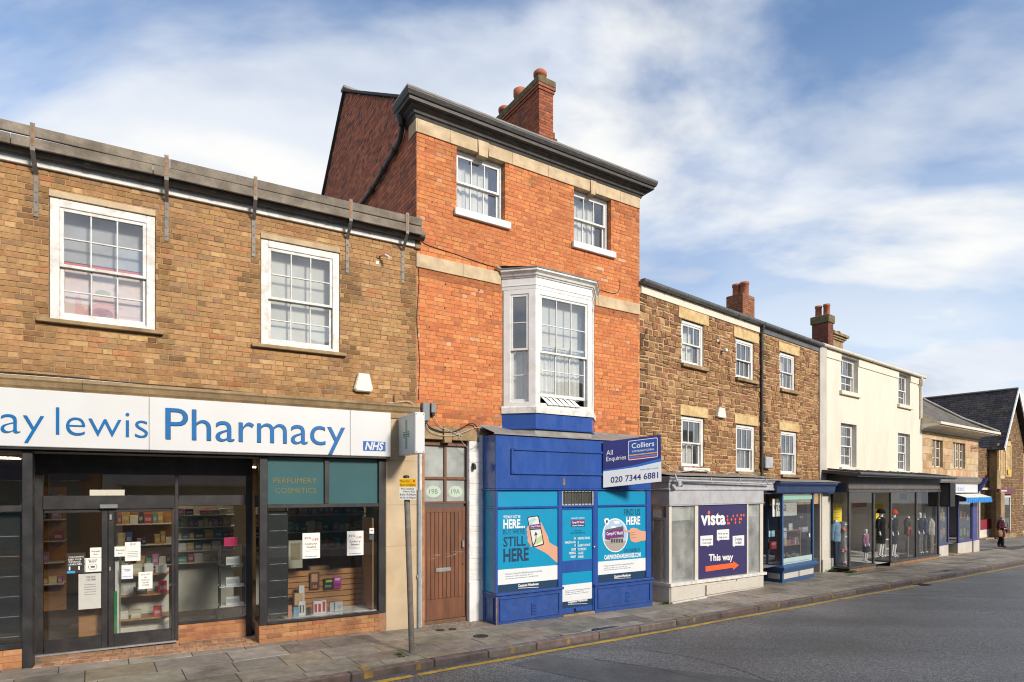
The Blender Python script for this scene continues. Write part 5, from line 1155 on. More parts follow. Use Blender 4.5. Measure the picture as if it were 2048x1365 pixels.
# entrance: stone lintel, brown plank door with overlight
q = MB(); a0, a1, ak0, ak1 = B.x(850), B.x(955), B.x(885), B.x(903); lz1 = B.z(850, 853, .02)
q.box(-.0, ak0-.003, -.022, .1, dz1, lz1, .008); part(rh, 'door_lintel', q, K['stone_dark']); q = MB(); q.box(ak1+.003, a1, -.022, .1, dz1, lz1, .008); part(rh, 'door_lintel', q, K['stone_dark']); q = MB(); q.prism([(ak0, lz1+.01), (ak1, lz1+.01), (ak1-.02, dz1-.05), (ak0+.02, dz1-.05)], -.05, .1); part(rh, 'door_keystone', q, K['stone_dark'])
dy = .10; do = -dy
de = thing(B, 'brown_door', ((dh[0]+dh[1])/2, dy, -.06), 'brown plank door with four pane overlight marked 19B and 19A', 'door')
dzb = B.z(890, 1250, do); dzl = B.z(890, 1238, do); dzt = B.z(890, 1009, do); zo0 = B.z(890, 1003, do)
x0, x1 = B.x(846.6, do), B.x(936.8, do); dzT = dz1-.0
q = MB(); q.box(x0-.04, x0+.012, dy-.02, dy+.08, dzb-.1, dzT, .004); q.box(x1-.06, x1, dy-.02, dy+.08, dzb-.1, dzT, .004); q.box(x0+.012, x1-.06, dy-.02, dy+.08, dzT-.10, dzT, .004)
part(de, 'frame', q, K['door'])
zu = [B.z(890, 887+ (4), do), B.z(890, 953, do), B.z(890, 960, do), B.z(890, 1003, do)]
zo_t = dzT-.10
gx0, gx1, gxm = x0+.012, x1-.06, (B.x(888, do)+B.x(893, do))/2
zm_ = B.z(890, 957, do)
q = MB(); q.box(gxm-.025, gxm+.025, dy-.01, dy+.06, zo0, zo_t, .004); q.box(gx0, gxm-.025, dy-.01, dy+.06, zm_-.025, zm_+.025, .004); q.box(gxm+.025, gx1, dy-.01, dy+.06, zm_-.025, zm_+.025, .004); q.box(gx0, gx1, dy-.015, dy+.07, zo0-.045, zo0-.001, .004)
part(de, 'glazing_bars', q, K['door'])
for a, b in ((gx0, gxm-.025), (gxm+.025, gx1)):
    for c, d in ((zo0, zm_-.025), (zm_+.025, zo_t)): q = MB(); q.box(a-.01, b+.01, dy+.025, dy+.032, c-.01, d+.01); part(de, 'pane', q, K['frosted'])
for s, a, b in (('19B', gx0, gxm-.025), ('19A', gxm+.025, gx1)):
    q = MB(); cx, cz = (a+b)/2, zo0+(zm_-zo0)*.42; q.add([(cx+.145*math.cos(t*.2618), dy+.0235, cz+.105*math.sin(t*.2618)) for t in range(24)], [tuple(range(24))], (.45, .56, .46)); text(q, s, on_face(cx, cz-.04, dy+.022), .17, .085, -.01, (.10, .14, .11), 'C', 4); part(de, 'number_plate', q, K['print'])
lf0, lf1, lz = x0+.014, x1-.062, dzt-.045
q = MB(); q.box(lf0, lf1, dy+.012, dy+.05, dzl, lz, 0); lfp = part(de, 'leaf', q, K['door'])
zk = B.z(890, 1197, do); n = 9; rdn = random.Random(5)
for k in range(n):
    a = lf0+.05+(lf1-lf0-.12)*k/n; b = lf0+.05+(lf1-lf0-.12)*(k+1)/n; q = MB(); v = rdn.uniform(.85, 1.15); q.box(a+.003, b-.003, dy-.001, dy+.0118, zk+.003, lz-.10, .004, col=(v, v, v)); part(lfp, 'plank', q, K['door'])
q = MB(); q.box(lf0, lf0+.05, dy-.002, dy+.0118, dzl, lz, .003); q.box(lf1-.07, lf1, dy-.002, dy+.0118, dzl, lz, .003); q.box(lf0+.05, lf1-.07, dy-.002, dy+.0118, lz-.10, lz, .003); q.box(lf0+.05, lf1-.07, dy-.003, dy+.0118, dzl, zk, .003); part(lfp, 'rail', q, K['door'])
q = MB(); q.box(lf0, lf1+.02, dy-.03, dy+.04, dzb, dzl-.006, .004); part(de, 'threshold_board', q, mat('bare_threshold', (.15, .085, .045), .8, .25, 8, .4, 40))
wx0, wx1 = B.x(872.5, do+.02), B.x(902, do+.02); q = MB(); zz = B.z(872, 1145, do); q.box(wx0, wx1, dy-.016, dy-.0025, zz, zz+.075, .004); q.box(wx0+.03, wx1-.03, dy-.021, dy-.0165, zz+.018, zz+.056, .003); part(de, 'letter_plate', q, K['steel'])
q = MB(); hx, hz_ = B.xz(925, 1095, do); q.box(hx-.022, hx+.022, dy-.045, dy-.003, hz_, hz_+.13, .008); part(de, 'handle', q, K['steel'])
q = MB(); hx, hz_ = B.xz(925, 1130, do); q.box(hx-.012, hx+.012, dy-.008, dy-.003, hz_, hz_+.03, .004); part(de, 'keyhole', q, K['black'])
q = MB()                   # pale scrapes across the planks
for k in range(26):
    xx = rdn.uniform(lf0+.05, lf1-.09); zz = B.z(890, 1118, do)+(xx-lf0)*.10+rdn.choice([0, .05])+rdn.uniform(-.012, .012); q.box(xx, xx+rdn.uniform(.02, .07), dy-.0035, dy-.0021, zz, zz+rdn.uniform(.004, .012))
part(lfp, 'scratch', q, mat('scraped_wood', (.36, .24, .17), .8, .2, 9), kind='stuff')
# white painted pier and jamb
q = MB(); px0, px1 = B.x(937.5, .0), B.x(963, .0)
q.box(px0, px1+.04, -.012, .2, -.4, dz1+.12, .01); q.box(px0-.0, px1+.02, -.03, -.0125, -.4, B.z(950, 1163), .006); wp = part(rh, 'white_pier', q, K['whitebrick'])
rnp = random.Random(4); n = 27
for k in range(n):
    z0 = B.z(950, 1160)+(dz1+.1-B.z(950, 1160))*k/n; z1 = B.z(950, 1160)+(dz1+.1-B.z(950, 1160))*(k+1)/n-.008; q = MB(); brick_geo(q, px0+.004, px1+.03, z0, z1, .017+rnp.uniform(-.003, .003), 0, lambda u, o, w: (u, o, w), None, .004, .002, rnp); part(wp, 'brick', q, K['whitebrick'])
q = MB(); q.box(.0, .10, -.006, .2, -.4, dz1, .006); part(rh, 'white_jamb', q, K['white_worn'])
t = thing(B, 'door_bell_light', (B.x(948), -.03, B.z(948, 940)), 'small black bracket light on the white pier', 'lamp'); x, z = B.xz(948, 932, .06)
q = MB(); q.box(x-.025, x+.03, -.05, -.0185, z-.01, z+.05, .006); q.lathe(x, -.075, [(.03, z-.07), (.035, z-.02), (.022, z+.03)], 10); part(t, 'body', q, K['black'])
# lead flashing between shopfront and bay
m = MB(); m.add([(1.28, .005, 3.53), (5.26, .005, 3.53), (5.26, -.50, 3.375), (1.28, -.50, 3.375)], [(0, 1, 2, 3)]); m.add([(1.27, -.012, 3.56), (5.27, -.012, 3.56), (5.27, -.012, 3.44), (1.27, -.012, 3.44)], [(0, 1, 2, 3)]); m.box(1.27, 5.27, -.52, -.49, 3.345, 3.374, .004)
part(rh, 'lead_flashing', m, K['leadgrey'])
m = MB(); m.add([(bx0-.05, -.0, 3.40), (bx1, -bo, 3.37), (bx2, -bo, 3.37), (bx3+.05, 0, 3.40), (bx0-.02, -.02, 3.489), (bx1, -bo+.03, 3.489), (bx2, -bo+.03, 3.489), (bx3+.02, -.02, 3.489)], [(0, 1, 5, 4), (1, 2, 6, 5), (2, 3, 7, 6)]); part(rh, 'bay_flashing', m, K['leadgrey'])
# ---------------------------------------------------------------- blue shopfront
bs_ = thing(B, 'blue_shopfront', (3.2, -.48, -.1), 'royal blue painted shopfront with teal advertising panels, closed', 'shopfront')
p_ = .483; BL = K['blue']
def Z7(zx, zy, off=p_): return B.xz(920+zx/2.968, 820+zy/2.968, off)
X0, X1 = 1.315, 5.205; zf1, zf0, zr1, zs1 = 3.345, 2.365, 2.03, .485; zg = gzf(B, 3, -.5)-.06
q = MB(); q.box(X0, X1, -p_, .02, zf0, zf1, .008); q.box(X0-.02, X1+.02, -p_-.02, .0, zf0-.025, zf0-.001, .005); fs = part(bs_, 'fascia', q, BL)
a, c = Z7(300, 225, p_); b = Z7(862, 300, p_)[0]+1.0; c0 = Z7(300, 383, p_)[1]
q = MB(); q.frame(a, b, c0, c, .045, -p_-.035, -p_-.001, .008); part(fs, 'moulding', q, BL); q = MB(); q.box(a+.046, b-.046, -p_-.008, -p_-.001, c0+.046, c-.046); part(fs, 'panel', q, BL)
posts = [(X0, 1.37), (Z7(585, 700)[0], Z7(608, 700)[0]), (Z7(797, 700)[0], Z7(821, 700)[0]), (Z7(1108, 700)[0], X1)]
for i, (a, b) in enumerate(posts): q = MB(); q.box(a, b, -p_+.005, -p_+.09, zs1 if i in (0, 3) else zg, zf0-.026, .005); part(bs_, 'post', q, BL)
q = MB(); q.box(X0, X0+.05, .0, -p_+.09, zg, zf0-.026, .004) if False else q.box(X0, X0+.05, -.09, .0, zs1, zf0-.026, .004); part(bs_, 'post', q, BL)
for (a, b) in [(posts[0][1], posts[1][0]), (posts[1][1], posts[2][0]), (posts[2][1], posts[3][0])]:
    q = MB(); q.box(a+.001, b-.001, -p_-.004, -p_+.07, zr1-.025, zr1+.012, .005); part(bs_, 'transom', q, BL)
q = MB(); q.box(X0-.004, X0+.05, -p_+.091, -.091, zr1-.025, zr1+.012, .005); part(bs_, 'transom', q, BL)
TEAL, NAVY, PW, SKN = (.0, .25, .45), (.012, .042, .095), (.66, .69, .71), (.60, .32, .22)
yv = -p_+.03
def vinyl(nm, x0, x1, z0, z1, col, par=bs_): q = MB(); q.box(x0+.001, x1-.001, yv, yv+.01, z0, z1, col=col); return part(par, nm, q, K['print'])
for (a, b) in [(posts[0][1], posts[1][0]), (posts[2][1], posts[3][0])]: vinyl('teal_panel', a, b, zr1+.013, zf0-.027, TEAL)
q = MB(); q.box(X0+.015, X0+.025, -p_+.09, -.09, zr1+.013, zf0-.027, col=TEAL); q.box(X0+.015, X0+.025, -p_+.09, -.09, zs1, zr1-.026, col=TEAL); part(bs_, 'teal_return', q, K['print'])
lx0, lx1 = posts[0][1], posts[1][0]
def poly7(q, pts, col, lift=.001): q.add([(*[Z7(a, b, -yv)[0]], yv-lift, Z7(a, b, -yv)[1]) for a, b in pts], [tuple(range(len(pts)))], col)
def ell7(cx, cy, rx, ry, n=24): return [(cx+rx*math.cos(2*math.pi*k/n), cy+ry*math.sin(2*math.pi*k/n)) for k in range(n)]
def t7(q, s, x0, x1, yb, cap, col, bold=.0, lift=.002, res=2):
    a, z = Z7(x0, yb, -yv); b = Z7(x1, yb, -yv)[0]; ch = Z7(x0, yb-cap, -yv)[1]-z; text(q, s, on_face(a, z, yv-lift), b-a, ch, bold, col, 'L', res)
def advert(x0, x1, zb, zw0, zw1, zt_, nm='advert_panel'):
    q = MB(); q.box(x0+.001, x1-.001, yv, yv+.01, zw1, zt_, col=TEAL); q.box(x0+.001, x1-.001, yv, yv+.01, zw0, zw1, col=PW); q.box(x0+.001, x1-.001, yv, yv+.01, zb, zw0, col=NAVY); return part(bs_, nm, q, K['print'])
ap = advert(lx0, lx1, zs1, Z7(400, 1026)[1], Z7(400, 938)[1], zr1-.026)
q = MB(); wh = (.75, .75, .75)
t7(q, 'WE MAY NOT BE', 257, 358, 645, 17, wh, .01); t7(q, 'HERE...', 257, 385, 704, 50, wh, .03); t7(q, "BUT WE'RE", 257, 385, 741, 29, NAVY, .0); t7(q, 'STILL', 257, 390, 813, 56, NAVY, .02); t7(q, 'HERE', 257, 408, 903, 74, NAVY, .03)
t7(q, 'Find us at Currys PC World Stamford Retail Park', 270, 488, 981, 11, (.1, .13, .2), .0, res=1); t7(q, 'Retail Road, Stamford, Lincolnshire PE9 1XY', 270, 435, 994, 7, (.1, .13, .2), .0, res=1); t7(q, 'Shop online www.carphonewarehouse.com or Call 0800 9496209', 270, 465, 1007, 7, (.1, .13, .2), .0, res=1)
t7(q, 'Carphone Warehouse', 345, 466, 1052, 15, wh, .035); poly7(q, [(345, 1058), (466, 1051), (466, 1054), (345, 1061)], wh); lines(ap, q, K['print'])
q = MB()
poly7(q, [(470, 672), (482, 668), (492, 690), (508, 725), (522, 752), (528, 785), (550, 800), (585, 818), (585, 915), (555, 890), (525, 862), (500, 845), (470, 830), (440, 815), (425, 795), (420, 770)], SKN, .001)
poly7(q, [(402, 690), (412, 686), (418, 720), (402, 728), (394, 712)], SKN, .001); poly7(q, [(398, 728), (416, 722), (424, 752), (404, 762), (396, 745)], (.56, .29, .2), .0012); poly7(q, [(402, 760), (424, 752), (432, 782), (410, 794), (400, 778)], SKN, .0014); poly7(q, [(410, 792), (430, 782), (440, 806), (420, 816)], (.56, .29, .2), .0016)
poly7(q, [(399, 645), (404, 636), (460, 627), (468, 632), (499, 792), (495, 802), (440, 818), (431, 812)], (.02, .02, .025), .002)
poly7(q, [(404, 646), (408, 641), (458, 633), (463, 638), (493, 790), (489, 796), (441, 811), (435, 806)], (.62, .64, .60), .0026)
poly7(q, [(445, 775), (485, 740), (490, 780), (450, 800)], (.40, .52, .25), .003); poly7(q, [(408, 655), (440, 640), (455, 650), (415, 690)], (.35, .55, .62), .003)
poly7(q, [(414, 683), (480, 677), (480, 701), (416, 706)], (.14, .03, .16), .0034); poly7(q, [(416, 707), (480, 702), (480, 709), (417, 715)], NAVY, .0034)
t7(q, 'Currys PC World', 419, 476, 697, 10, wh, .02, .004, 1)
poly7(q, [(428, 806), (440, 790), (448, 765), (449, 745), (440, 748), (449, 722), (460, 742), (453, 744), (453, 766), (446, 794), (434, 812)], NAVY, .0036); part(ap, 'phone_picture', q, K['print'])
# door bay
dx0, dx1 = posts[1][1], posts[2][0]
q = MB(); z0, z1 = zr1+.013, zf0-.027; q.frame(dx0, dx1, z0, z1, .03, -p_+.02, -p_+.06, .004); fl = part(bs_, 'fanlight', q, K['greypaint'])
q = MB(); q.box(dx0+.03, dx1-.03, yv+.01, yv+.016, z0+.03, z1-.03); part(fl, 'pane', q, K['glass']); q = MB(); q.box(dx0+.02, dx1-.02, yv+.03, yv+.04, z0, z1); part(fl, 'backing', q, K['room'])
for k in range(9): xx = dx0+.06+(dx1-dx0-.12)*k/8; q = MB(); q.tube([(xx, -p_+.012, z0+.01), (xx, -p_+.012, z1-.01)], .006, 6); part(fl, 'bar', q, K['black'])
dlx0, dlx1 = dx0+.01, Z7(790, 700)[0]
q = MB(); q.box(dlx1, dx1-.001, -p_+.01, -p_+.07, zg, zr1-.027, .004); q.box(dx0+.001, dlx0, -p_+.01, -p_+.07, zg, zr1-.027, .004); part(bs_, 'door_jamb', q, BL)
q = MB(); zd0 = zg+.10; q.box(dlx0, dlx1, -p_+.035, -p_+.07, zd0, zr1-.03, 0); dr = part(bs_, 'shop_door', q, BL)
zq = [Z7(700, 893)[1], Z7(700, 962)[1]]
for a, b in ((zq[1], zq[0]), (zd0, zd0+.11), (zr1-.07, zr1-.03)): q = MB(); q.box(dlx0, dlx1, -p_+.02, -p_+.0345, a, b, .004); part(dr, 'rail', q, BL)
yv = -p_+.030
q = MB(); q.box(dlx0+.005, dlx1-.005, yv, yv+.004, zq[0]+.002, zr1-.072, col=TEAL)
q.box(dlx0+.005, dlx1-.005, yv, yv+.004, Z7(700, 1034)[1], zq[1]-.002, col=TEAL); q.box(dlx0+.005, dlx1-.005, yv, yv+.004, Z7(700, 1132)[1], Z7(700, 1034)[1], col=PW); q.box(dlx0+.005, dlx1-.005, yv, yv+.004, zd0+.112, Z7(700, 1132)[1], col=NAVY); dpn = part(dr, 'advert_panel', q, K['print'])
q = MB(); t7(q, 'WE HAVE MOVED TO OUR NEW STORE', 658, 738, 648, 7, wh, .02, res=1); poly7(q, [(659, 656), (741, 652), (741, 680), (659, 682)], (.14, .03, .16)); poly7(q, [(659, 682), (741, 680), (741, 693), (659, 694)], NAVY); t7(q, 'Currys PC World', 664, 736, 675, 13, wh, .02, res=1); t7(q, 'Carphone Warehouse', 665, 735, 691, 7, wh, .03, res=1)
t7(q, 'WHY VISIT', 680, 722, 724, 8, NAVY, .01, res=1); t7(q, 'CARPHONE WAREHOUSE?', 656, 742, 737, 8, NAVY, .01, res=1)
for a, s, b, x0, x1, yb in [('IN', 'C', 'REDIBLE DEALS', 677, 772, 770), ('AMAZING VAL', 'U', 'E', 622, 704, 795), ('B', 'R', 'ILLIANT CHOICE', 680, 772, 812), ('EXPE', 'R', 'T SUPPORT', 662, 750, 836), ('FRIENDL', 'Y', ' FACES', 647, 732, 858), ('GREAT ', 'S', 'AVINGS', 655, 733, 880)]:
    t7(q, a.strip(), x0, 688 if a.strip() != 'B' else 687, yb, 13, wh, .02, res=1); t7(q, s, 690, 697, yb, 13, NAVY, .02, res=1)
    t7(q, b.strip(), 699 if b[0] != ' ' else 704, x1, yb, 13, wh, .02, res=1)
t7(q, 'Find us at Currys PC World Stamford Retail Park', 626, 770, 1080, 8, (.1, .13, .2), res=1); t7(q, 'Retail Road, Stamford, Lincolnshire PE9 1XY', 626, 735, 1090, 6, (.1, .13, .2), res=1); t7(q, 'Shop online www.carphonewarehouse.com or Call 0800 9496209', 626, 762, 1100, 6, (.1, .13, .2), res=1); t7(q, 'Carphone Warehouse', 641, 756, 1148, 14, wh, .035); poly7(q, [(641, 1153), (756, 1149), (756, 1151), (641, 1156)], wh); lines(dpn, q, K['print'])
q = MB(); a, z = Z7(683, 1195); q.box(a, Z7(735, 1195)[0], -p_-.03, -p_+.019, z, z+.06, .006); part(dr, 'letter_flap', q, BL)
q = MB(); a, z = Z7(797, 815); q.ball((a, -p_+.0, z), .022); part(dr, 'knob', q, K['steel'])
q = MB(); q.box(dx0, dx1, -p_-.03, -p_+.1, -.5, zd0-.01, .01); part(bs_, 'step', q, K['stone_dark'])
# right advert
yv = -p_+.03
rx0, rx1 = posts[2][1], posts[3][0]
ap = advert(rx0, rx1, .47, Z7(950, 970)[1], Z7(950, 893)[1], zr1-.026); q = MB()
t7(q, 'FIND US', 973, 1069, 627, 36, NAVY, .01); t7(q, 'HERE', 987, 1069, 682, 45, wh, .03); t7(q, 'OR ONLINE AT', 976, 1071, 848, 22, NAVY, .0); t7(q, 'CARPHONEWAREHOUSE.COM', 856, 1072, 889, 25, wh, .03)
t7(q, 'Find us at Currys PC World Stamford Retail Park', 855, 1030, 932, 9, (.1, .13, .2), res=1); t7(q, 'Retail Road, Stamford, Lincolnshire PE9 1XY', 855, 990, 944, 6, (.1, .13, .2), res=1); t7(q, 'Shop online www.carphonewarehouse.com or Call 0800 9496209', 855, 1013, 955, 6, (.1, .13, .2), res=1); t7(q, 'Carphone Warehouse', 915, 1012, 997, 14, wh, .035); poly7(q, [(915, 1001), (1012, 996), (1012, 998), (915, 1003)], wh); lines(ap, q, K['print'])
q = MB(); poly7(q, ell7(921, 745, 75, 101), wh, .001); poly7(q, ell7(921, 745, 70, 95), (.34, .50, .68), .0016)
poly7(q, [(a, b) for a, b in ell7(921, 745, 70, 95, 36) if b > 770], (.33, .30, .27), .002)
poly7(q, [(862, 712), (968, 690), (970, 700), (972, 760), (888, 775), (866, 770)], (.10, .09, .09), .0024); poly7(q, [(890, 765), (968, 755), (968, 790), (890, 796)], (.28, .27, .25), .0028)
for k in range(5): poly7(q, [(896+k*15, 768), (906+k*15, 767), (906+k*15, 788), (896+k*15, 789)], (.05, .05, .06), .0032)
poly7(q, [(862, 722), (968, 704), (968, 752), (862, 768)], (.14, .03, .17), .0034); t7(q, 'Currys PC World', 868, 964, 745, 19, wh, .02, .004, 1); poly7(q, ell7(870, 745, 8, 10), (.3, .4, .2), .0026)
poly7(q, [(856, 650), (864, 644), (880, 645), (886, 660), (882, 675), (872, 687), (860, 676), (856, 662)], wh, .0036); poly7(q, ell7(871, 662, 6, 8), NAVY, .004); poly7(q, [(866, 666), (876, 666), (871, 680)], NAVY, .004)
for c in ((912, 700, 16, 10), (930, 668, 18, 9)): poly7(q, ell7(*c), wh, .002)
part(ap, 'store_picture', q, K['print'])
q = MB(); poly7(q, [(966, 716), (972, 712), (1004, 716), (1012, 704), (1030, 700), (1052, 706), (1070, 718), (1108, 722), (1108, 775), (1075, 778), (1052, 786), (1036, 788), (1014, 780), (1008, 760), (1004, 742), (1010, 730), (972, 724)], SKN, .005)
for pts in ([(1006, 742), (1040, 738), (1041, 741), (1008, 746)], [(1010, 760), (1044, 756), (1045, 759), (1011, 764)], [(1010, 730), (1036, 726), (1037, 729), (1011, 733)]): poly7(q, pts, (.38, .17, .11), .0055)
part(ap, 'pointing_hand', q, K['print'])
# stall risers
def riser(x0, x1, nm, py):
    zt_, zb_ = zs1+(.0 if x0 < 3 else -.01), zg; q = MB(); q.box(x0, x1, -p_-.02, .0, zb_, zt_-.045, .006); q.box(x0-.015, x1+.015, -p_-.055, .0, zt_-.044, zt_, .008); rr_ = part(bs_, 'stall_riser', q, K['bluedirt'])
    q = MB(); q.frame(x0+.07, x1-.07, zb_+.13, zt_-.085, .03, -p_-.04, -p_-.0205, .006); part(rr_, 'moulding', q, K['bluedirt'])
    vx = x0+(x1-x0)*.55
    for k in range(8): q = MB(); q.box(vx-.055, vx+.055, -p_-.034, -p_-.0205, zb_+.19+k*.028, zb_+.208+k*.028, .002); part(rr_, 'vent_slat', q, K['bluedirt'])
riser(X0-.0, posts[1][1]-.01, 'a', 0); riser(posts[2][0]+.0, X1+.02, 'b', 0)
q = MB(); q.frame(-.43, -.10, zg+.13, zs1-.085, .025, 0, .018, .005); q.v = [(X0-.001-y, x, z) for x, y, z in q.v]; part(bs_, 'side_moulding', q, K['bluedirt'])
q = MB(); q.box(X0-.003, X0+.02, -p_-.026, -p_-.0205, zg+.08, zs1-.06); part(bs_, 'split_corner', q, K['rust'])
q = MB(); a, z = Z7(612, 447); q.add([(a, -p_-.003, z), (a+.045, -p_-.003, z+.0), (a+.05, -p_-.003, z+.10), (a+.02, -p_-.003, z+.155), (a+.005, -p_-.003, z+.11)], [(0, 1, 2, 3, 4)]); part(fs, 'rust_patch', q, K['rust'])
q = MB(); q.box(X0+.1, X1-.1, .0, .05, -.3, 3.3); part(bs_, 'back_board', q, K['black'])
# ---------------------------------------------------------------- estate agent board
YB = B.Y(B.x(1206.4, p_+.03), p_+.03)-.02
def bd(px, py, dy=0.0): return Vector(((px-CX)/FPX*YB, YB+dy, EYE+(HY-py)/FPX*YB))
c00, c10, c11, c01 = bd(1206.4, 975.7), bd(1321, 963.5, -.08), bd(1319.5, 870.5, -.08), bd(1206.4, 884)
nb_ = (c10-c00).cross(c01-c00).normalized(); nb_ = nb_ if nb_.y < 0 else -nb_
EB = Pl(); EB.m = Matrix()
eb = thing(EB, 'estate_board', tuple(c00), 'blue and white estate agent board reading All Enquiries above the blue shopfront', 'sign')
def Q(u, v, lift=0.0): return (c00*(1-u)*(1-v)+c10*u*(1-v)+c11*u*v+c01*(1-u)*v)+nb_*lift
def bpoly(q, pts, col, lift): q.add([Q(a, b, lift) for a, b in pts], [tuple(range(len(pts)))], col)
q = MB(); q.add([Q(0, 0), Q(1, 0), Q(1, 1), Q(0, 1), Q(0, 0, -.012), Q(1, 0, -.012), Q(1, 1, -.012), Q(0, 1, -.012)], [(0, 1, 2, 3), (7, 6, 5, 4), (0, 4, 5, 1), (1, 5, 6, 2), (2, 6, 7, 3), (3, 7, 4, 0)], (.62, .66, .70)); sh = part(eb, 'board', q, K['print'])
q = MB(); CB, CB2 = (.024, .028, .16), (.02, .13, .50)
bpoly(q, [(0, .385), (.25, .385), (.6, .42), (1, .50), (1, .43), (.6, .37), (.25, .355), (0, .355)], CB2, .0008); bpoly(q, [(0, .365), (.25, .375), (.6, .41), (1, .47), (1, 1), (0, 1)], CB, .0004)
bpoly(q, [(.45, .53), (.93, .53), (.945, .55), (.945, .93), (.93, .95), (.45, .95), (.435, .93), (.435, .55)], (.7, .7, .72), .0014); bpoly(q, [(.455, .545), (.925, .545), (.935, .56), (.935, .92), (.925, .937), (.455, .937), (.445, .92), (.445, .56)], (.02, .07, .30), .0020)
bpoly(q, [(.445, .62), (.935, .62), (.935, .645), (.445, .645)], (.55, .33, .06), .0026); bpoly(q, [(.445, .575), (.935, .575), (.935, .60), (.445, .60)], (.10, .17, .5), .0026); bpoly(q, [(.446, .553), (.934, .553), (.934, .573), (.446, .573)], (.45, .02, .05), .0026); part(sh, 'print', q, K['print'])
q = MB()
def bt(s, u0, u1, v, cap, col, bold=0.0, res=3): text(q, s, lambda a, b: Q(u0+a*(u1-u0), v+b*cap, .0034), 1.0, 1.0, bold, col, 'L', res)
wq = (.72, .72, .74)
bt('All', .055, .165, .695, .105, wq); bt('Enquiries', .055, .395, .565, .095, wq); bt('Colliers', .495, .885, .78, .105, wq, .01); bt('INTERNATIONAL', .50, .885, .69, .042, wq); bt('020 7344 6881', .13, .945, .085, .125, (.035, .04, .17), .012); bt('www.colliers.com/uk', .64, .955, .285, .035, (.12, .3, .6), 0, 1); lines(sh, q, K['print'])
q = MB(); mid = Q(.04, .55, -.016); a = Vector((*B.w(B.x(1206.4, p_+.03)+.02, -p_-.0), 0)); q.tube([Q(.03, .05, -.03), Q(.03, .98, -.03)], .02, 8); q.tube([Q(.02, .04, -.03), Q(.5, .02, -.03)], .018, 8); w_ = B.w(B.x(1240, .5), -.47); q.tube([Q(.45, .03, -.03), (w_[0], w_[1], Q(.45, .03).z-.02)], .02, 8); w2_ = B.w(B.x(1209, .5), -.47); q.tube([Q(.03, .2, -.03), (w2_[0], w2_[1], Q(.03, .2).z)], .015, 6); part(eb, 'bracket', q, K['black'])
# ---------------------------------------------------------------- projecting pharmacy cross sign
cx0 = A.x(827, .06); cr = thing(A, 'cross_sign', (cx0, -.3, 2.75), 'white projecting box sign with green dotted pharmacy cross', 'sign')
def boxp(px, off): return A.x(px, off)
of = .86; xl_, xr_ = A.x(830, of), A.x(850, of); zt_, zb_ = A.z(830, 824, of), A.z(830, 907, of)
oi = .07
q = MB(); q.box(xl_, xr_, -of, -oi, zb_, zt_, .012); cb = part(cr, 'case', q, K['signwhite'])
q = MB(); q.box(xl_-.003, xl_-.0005, -of+.03, -oi-.03, zb_+.035, zt_-.035); part(cr, 'face', q, mat('pale_face', (.52, .56, .58), .3, .03, 3))
q = MB(); cy, cz = -(of+oi)/2, (zb_+zt_)/2; d = .024; gc = (.10, .42, .16)
for i in range(-6, 7):
    for j in range(-6, 7):
        if (abs(i) <= 1 or abs(j) <= 1) and abs(i) <= 4:
            q.box(xl_-.006, xl_-.0032, cy+i*d*1.35-d*.45, cy+i*d*1.35+d*.45, cz+j*d*1.55-d*.55, cz+j*d*1.55+d*.55, col=(.03, .2, .12) if i == 0 or j == 0 else gc)
part(cr, 'cross', q, K['print']); q = MB(); q.box(xl_+.03, xr_-.03, -oi+.001, .0, cz-.25, cz+.22, .006); part(cr, 'wall_bracket', q, K['pipegrey'])
q = MB()
for (a, b) in ((.02, .03), (.02, -.03)): pass
for zz in (zt_-.03, zb_+.03):
    for xx in (xl_+.025, xr_-.025): q.box(xx-.007, xx+.007, -of-.003, -of-.0003, zz-.007, zz+.007)
part(cr, 'screw', q, K['boxgrey'], kind='stuff')
# conduit beside the pier
q = MB(); x = B.x(838.5, .03); z0_ = gzf(B, x, -.03); q.tube([(x, -.035, z0_), (x, -.035, B.z(838, 980, .03))], .036, 12); q.tube([(x, -.03, B.z(838, 980, .03)), (x, -.03, B.z(838, 820, .03))], .018, 8); q.box(x-.05, x+.05, -.045, -.0, B.z(838, 1156), B.z(838, 1150), .004); solo(B, 'wall_conduit', q, K['pipegrey'], (x, -.03, z0_), 'grey upright conduit between the beige pier and brown door', 'pipe')
for px0, px1, py0, py1, lab in [(845, 859, 805, 842, 'tall grey junction box over the brown door'), (862, 872, 806, 826, 'small grey junction box over the brown door')]:
    x0, x1, z1, z0 = B.x(px0, .07), B.x(px1, .07), B.z(px0, py0, .07), B.z(px0, py1, .07); t = thing(B, 'junction_box', (x0, 0, z0), lab, 'junction box'); q = MB(); q.box(x0, x1, -.09, -.006, z0, z1, .01); part(t, 'case', q, K['boxgrey']); q = MB(); q.box((x0+x1)/2-.03, (x0+x1)/2+.03, -.07, -.02, z0-.05, z0-.001, .008); part(t, 'gland', q, K['black'])
cable(B, [(852, 846), (862, 856), (885, 864), (905, 864), (925, 856), (938, 848), (950, 850), (957, 864), (957, 885)], .011, K['cable'], 'thick black cable looping over the door lintel', .05)
cable(B, [(867, 830), (875, 845), (888, 858), (910, 866), (925, 872)], .005, K['cablew'], 'thin pale cable sagging below the small junction box', .055)
cable(B, [(852, 848), (860, 862), (880, 870), (905, 872), (935, 862), (955, 855), (985, 862), (1004, 852)], .005, K['cablew'], 'pale cable swinging from door lintel to the bay apron', .06)
cable(B, [(915, 862), (925, 885), (940, 898), (955, 890)], .004, K['cablew'], 'pale loop of cable hanging in front of the white pier', .06)
cable(B, [(834, 505), (838, 560), (834, 640), (839, 720), (837, 800)], .006, K['cable'], 'dark cable running down the left edge of the red brick', .012)
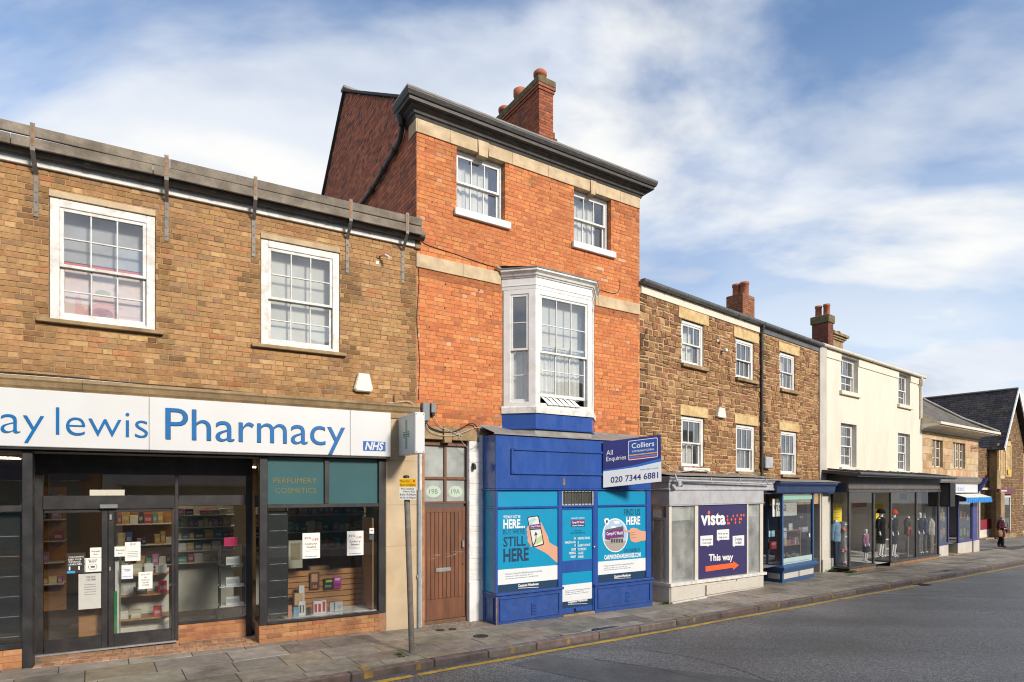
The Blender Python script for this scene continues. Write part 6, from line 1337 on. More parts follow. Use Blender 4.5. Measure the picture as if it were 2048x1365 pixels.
cable(B, [(833, 470), (850, 488), (900, 505), (1000, 537), (1090, 548), (1170, 570), (1225, 587), (1238, 580), (1240, 560)], .006, K['cable'], 'thin dark cable crossing the red brick above the bay', .012)
# ---------------------------------------------------------------- ironstone house
sh_ = thing(C, 'ironstone_house', (0, 0, 0), 'brown ironstone house with six white sash windows and grey gutter', 'building')
def lay_stones(fr, wall, x0, x1, z0, z1, holes, pal, seed, mat_, n_obj=300, hr=(.09, .175), wr=(.12, .35), proud=.012, jit=.013, name='stone', mp=None, tint=None):
    rnd = random.Random(seed); mp = mp or (lambda u, o, w: (u, o, w)); S = []; z = z0
    while z < z1-.04:
        h = min(rnd.uniform(*hr), z1-z)
        if z1-z-h < .05: h = z1-z
        wc = z+h/2; iv = [(x0, x1)]
        for a, b, c, d in holes:
            if c < wc < d:
                niv = []
                for p, q in iv:
                    if b <= p or a >= q: niv.append((p, q)); continue
                    if a > p: niv.append((p, a))
                    if b < q: niv.append((b, q))
                iv = niv
        for p, q in iv:
            u = p
            while u < q-.02:
                w = rnd.uniform(*wr)
                if q-u-w < .09: w = q-u
                if h > .135 and rnd.random() < .38:
                    s = h*rnd.uniform(.38, .62); S.append((u, u+w, z, z+s)); S.append((u, u+w, z+s, z+h))
                elif w > .25 and rnd.random() < .3:
                    s = w*rnd.uniform(.35, .65); S.append((u, u+s, z, z+h)); S.append((u+s, u+w, z, z+h))
                else: S.append((u, u+w, z, z+h))
                u += w
        z += h
    def size(b):
        c = fr.w((b[0]+b[1])/2, 0); return (b[1]-b[0])*(b[3]-b[2])/(c[1]**2)
    order = sorted(range(len(S)), key=lambda t: -size(S[t])) if n_obj else []; sel = set(order[:n_obj]); m = MB()
    for i, (a, b, c, d) in enumerate(S):
        col = pick(pal, rnd); col = tint((a+b)/2, (c+d)/2, col) if tint else col
        q = MB() if i in sel else m; g_ = .0095
        brick_geo(q, a+g_, b-g_, c+g_, d-g_, proud+rnd.uniform(-.01, .012), .02, mp, col, .009, min(jit, (b-a)*.12, (d-c)*.14), rnd)
        if i in sel: part(wall, name, q, mat_)
    part(wall, name+'work', m, mat_, kind='stuff')
zg1 = (C.z(1284, 553, .12)+C.z(1640, 688, .12))/2; zw_ = zg1-.28
CW = []
for l, r, tt, bb in [(1362.5, 1407.3, 637.7, 726), (1471.2, 1507.6, 675.4, 754.4), (1559.2, 1589.8, 702.8, 777), (1362.5, 1408.3, 831, 935), (1472, 1509.8, 848, 943), (1561.4, 1593.7, 861.4, 949)]:
    CW.append((C.x(l), C.x(r), C.z(l, bb), C.z(l, tt)))
m = MB(); wall_holes(m, 0, WC, 1.9, zg1, CW, 0.0, .22); wl_ = part(sh_, 'front_wall', m, K['mortar_stone'])
lints = []
for i, (l, r, tt, bb) in enumerate([(1355.7, 1415.7, 612.5, 634), (1466.3, 1515.6, 652, 671), (1556, 1597, 683, 700), (1359, 1414.7, 806, 827), (1468, 1514.7, 827, 845), (1557, 1597, 843.7, 859)]):
    h = CW[i]; lints.append((C.x(l), C.x(r), h[3]+.004, h[3]+(.27 if i < 3 else .24)))
stint = lambda x, z, c: tuple(q*.55 for q in c) if (x < .25 or (abs(x-C.x(1527)) < .18)) and random.random() < .8 else c
lay_stones(C, wl_, .0, WC, 2.55, zw_, CW+lints, STONES, 14, K['ironstone'], 300, tint=stint)
for i, h in enumerate(CW):
    lm = MB(); L_ = lints[i]; lm.box(L_[0], L_[1], -.034, .1, L_[2], L_[3], .008)
    sm = MB(); sm.box(h[0]-.03, h[1]+.14, -.09, .1, h[2]-.09, h[2]-.003, .008)
    cur = None
    if i in (0, 2): cur = net(1.0, a1=.8, seed=i, amp=.02)
    if i == 3: cur = net(.55, b0=.05, seed=i, a1=.9)
    if i in (4, 5): cur = blind(0, .45, 'leadgrey')
    sash_window(sh_, C, h[0]+.004, h[1]-.004, h[2], h[3], .03, 3, 1, 1, .085, .5, curtain=cur, sill=(sm, K['stone_dark'] if i != 3 else K['white_worn']), lintel=(lm, K['lintel']), seed=40+i, depth=.13, sash=.04, bar=.022)
    q = MB(); q.box(h[0]-.05, h[1]+.05, .225, .235, h[2]-.05, h[3]+.05)
xpipe = C.x(1524, .06)
q = MB(); q.box(.04, xpipe-.05, -.03, .05, zw_, zg1-.10, .005); part(sh_, 'eaves_board', q, K['cream']); q = MB(); q.box(xpipe+.03, WC-.02, -.03, .05, zw_+.03, zg1-.10, .005); part(sh_, 'eaves_board', q, K['greygutter'])
prg = [(.04, zg1)]+[(.10+.065*math.cos(t), zg1-.02+.075*math.sin(t)) for t in [math.pi+i*math.pi/8 for i in range(9)]]+[(.165, zg1)]
q = MB(); q.sweep(prg, [(-.02, 0), (WC+.05, 0)], smooth=False); gt = part(sh_, 'gutter', q, K['greygutter'])
for px in (1295, 1334, 1374, 1416, 1454, 1476, 1494, 1527, 1561, 1590, 1617):
    x = C.x(px, .1); q = MB(); q.sweep([(o*1.0+(.008 if o > .1 else -.008), z-.006) for o, z in prg], [(x-.025, 0), (x+.025, 0)]); part(gt, 'gutter_bracket', q, K['greygutter'])
q = MB(); q.add([(0, .02, zg1+.0), (WC, .02, zg1+.0), (WC, 3.4, zg1+1.55), (0, 3.4, zg1+1.55)], [(0, 1, 2, 3)], (.07, .068, .066)); q.add([(0, 3.4, zg1+1.55), (WC, 3.4, zg1+1.55), (WC, 7, zg1), (0, 7, zg1)], [(0, 1, 2, 3)], (.07, .068, .066)); part(sh_, 'roof', q, K['slate'])
q = MB(); q.tube([(xpipe, -.10, zg1-.08), (xpipe, -.10, zg1-.16), (xpipe, -.055, zg1-.34), (xpipe, -.055, 2.6)], .042, 10); dp = part(sh_, 'downpipe', q, K['gutter'])
for py in (700, 836, 930): z = C.z(1524, py, .06); q = MB(); q.tube([(xpipe, -.055, z-.06), (xpipe, -.055, z+.06)], .056, 10); part(dp, 'collar', q, K['gutter'])
# chimney
def solve_depth(fr, px, x):        # distance behind the facade plane of a point at facade station x seen at px
    u = (px-CX)/FPX; X0 = fr.o[0]+fr.d[0]*x; Yq = fr.o[1]+fr.d[1]*x; return (X0-u*Yq)/(u*fr.i[1]-fr.i[0])
def stack(root, fr, x0, x1, y0, y1, z0, z1, pal, seed, capm, pots, cap=.12, over=.035, pot_h=.42, pot_r=.12):
    q = MB(); q.box(x0, x1, y0, y1, z0, z1-cap); st = part(root, 'chimney', q, K['mortar_side'])
    lay_bricks(fr, st, x0, x1, z0, z1-cap, [], pal, seed=seed, mat_=K['brick'], n_obj=0, mp=lambda u, o, w: (u, y0+o, w), back=.02)
    lay_bricks(fr, st, y0, y1, z0, z1-cap, [], pal, seed=seed+1, mat_=K['brick'], n_obj=0, mp=lambda u, o, w: (x0+o, u, w), back=.02)
    q = MB(); q.box(x0-over, x1+over, y0-over, y1+over, z1-cap, z1, .015); part(st, 'cap', q, capm)
    for (u, v) in pots:
        cx, cy = x0+(x1-x0)*u, y0+(y1-y0)*v; q = MB(); q.lathe(cx, cy, [(pot_r*1.05, z1-.02), (pot_r, z1+pot_h*.8), (pot_r*1.15, z1+pot_h*.82), (pot_r*1.15, z1+pot_h), (pot_r*.9, z1+pot_h), (pot_r*.8, z1+pot_h*.7)], 14); part(st, 'chimney_pot', q, K['pot'])
    return st
cxm = C.x(1485.6)+2.2; yd = 3.2
def locate(fr, px, y):             # facade station of a point y behind the facade, seen at px
    return fr.x(px, -y)
cx0_, cx1_ = locate(C, 1485.6, 3.0), locate(C, 1509, 3.0); zt_ = C.z(1485.6, 585.5, -3.0)
stack(sh_, C, cx0_, cx1_, 3.0, 3.66, zg1+.4, zt_, [(3, (.26, .10, .055)), (2, (.30, .12, .06)), (2, (.20, .085, .05)), (1, (.33, .16, .08))], 51, K['moss'], [(.5, .25), (.5, .72)], cap=.02, over=.0, pot_h=.50, pot_r=.15)
alarm(C, 1437, 1454, 814, 835, 'white wedge alarm box with red top on the ironstone wall', (.4, .02, .02))
t = thing(C, 'meter_box', (C.x(1528), 0, C.z(1528, 937)), 'pale grey cable box beside the downpipe on ironstone', 'box'); x0, x1 = C.x(1529, .1), C.x(1544, .1); z1, z0 = C.z(1530, 914, .1), C.z(1530, 937, .1); q = MB(); q.box(x0, x1, -.14, -.02, z0, z1, .01); part(t, 'case', q, K['greypaint']); q = MB(); q.box(x0+.02, x1-.02, -.146, -.1405, z0+.02, z1-.02, .003); part(t, 'lid', q, K['greypaint'])
t = thing(C, 'flood_light', (C.x(1450), 0, C.z(1450, 704)), 'small white floodlight between the two upper ironstone windows', 'lamp'); x, z = C.xz(1450, 702, .1); q = MB(); q.box(x-.05, x+.05, -.16, -.06, z-.03, z+.05, .012); part(t, 'head', q, K['plastic']); q = MB(); q.tube([(x, -.01, z), (x, -.1, z)], .02, 8); part(t, 'arm', q, K['boxgrey'])
t = thing(C, 'cable_clip', (C.x(1436), 0, C.z(1436, 683)), 'tiny white cable fixing above the floodlight', 'fixing'); x, z = C.xz(1434, 682, .02); q = MB(); q.box(x-.03, x+.03, -.05, -.02, z-.03, z+.03, .004); part(t, 'plate', q, K['plastic']); q = MB(); q.box(x+.08, x+.16, -.05, -.02, z-.04, z-.0, .004); part(t, 'clamp', q, K['boxgrey'])
cable(C, [(1452, 715), (1458, 745), (1462, 765), (1480, 772), (1520, 776)], .006, K['cable'], 'thin dark cable looping under the middle upper ironstone window', .035)
cable(C, [(1322, 924), (1345, 938), (1362, 944), (1410, 940), (1435, 958), (1462, 945), (1490, 955), (1508, 950), (1530, 958)], .007, K['cablew'], 'pale cable draped along the top of the grey shopfront', .10)
# ---------------------------------------------------------------- grey shopfront
p2 = .534; GP = K['greypaint']
gs = thing(C, 'grey_shopfront', (2.4, -p2, -.1), 'pale grey painted shopfront with large navy vista sign panel', 'shopfront')
def Z1(zx, zy, off=p2): return C.xz(1260+zx/4.266, 900+zy/4.266, off)
gx0, gx1 = .355, 4.51; zc1, zl1, zf0_, zb0_ = 2.66, 2.335, 2.015, .0
gxe = C.x(1547, p2)
pth = [(gx0-.02, .0), (gx0-.02, -p2), (gxe, -p2)]
q = MB(); q.sweep([(-.1, zl1), (.02, zl1), (.025, zl1+.03), (.0, zl1+.05), (.0, zl1+.17), (.03, zl1+.19), (.05, zl1+.23), (.10, zl1+.27), (.11, zc1-.03), (-.1, zc1)], pth); part(gs, 'cornice', q, GP)
q = MB(); q.box(gx0, gx1+.02, -p2+.0, .0, zf0_, zl1-.002, .006); q.box(gx0-.012, gx1+.03, -p2-.02, 0.0, zf0_-.025, zf0_-.001, .004); part(gs, 'fascia', q, GP)
q = MB(); q.tube([(gx0+.1, -p2-.13, zc1-.10), (gx1+.2, -p2-.13, zc1-.16)], .022, 8); part(gs, 'blind_pole', q, GP)
q = MB(); q.add([(gx0-.1, .0, zc1+.10), (gxe, .0, zc1+.10), (gxe, -p2-.12, zc1+.005), (gx0-.1, -p2-.12, zc1+.005)], [(0, 1, 2, 3)]); part(gs, 'lead_top', q, K['leadgrey'])
for px in (1421, 1479, 1531): x = C.x(px, p2+.1); q = MB(); q.tube([(x, -p2-.11, zc1-.02), (x-.02, -p2-.15, zc1-.14), (x+.02, -p2-.17, zc1-.15)], .012, 6); part(gs, 'bracket', q, K['greypaint'])
t = thing(C, 'security_light', (C.x(1358, .7), -.66, zc1-.2), 'old grey security light under the grey shopfront cornice', 'lamp'); x = C.x(1356, .7); q = MB(); q.box(x-.05, x+.05, -.76, -.66, zc1-.24, zc1-.12, .015); part(t, 'head', q, K['greypaint']); q = MB(); q.tube([(x, -.68, zc1-.12), (x, -.62, zc1+.03)], .02, 8); part(t, 'arm', q, K['greypaint']); q = MB(); q.ball((x+.08, -.72, zc1-.2), .05); part(t, 'sensor', q, K['boxgrey'])
# sloping sill: lower towards the right, as in the photograph
zsl = lambda x: .30-.027*(x-gx0)*1.0
def sbox(q, x0, x1, y0, y1, zb, zt):        # box whose bottom and top follow functions of x
    q.add([(x0, y0, zb(x0)), (x1, y0, zb(x1)), (x1, y1, zb(x1)), (x0, y1, zb(x0)), (x0, y0, zt(x0)), (x1, y0, zt(x1)), (x1, y1, zt(x1)), (x0, y1, zt(x0))], [(0, 3, 2, 1), (4, 5, 6, 7), (0, 1, 5, 4), (1, 2, 6, 5), (2, 3, 7, 6), (3, 0, 4, 7)])
posts2 = [(gx0, Z1(357, 700)[0]), (Z1(556, 700)[0], Z1(584, 700)[0]), (Z1(1000, 700)[0], Z1(1012, 700)[0]), (Z1(1112, 700)[0], gx1)]
for a, b in posts2: q = MB(); sbox(q, a, b, -p2+.005, -p2+.08, zsl, lambda x: zf0_-.026); part(gs, 'post', q, K['creampaint'])
q = MB(); sbox(q, gx0-.05, gx1+.06, -p2-.07, 0, lambda x: zsl(x)-.07, lambda x: zsl(x)-.001); part(gs, 'sill', q, K['white_worn'])
gzz = lambda x: gzf(C, x, -p2)-.02
q = MB(); sbox(q, gx0, gx1, -p2-.005, 0.0, gzz, lambda x: zsl(x)-.071); rs_ = part(gs, 'stall_riser', q, K['creampaint'])
for k, (a, b, dz, ty) in enumerate([(gx0+.03, Z1(628, 900)[0], .0, .0), (Z1(638, 900)[0], Z1(900, 900)[0], .02, .06), (Z1(905, 900)[0], gx1-.05, .0, .0)]):
    q = MB(); sbox(q, a, b, -p2-.03-ty*.4, -p2-.0055, lambda x: gzz(x)+.06+dz, lambda x: zsl(x)-.085-ty); part(rs_, 'panel', q, K['creampaint'])
q = MB(); sbox(q, gx0+.02, Z1(632, 900)[0], -p2-.07, -p2-.0055, gzz, lambda x: gzz(x)+.05); part(rs_, 'loose_board', q, K['white_worn'])
for (a, b) in [(posts2[0][1], posts2[1][0]), (posts2[2][1], posts2[3][0])]:
    q = MB(); sbox(q, a-.005, b+.005, -p2+.035, -p2+.043, zsl, lambda x: zf0_-.02); part(gs, 'pane', q, K['dirtyglass'])
    q = MB(); sbox(q, a, b, -p2+.12, -p2+.125, lambda x: zf0_-.36, lambda x: zf0_-.02); part(gs, 'roller_blind', q, K['net'])
    part(gs, 'net_curtain', drape(a-.03, b+.03, .32, zf0_-.3, -p2+.28, .03, 50, 22, 3), K['leadgrey'])
# left return: post, glass, drawn curtain
q = MB(); q.box(gx0+.005, gx0+.05, -.06, 0, zsl(gx0), zf0_-.026, .004); q.box(gx0+.005, gx0+.05, -p2+.081, -.061, Z1(250, 600)[1]-.02, Z1(250, 600)[1]+.04, .004); q.box(gx0+.005, gx0+.05, -p2+.081, -p2+.14, zsl(gx0), Z1(250, 600)[1]-.021, .004); part(gs, 'side_frame', q, GP)
q = MB(); q.box(gx0+.025, gx0+.031, -p2+.08, -.06, zsl(gx0), zf0_-.026); part(gs, 'side_pane', q, K['dirtyglass'])
dq = drape(.06, p2-.05, .36, Z1(250, 600)[1], .065, .02, 50, 40, 8); dq.v = [(gx0+y, -x, z) for x, y, z in dq.v]; part(gs, 'side_curtain', dq, K['net'])
q = MB(); q.box(gx0+.5, gx1-.05, .0, .04, .1, 2.4); part(gs, 'back_wall', q, K['room'])
# vista panel
vx0, vx1 = posts2[1][1], posts2[2][0]; yv = -p2+.02
def Zv(zx, zy): return Z1(zx, zy, -yv)
q = MB(); sbox(q, vx0, vx1, yv, yv+.02, lambda x: zsl(x)+.012, lambda x: zf0_-.03); q.c = [(.035, .028, .105)]*len(q.c); vp = part(gs, 'sign_panel', q, K['print'])
def vpoly(q, pts, col, lift=.001): q.add([(Zv(a, b)[0], yv-lift, Zv(a, b)[1]) for a, b in pts], [tuple(range(len(pts)))], col)
def vt(q, s, x0, x1, yb, yb1, cap, col, bold=0.0, lift=.002, res=3):
    a, z = Zv(x0, yb); b, z2 = Zv(x1, yb1); text(q, s, on_face(a, z, yv-lift, 1, (z2-z)/(b-a)), b-a, Zv(x0, yb-cap)[1]-z, bold, col, 'L', res)
OR_ = (.80, .115, .025); wv = (.70, .70, .72); q = MB()
vt(q, 'v\u0131sta', 603, 815, 640, 634, 112, wv, .035, res=5); q2 = MB(); vpoly(q2, ell7(673, 536, 10, 16), OR_)
for r, row in enumerate([(0, 0, 0, 2, 0, 4, 0, 6, 7), (1, 0, 3, 0, 5, 0, 7, 0), ]): pass
for (a, b) in [(831, 568), (832, 598), (833, 627), (845, 627), (866, 594), (881, 565), (899, 594), (899, 622), (915, 561), (935, 590), (935, 619), (948, 559), (948, 590), (970, 558)]: vpoly(q2, ell7(a, b, 6.5, 11, 14), OR_)
part(vp, 'dot', q2, K['print'], kind='stuff')
vt(q, 'This way', 672, 880, 948, 938, 55, wv, .03, res=4)
q2 = MB(); vpoly(q2, [(644, 995), (880, 965), (880, 950), (930, 985), (880, 1025), (880, 1005), (645, 1040)], OR_); part(vp, 'arrow', q2, K['print'])
for (a, b, c, d, l1, l2, tail) in [(600, 708, 732, 820, 'Pop in and take', 'a look around!', 660), (741, 846, 680, 772, 'How can we', 'help you?', 752), (876, 974, 732, 822, 'Donate', 'today!', 884)]:
    q2 = MB(); vpoly(q2, [(a, c+4), (b, c-4), (b, d-5), (tail+14, d-4), (tail+3, d+10), (tail, d-1), (a, d)], wv); part(vp, 'speech_bubble', q2, K['print'])
    k = 16 if l1 != 'Donate' else 26; w_ = (b-a)*(.8 if l1 != 'Donate' else .62); vt(q, l1, (a+b)/2-w_/2, (a+b)/2+w_/2, c+(d-c)*.47, c+(d-c)*.45, k, (.05, .05, .12), .01, .003, 1); vt(q, l2, (a+b)/2-w_*.42, (a+b)/2+w_*.42, c+(d-c)*.80, c+(d-c)*.78, k, (.05, .05, .12), .01, .003, 1)
lines(vp, q, K['print'])
# dark doorway between the two shopfronts
q = MB(); q.box(gx1+.07, C.x(1533, 0)+.1, .25, .3, -.5, 2.4); q.box(gx1+.04, gx1+.06, -p2+.1, .25, -.5, 2.4); part(gs, 'doorway', q, K['navy'])
# ---------------------------------------------------------------- navy shopfront
p3 = .47; ns = thing(C, 'navy_shopfront', (7.0, -p3, -.2), 'navy blue bay shopfront showing books and a white vista banner', 'shopfront')
def Zn(zx, zy, off=p3): return C.xz(1260+zx/4.266, 900+zy/4.266, off)
nx0, nx1 = Zn(1300, 600)[0], Zn(1570, 600)[0]; nzt = Zn(1300, 378)[1]; nzs = Zn(1305, 985)[1]
q = MB(); nxe = C.x(1674, p3+.2); q.sweep([(-.1, nzt+.04), (.16, nzt+.04), (.18, nzt+.2), (.2, nzt+.24), (.24, nzt+.26), (.26, nzt+.30), (.26, nzt+.33), (-.1, nzt+.38)], [(gxe+.02, -p3+.02), (nxe, -p3+.02)]); part(ns, 'fascia', q, K['navy'])
q = MB(); q.sweep([(-.1, nzt+.385), (.28, nzt+.345), (.28, nzt+.36), (-.1, nzt+.42)], [(gxe+.0, -p3+.02), (nxe+.1, -p3+.02)]); part(ns, 'lead_top', q, K['leadgrey'])
q = MB(); q.box(gx1+.06, nxe-.05, -p3, .1, nzt+.005, nzt+.039); part(ns, 'soffit', q, K['navy'])
q = MB(); q.box(nx0, nx0+.07, -p3, -p3+.07, nzs, nzt, .005); q.box(nx1-.08, nx1, -p3, -p3+.07, nzs, nzt, .005); q.box(nx0, nx0+.07, -.05, .0, nzs, nzt, .005); part(ns, 'post', q, K['midblue'])
q = MB(); q.box(nx0+.07, nx1-.08, -p3+.03, -p3+.038, nzs, nzt); part(ns, 'pane', q, K['shopglass']); q = MB(); q.box(nx0+.03, nx0+.038, -p3+.07, -.05, nzs, nzt); part(ns, 'side_pane', q, K['shopglass'])
nzb = gzf(C, nx0, -p3)-.03
pth = [(nx0, .1), (nx0, -p3), (nx1, -p3), (nx1, .1)]
q = MB(); q.sweep([(-.1, nzs-.20), (.02, nzs-.20), (.03, nzs-.16), (.09, nzs-.12), (.10, nzs-.06), (.04, nzs-.01), (-.1, nzs-.001)], pth); part(ns, 'sill', q, K['midblue'])
q = MB(); q.sweep([(-.1, nzb-.2), (.0, nzb-.2), (.0, nzs-.201), (-.1, nzs-.201)], pth); rs3 = part(ns, 'stall_riser', q, K['midblue'])
zz0, zz1 = nzb+.12, nzs-.24; hm = (nx0+nx1)/2
for a, b in ((nx0+.07, hm-.03), (hm+.03, nx1-.05)): q = MB(); q.box(a, b, -p3-.008, -p3-.001, zz0, zz1, .003); part(rs3, 'panel', q, K['creampaint'])
q = MB(); q.box(nx0-.008, nx0-.001, -p3+.07, -.07, zz0, zz1, .003); part(rs3, 'panel', q, K['creampaint'])
q = MB(); X0, X1, Yb = gx1+.2, nx1+.6, 2.6
for f in ([(X0, Yb, -.1), (X1, Yb, -.1), (X1, Yb, 2.5), (X0, Yb, 2.5)], [(X1, -.0, -.1), (X1, Yb, -.1), (X1, Yb, 2.5), (X1, -.0, 2.5)], [(X0, .3, -.1), (X0, Yb, -.1), (X0, Yb, 2.5), (X0, .3, 2.5)], [(X0, -p3+.1, nzs-.02), (X1, -p3+.1, nzs-.02), (X1, Yb, nzs-.02), (X0, Yb, nzs-.02)], [(X0, -p3+.1, nzt+.003), (X1, -p3+.1, nzt+.003), (X1, Yb, nzt+.003), (X0, Yb, nzt+.003)]): q.quad(*f)
part(ns, 'shop_room', q, mat('book_room', (.24, .22, .21), .9, .2, 3))
q = MB(); q.box(nx0+.08, nx1-.09, -p3+.022, -p3+.027, nzt-.16, nzt-.02, col=(.25, .48, .36)); part(ns, 'window_film', q, K['print']); q = MB(); q.box(nx0+.08, nx1-.09, -p3+.022, -p3+.027, nzs+.0, nzs+.17, col=(.42, .53, .53)); text(q, 'Leading local charity for people affected by sight loss', on_face(nx0+.12, nzs+.03, -p3+.02), (nx1-nx0)*.8, .03, .0, (.1, .12, .2), res=1); part(ns, 'window_film', q, K['print'])
bx_, bz_ = Zn(1213, 490, .25); w_ = Zn(1420, 490, .25)[0]-bx_; hb = .50; q = MB(); zc_ = Zn(1300, 566, .25)[1]; q.box(bx_, bx_+w_, -.262, -.25, zc_, zc_+hb, col=(.72, .72, .70)); text(q, 'v\u0131sta', on_face(bx_+.05, zc_+.15, -.2645), w_*.53, .27, .005, (.10, .09, .11), res=4)
for k, (a, b) in enumerate([(.0, 0), (.0, 1), (.0, 2), (.05, 0), (.12, 1), (.17, 2), (.22, 1), (.22, 0), (.27, 2), (.33, 1), (.33, 0), (.37, 2), (.37, 1), (.43, 2)]): cx, cz = bx_+w_*(.62+a*.8), zc_+.14+b*.075; q.add([(cx+.016*math.cos(j*.7), -.2645, cz+.02*math.sin(j*.7)) for j in range(9)], [tuple(range(9))], (.75, .08, .05))
solo(C, 'vista_banner', q, K['print'], (bx_, -.25, zc_), 'white vista banner with red dots hung inside the navy shop window', 'sign')
# bookshelves and books
def bookcase(x0, x1, y, z0, zs_, label, d=.25, seed=0):
    r = random.Random(seed); t = thing(C, 'bookcase', ((x0+x1)/2, y, z0), label, 'bookcase'); q = MB(); q.box(x0, x0+.03, y, y+d, z0, zs_[-1]+.02, .003); q.box(x1-.03, x1, y, y+d, z0, zs_[-1]+.02, .003); part(t, 'upright', q, K['pine'])
    for z in zs_:
        q = MB(); q.box(x0+.03, x1-.03, y, y+d, z-.02, z+.005, .003); part(t, 'shelf', q, K['pine']); x = x0+.04
        while z < zs_[-1] and x < x1-.06:
            w = r.uniform(.02, .05); h = r.uniform(.14, .24); q = MB(); q.box(x, x+w, y+.02, y+.2, z+.006, z+h, .002, col=r.choice([(.4, .05, .06), (.08, .12, .3), (.5, .45, .35), (.06, .06, .07), (.1, .25, .15), (.55, .5, .45), (.35, .2, .08)])); part(t, 'book', q, K['goods']); x += w+.004
zf = nzs
bookcase(nx0-.35, nx0+.02, .0+.1, zf, [zf+.02, zf+.55, zf+.95], 'wooden bookcase at left behind the navy shop side window', seed=1)
bookcase(nx0+.65, nx1-.22, -.18, zf, [zf+.02, zf+.48, zf+.9], 'light wood shelf stand in the navy shop window', seed=2)
r_ = random.Random(4); x = nx0+.1; k = 0
names = ['red', 'white', 'blue', 'black', 'green', 'cream', 'pink', 'brown', 'grey', 'teal']; cols = [(.4, .04, .05), (.6, .6, .58), (.08, .15, .35), (.03, .03, .035), (.08, .25, .12), (.55, .48, .35), (.5, .2, .3), (.25, .13, .07), (.3, .3, .3), (.08, .3, .32)]
while x < nx1-.15 and k < 10:
    w, h = r_.uniform(.07, .13), r_.uniform(.12, .22); q = MB(); q.box(x, x+w, -p3+.12, -p3+.16, zf, zf+h, .003, col=cols[k]); q.box(x+.015, x+w-.015, -p3+.1185, -p3+.1198, zf+h*.55, zf+h*.8, col=tuple(min(1, v+.25) for v in cols[k])); solo(C, 'book', q, K['goods'], (x, -p3+.12, zf), names[k]+' book standing at the foot of the navy shop window', 'book', 'books along the navy shop window'); x += w+.03; k += 1
for (a, b, c, d, col, lab) in [(1185, 1237, 688, 745, (.30, .50, .58), 'pale blue box on the bookcase in navy shop window'), (1196, 1250, 780, 850, (.34, .04, .05), 'dark red price card in the navy shop side window'), (1306, 1337, 665, 760, (.45, .58, .68), 'pale blue leaflet hung in the navy shop window'), (1355, 1387, 627, 695, (.55, .55, .55), 'white boxed item on the shelf stand in navy shop'), (1440, 1520, 655, 705, (.30, .27, .32), 'grey picture standing on the shelf stand in navy shop'), (1450, 1476, 563, 587, (.5, .12, .10), 'small red sign above the shelf stand in navy shop')]:
    x0, z0 = Zn(a, d, .14); x1, z1 = Zn(b, c, .14); q = MB(); q.box(x0, x1, -.14, -.11, z0, z1, .003, col=col); q.box(x0+(x1-x0)*.15, x1-(x1-x0)*.15, -.1415, -.1402, z0+(z1-z0)*.55, z0+(z1-z0)*.85, col=tuple(min(1, v+.15) for v in col)); solo(C, 'display_item', q, K['goods'], (x0, -.14, z0), lab, 'item')
q = MB(); x0, z0 = Zn(1533, 745, p3+.02); q.box(x0, x0+.06, -p3-.008, -p3+.0, z0, z0+.11, .004); part(ns, 'latch', q, K['white'])
# ---------------------------------------------------------------- cream rendered house
cr_ = thing(D, 'cream_house', (0, 0, 0), 'cream rendered three storey house with four white sash windows', 'building')
ze1 = (D.z(1642, 686, .1)+D.z(1844, 752, .1))/2
DW = []
for l, r, tt, bb in [(1682, 1716, 711, 781), (1797, 1820, 746, 808), (1682, 1713, 846, 934), (1796, 1820, 866, 942)]: DW.append((D.x(l), D.x(r), D.z(l, bb), D.z(l, tt)))
dx_l = D.x(1653); 
m = MB(); wall_holes(m, 0.0, WD, -.8, ze1-.02, [h for h in DW]+[(D.x(1659), D.x(1880) if D.x(1880) < WD-.1 else WD-.15, -.7, 2.45)], 0.0, .24); m.quad((WD, 0, -.8), (WD, 6, -.8), (WD, 6, ze1), (WD, 0, ze1)); part(cr_, 'front_wall', m, K['cream'])
q = MB(); q.box(-.05, D.x(1650), -.06, .2, -.8, ze1-.05, .012); part(cr_, 'quoin_strip', q, K['greyrender'])
q = MB(); q.box(.02, D.x(1656.5), -.09, -.061, -.8, 2.55, .012); q.box(.0, D.x(1659), -.13, -.091, -.8, gzf(D, .2, 0)+.42, .015); part(cr_, 'pier', q, K['creampaint'])
q = MB(); cuts = [D.x(1652), DW[0][0]-.02, DW[0][1]+.02, DW[1][0]-.02, DW[1][1]+.02, WD]
for a, b in [(0, 1), (2, 3), (4, 5)]: q = MB(); q.box(cuts[a], cuts[b], -.03, .05, ze1-.36, ze1-.08, .006); part(cr_, 'frieze', q, K['cream'])
q = MB(); pr_ = [(-.02, ze1)]+[(.09+.06*math.cos(t), ze1-.02+.065*math.sin(t)) for t in [math.pi+i*math.pi/8 for i in range(9)]]+[(.15, ze1)]; q.sweep(pr_, [(-.05, 0), (WD+.05, 0)]); gt = part(cr_, 'gutter', q, K['cream'])
for px in (1670, 1705, 1745, 1785, 1822): x = D.x(px, .1); q = MB(); q.sweep([(o+(.008 if o > .08 else 0), z-.005) for o, z in pr_], [(x-.03, 0), (x+.03, 0)]); part(gt, 'gutter_joint', q, K['cream'])
q = MB(); x = D.x(1842.5, .08); q.tube([(x, -.09, ze1-.06), (x, -.09, ze1-.3), (x+.05, -.06, ze1-.45), (x+.05, -.06, D.z(1843, 838))], .045, 10); q.lathe(x, -.09, [(.05, ze1-.40), (.10, ze1-.28), (.11, ze1-.15)], 10); part(cr_, 'downpipe', q, K['cream'])
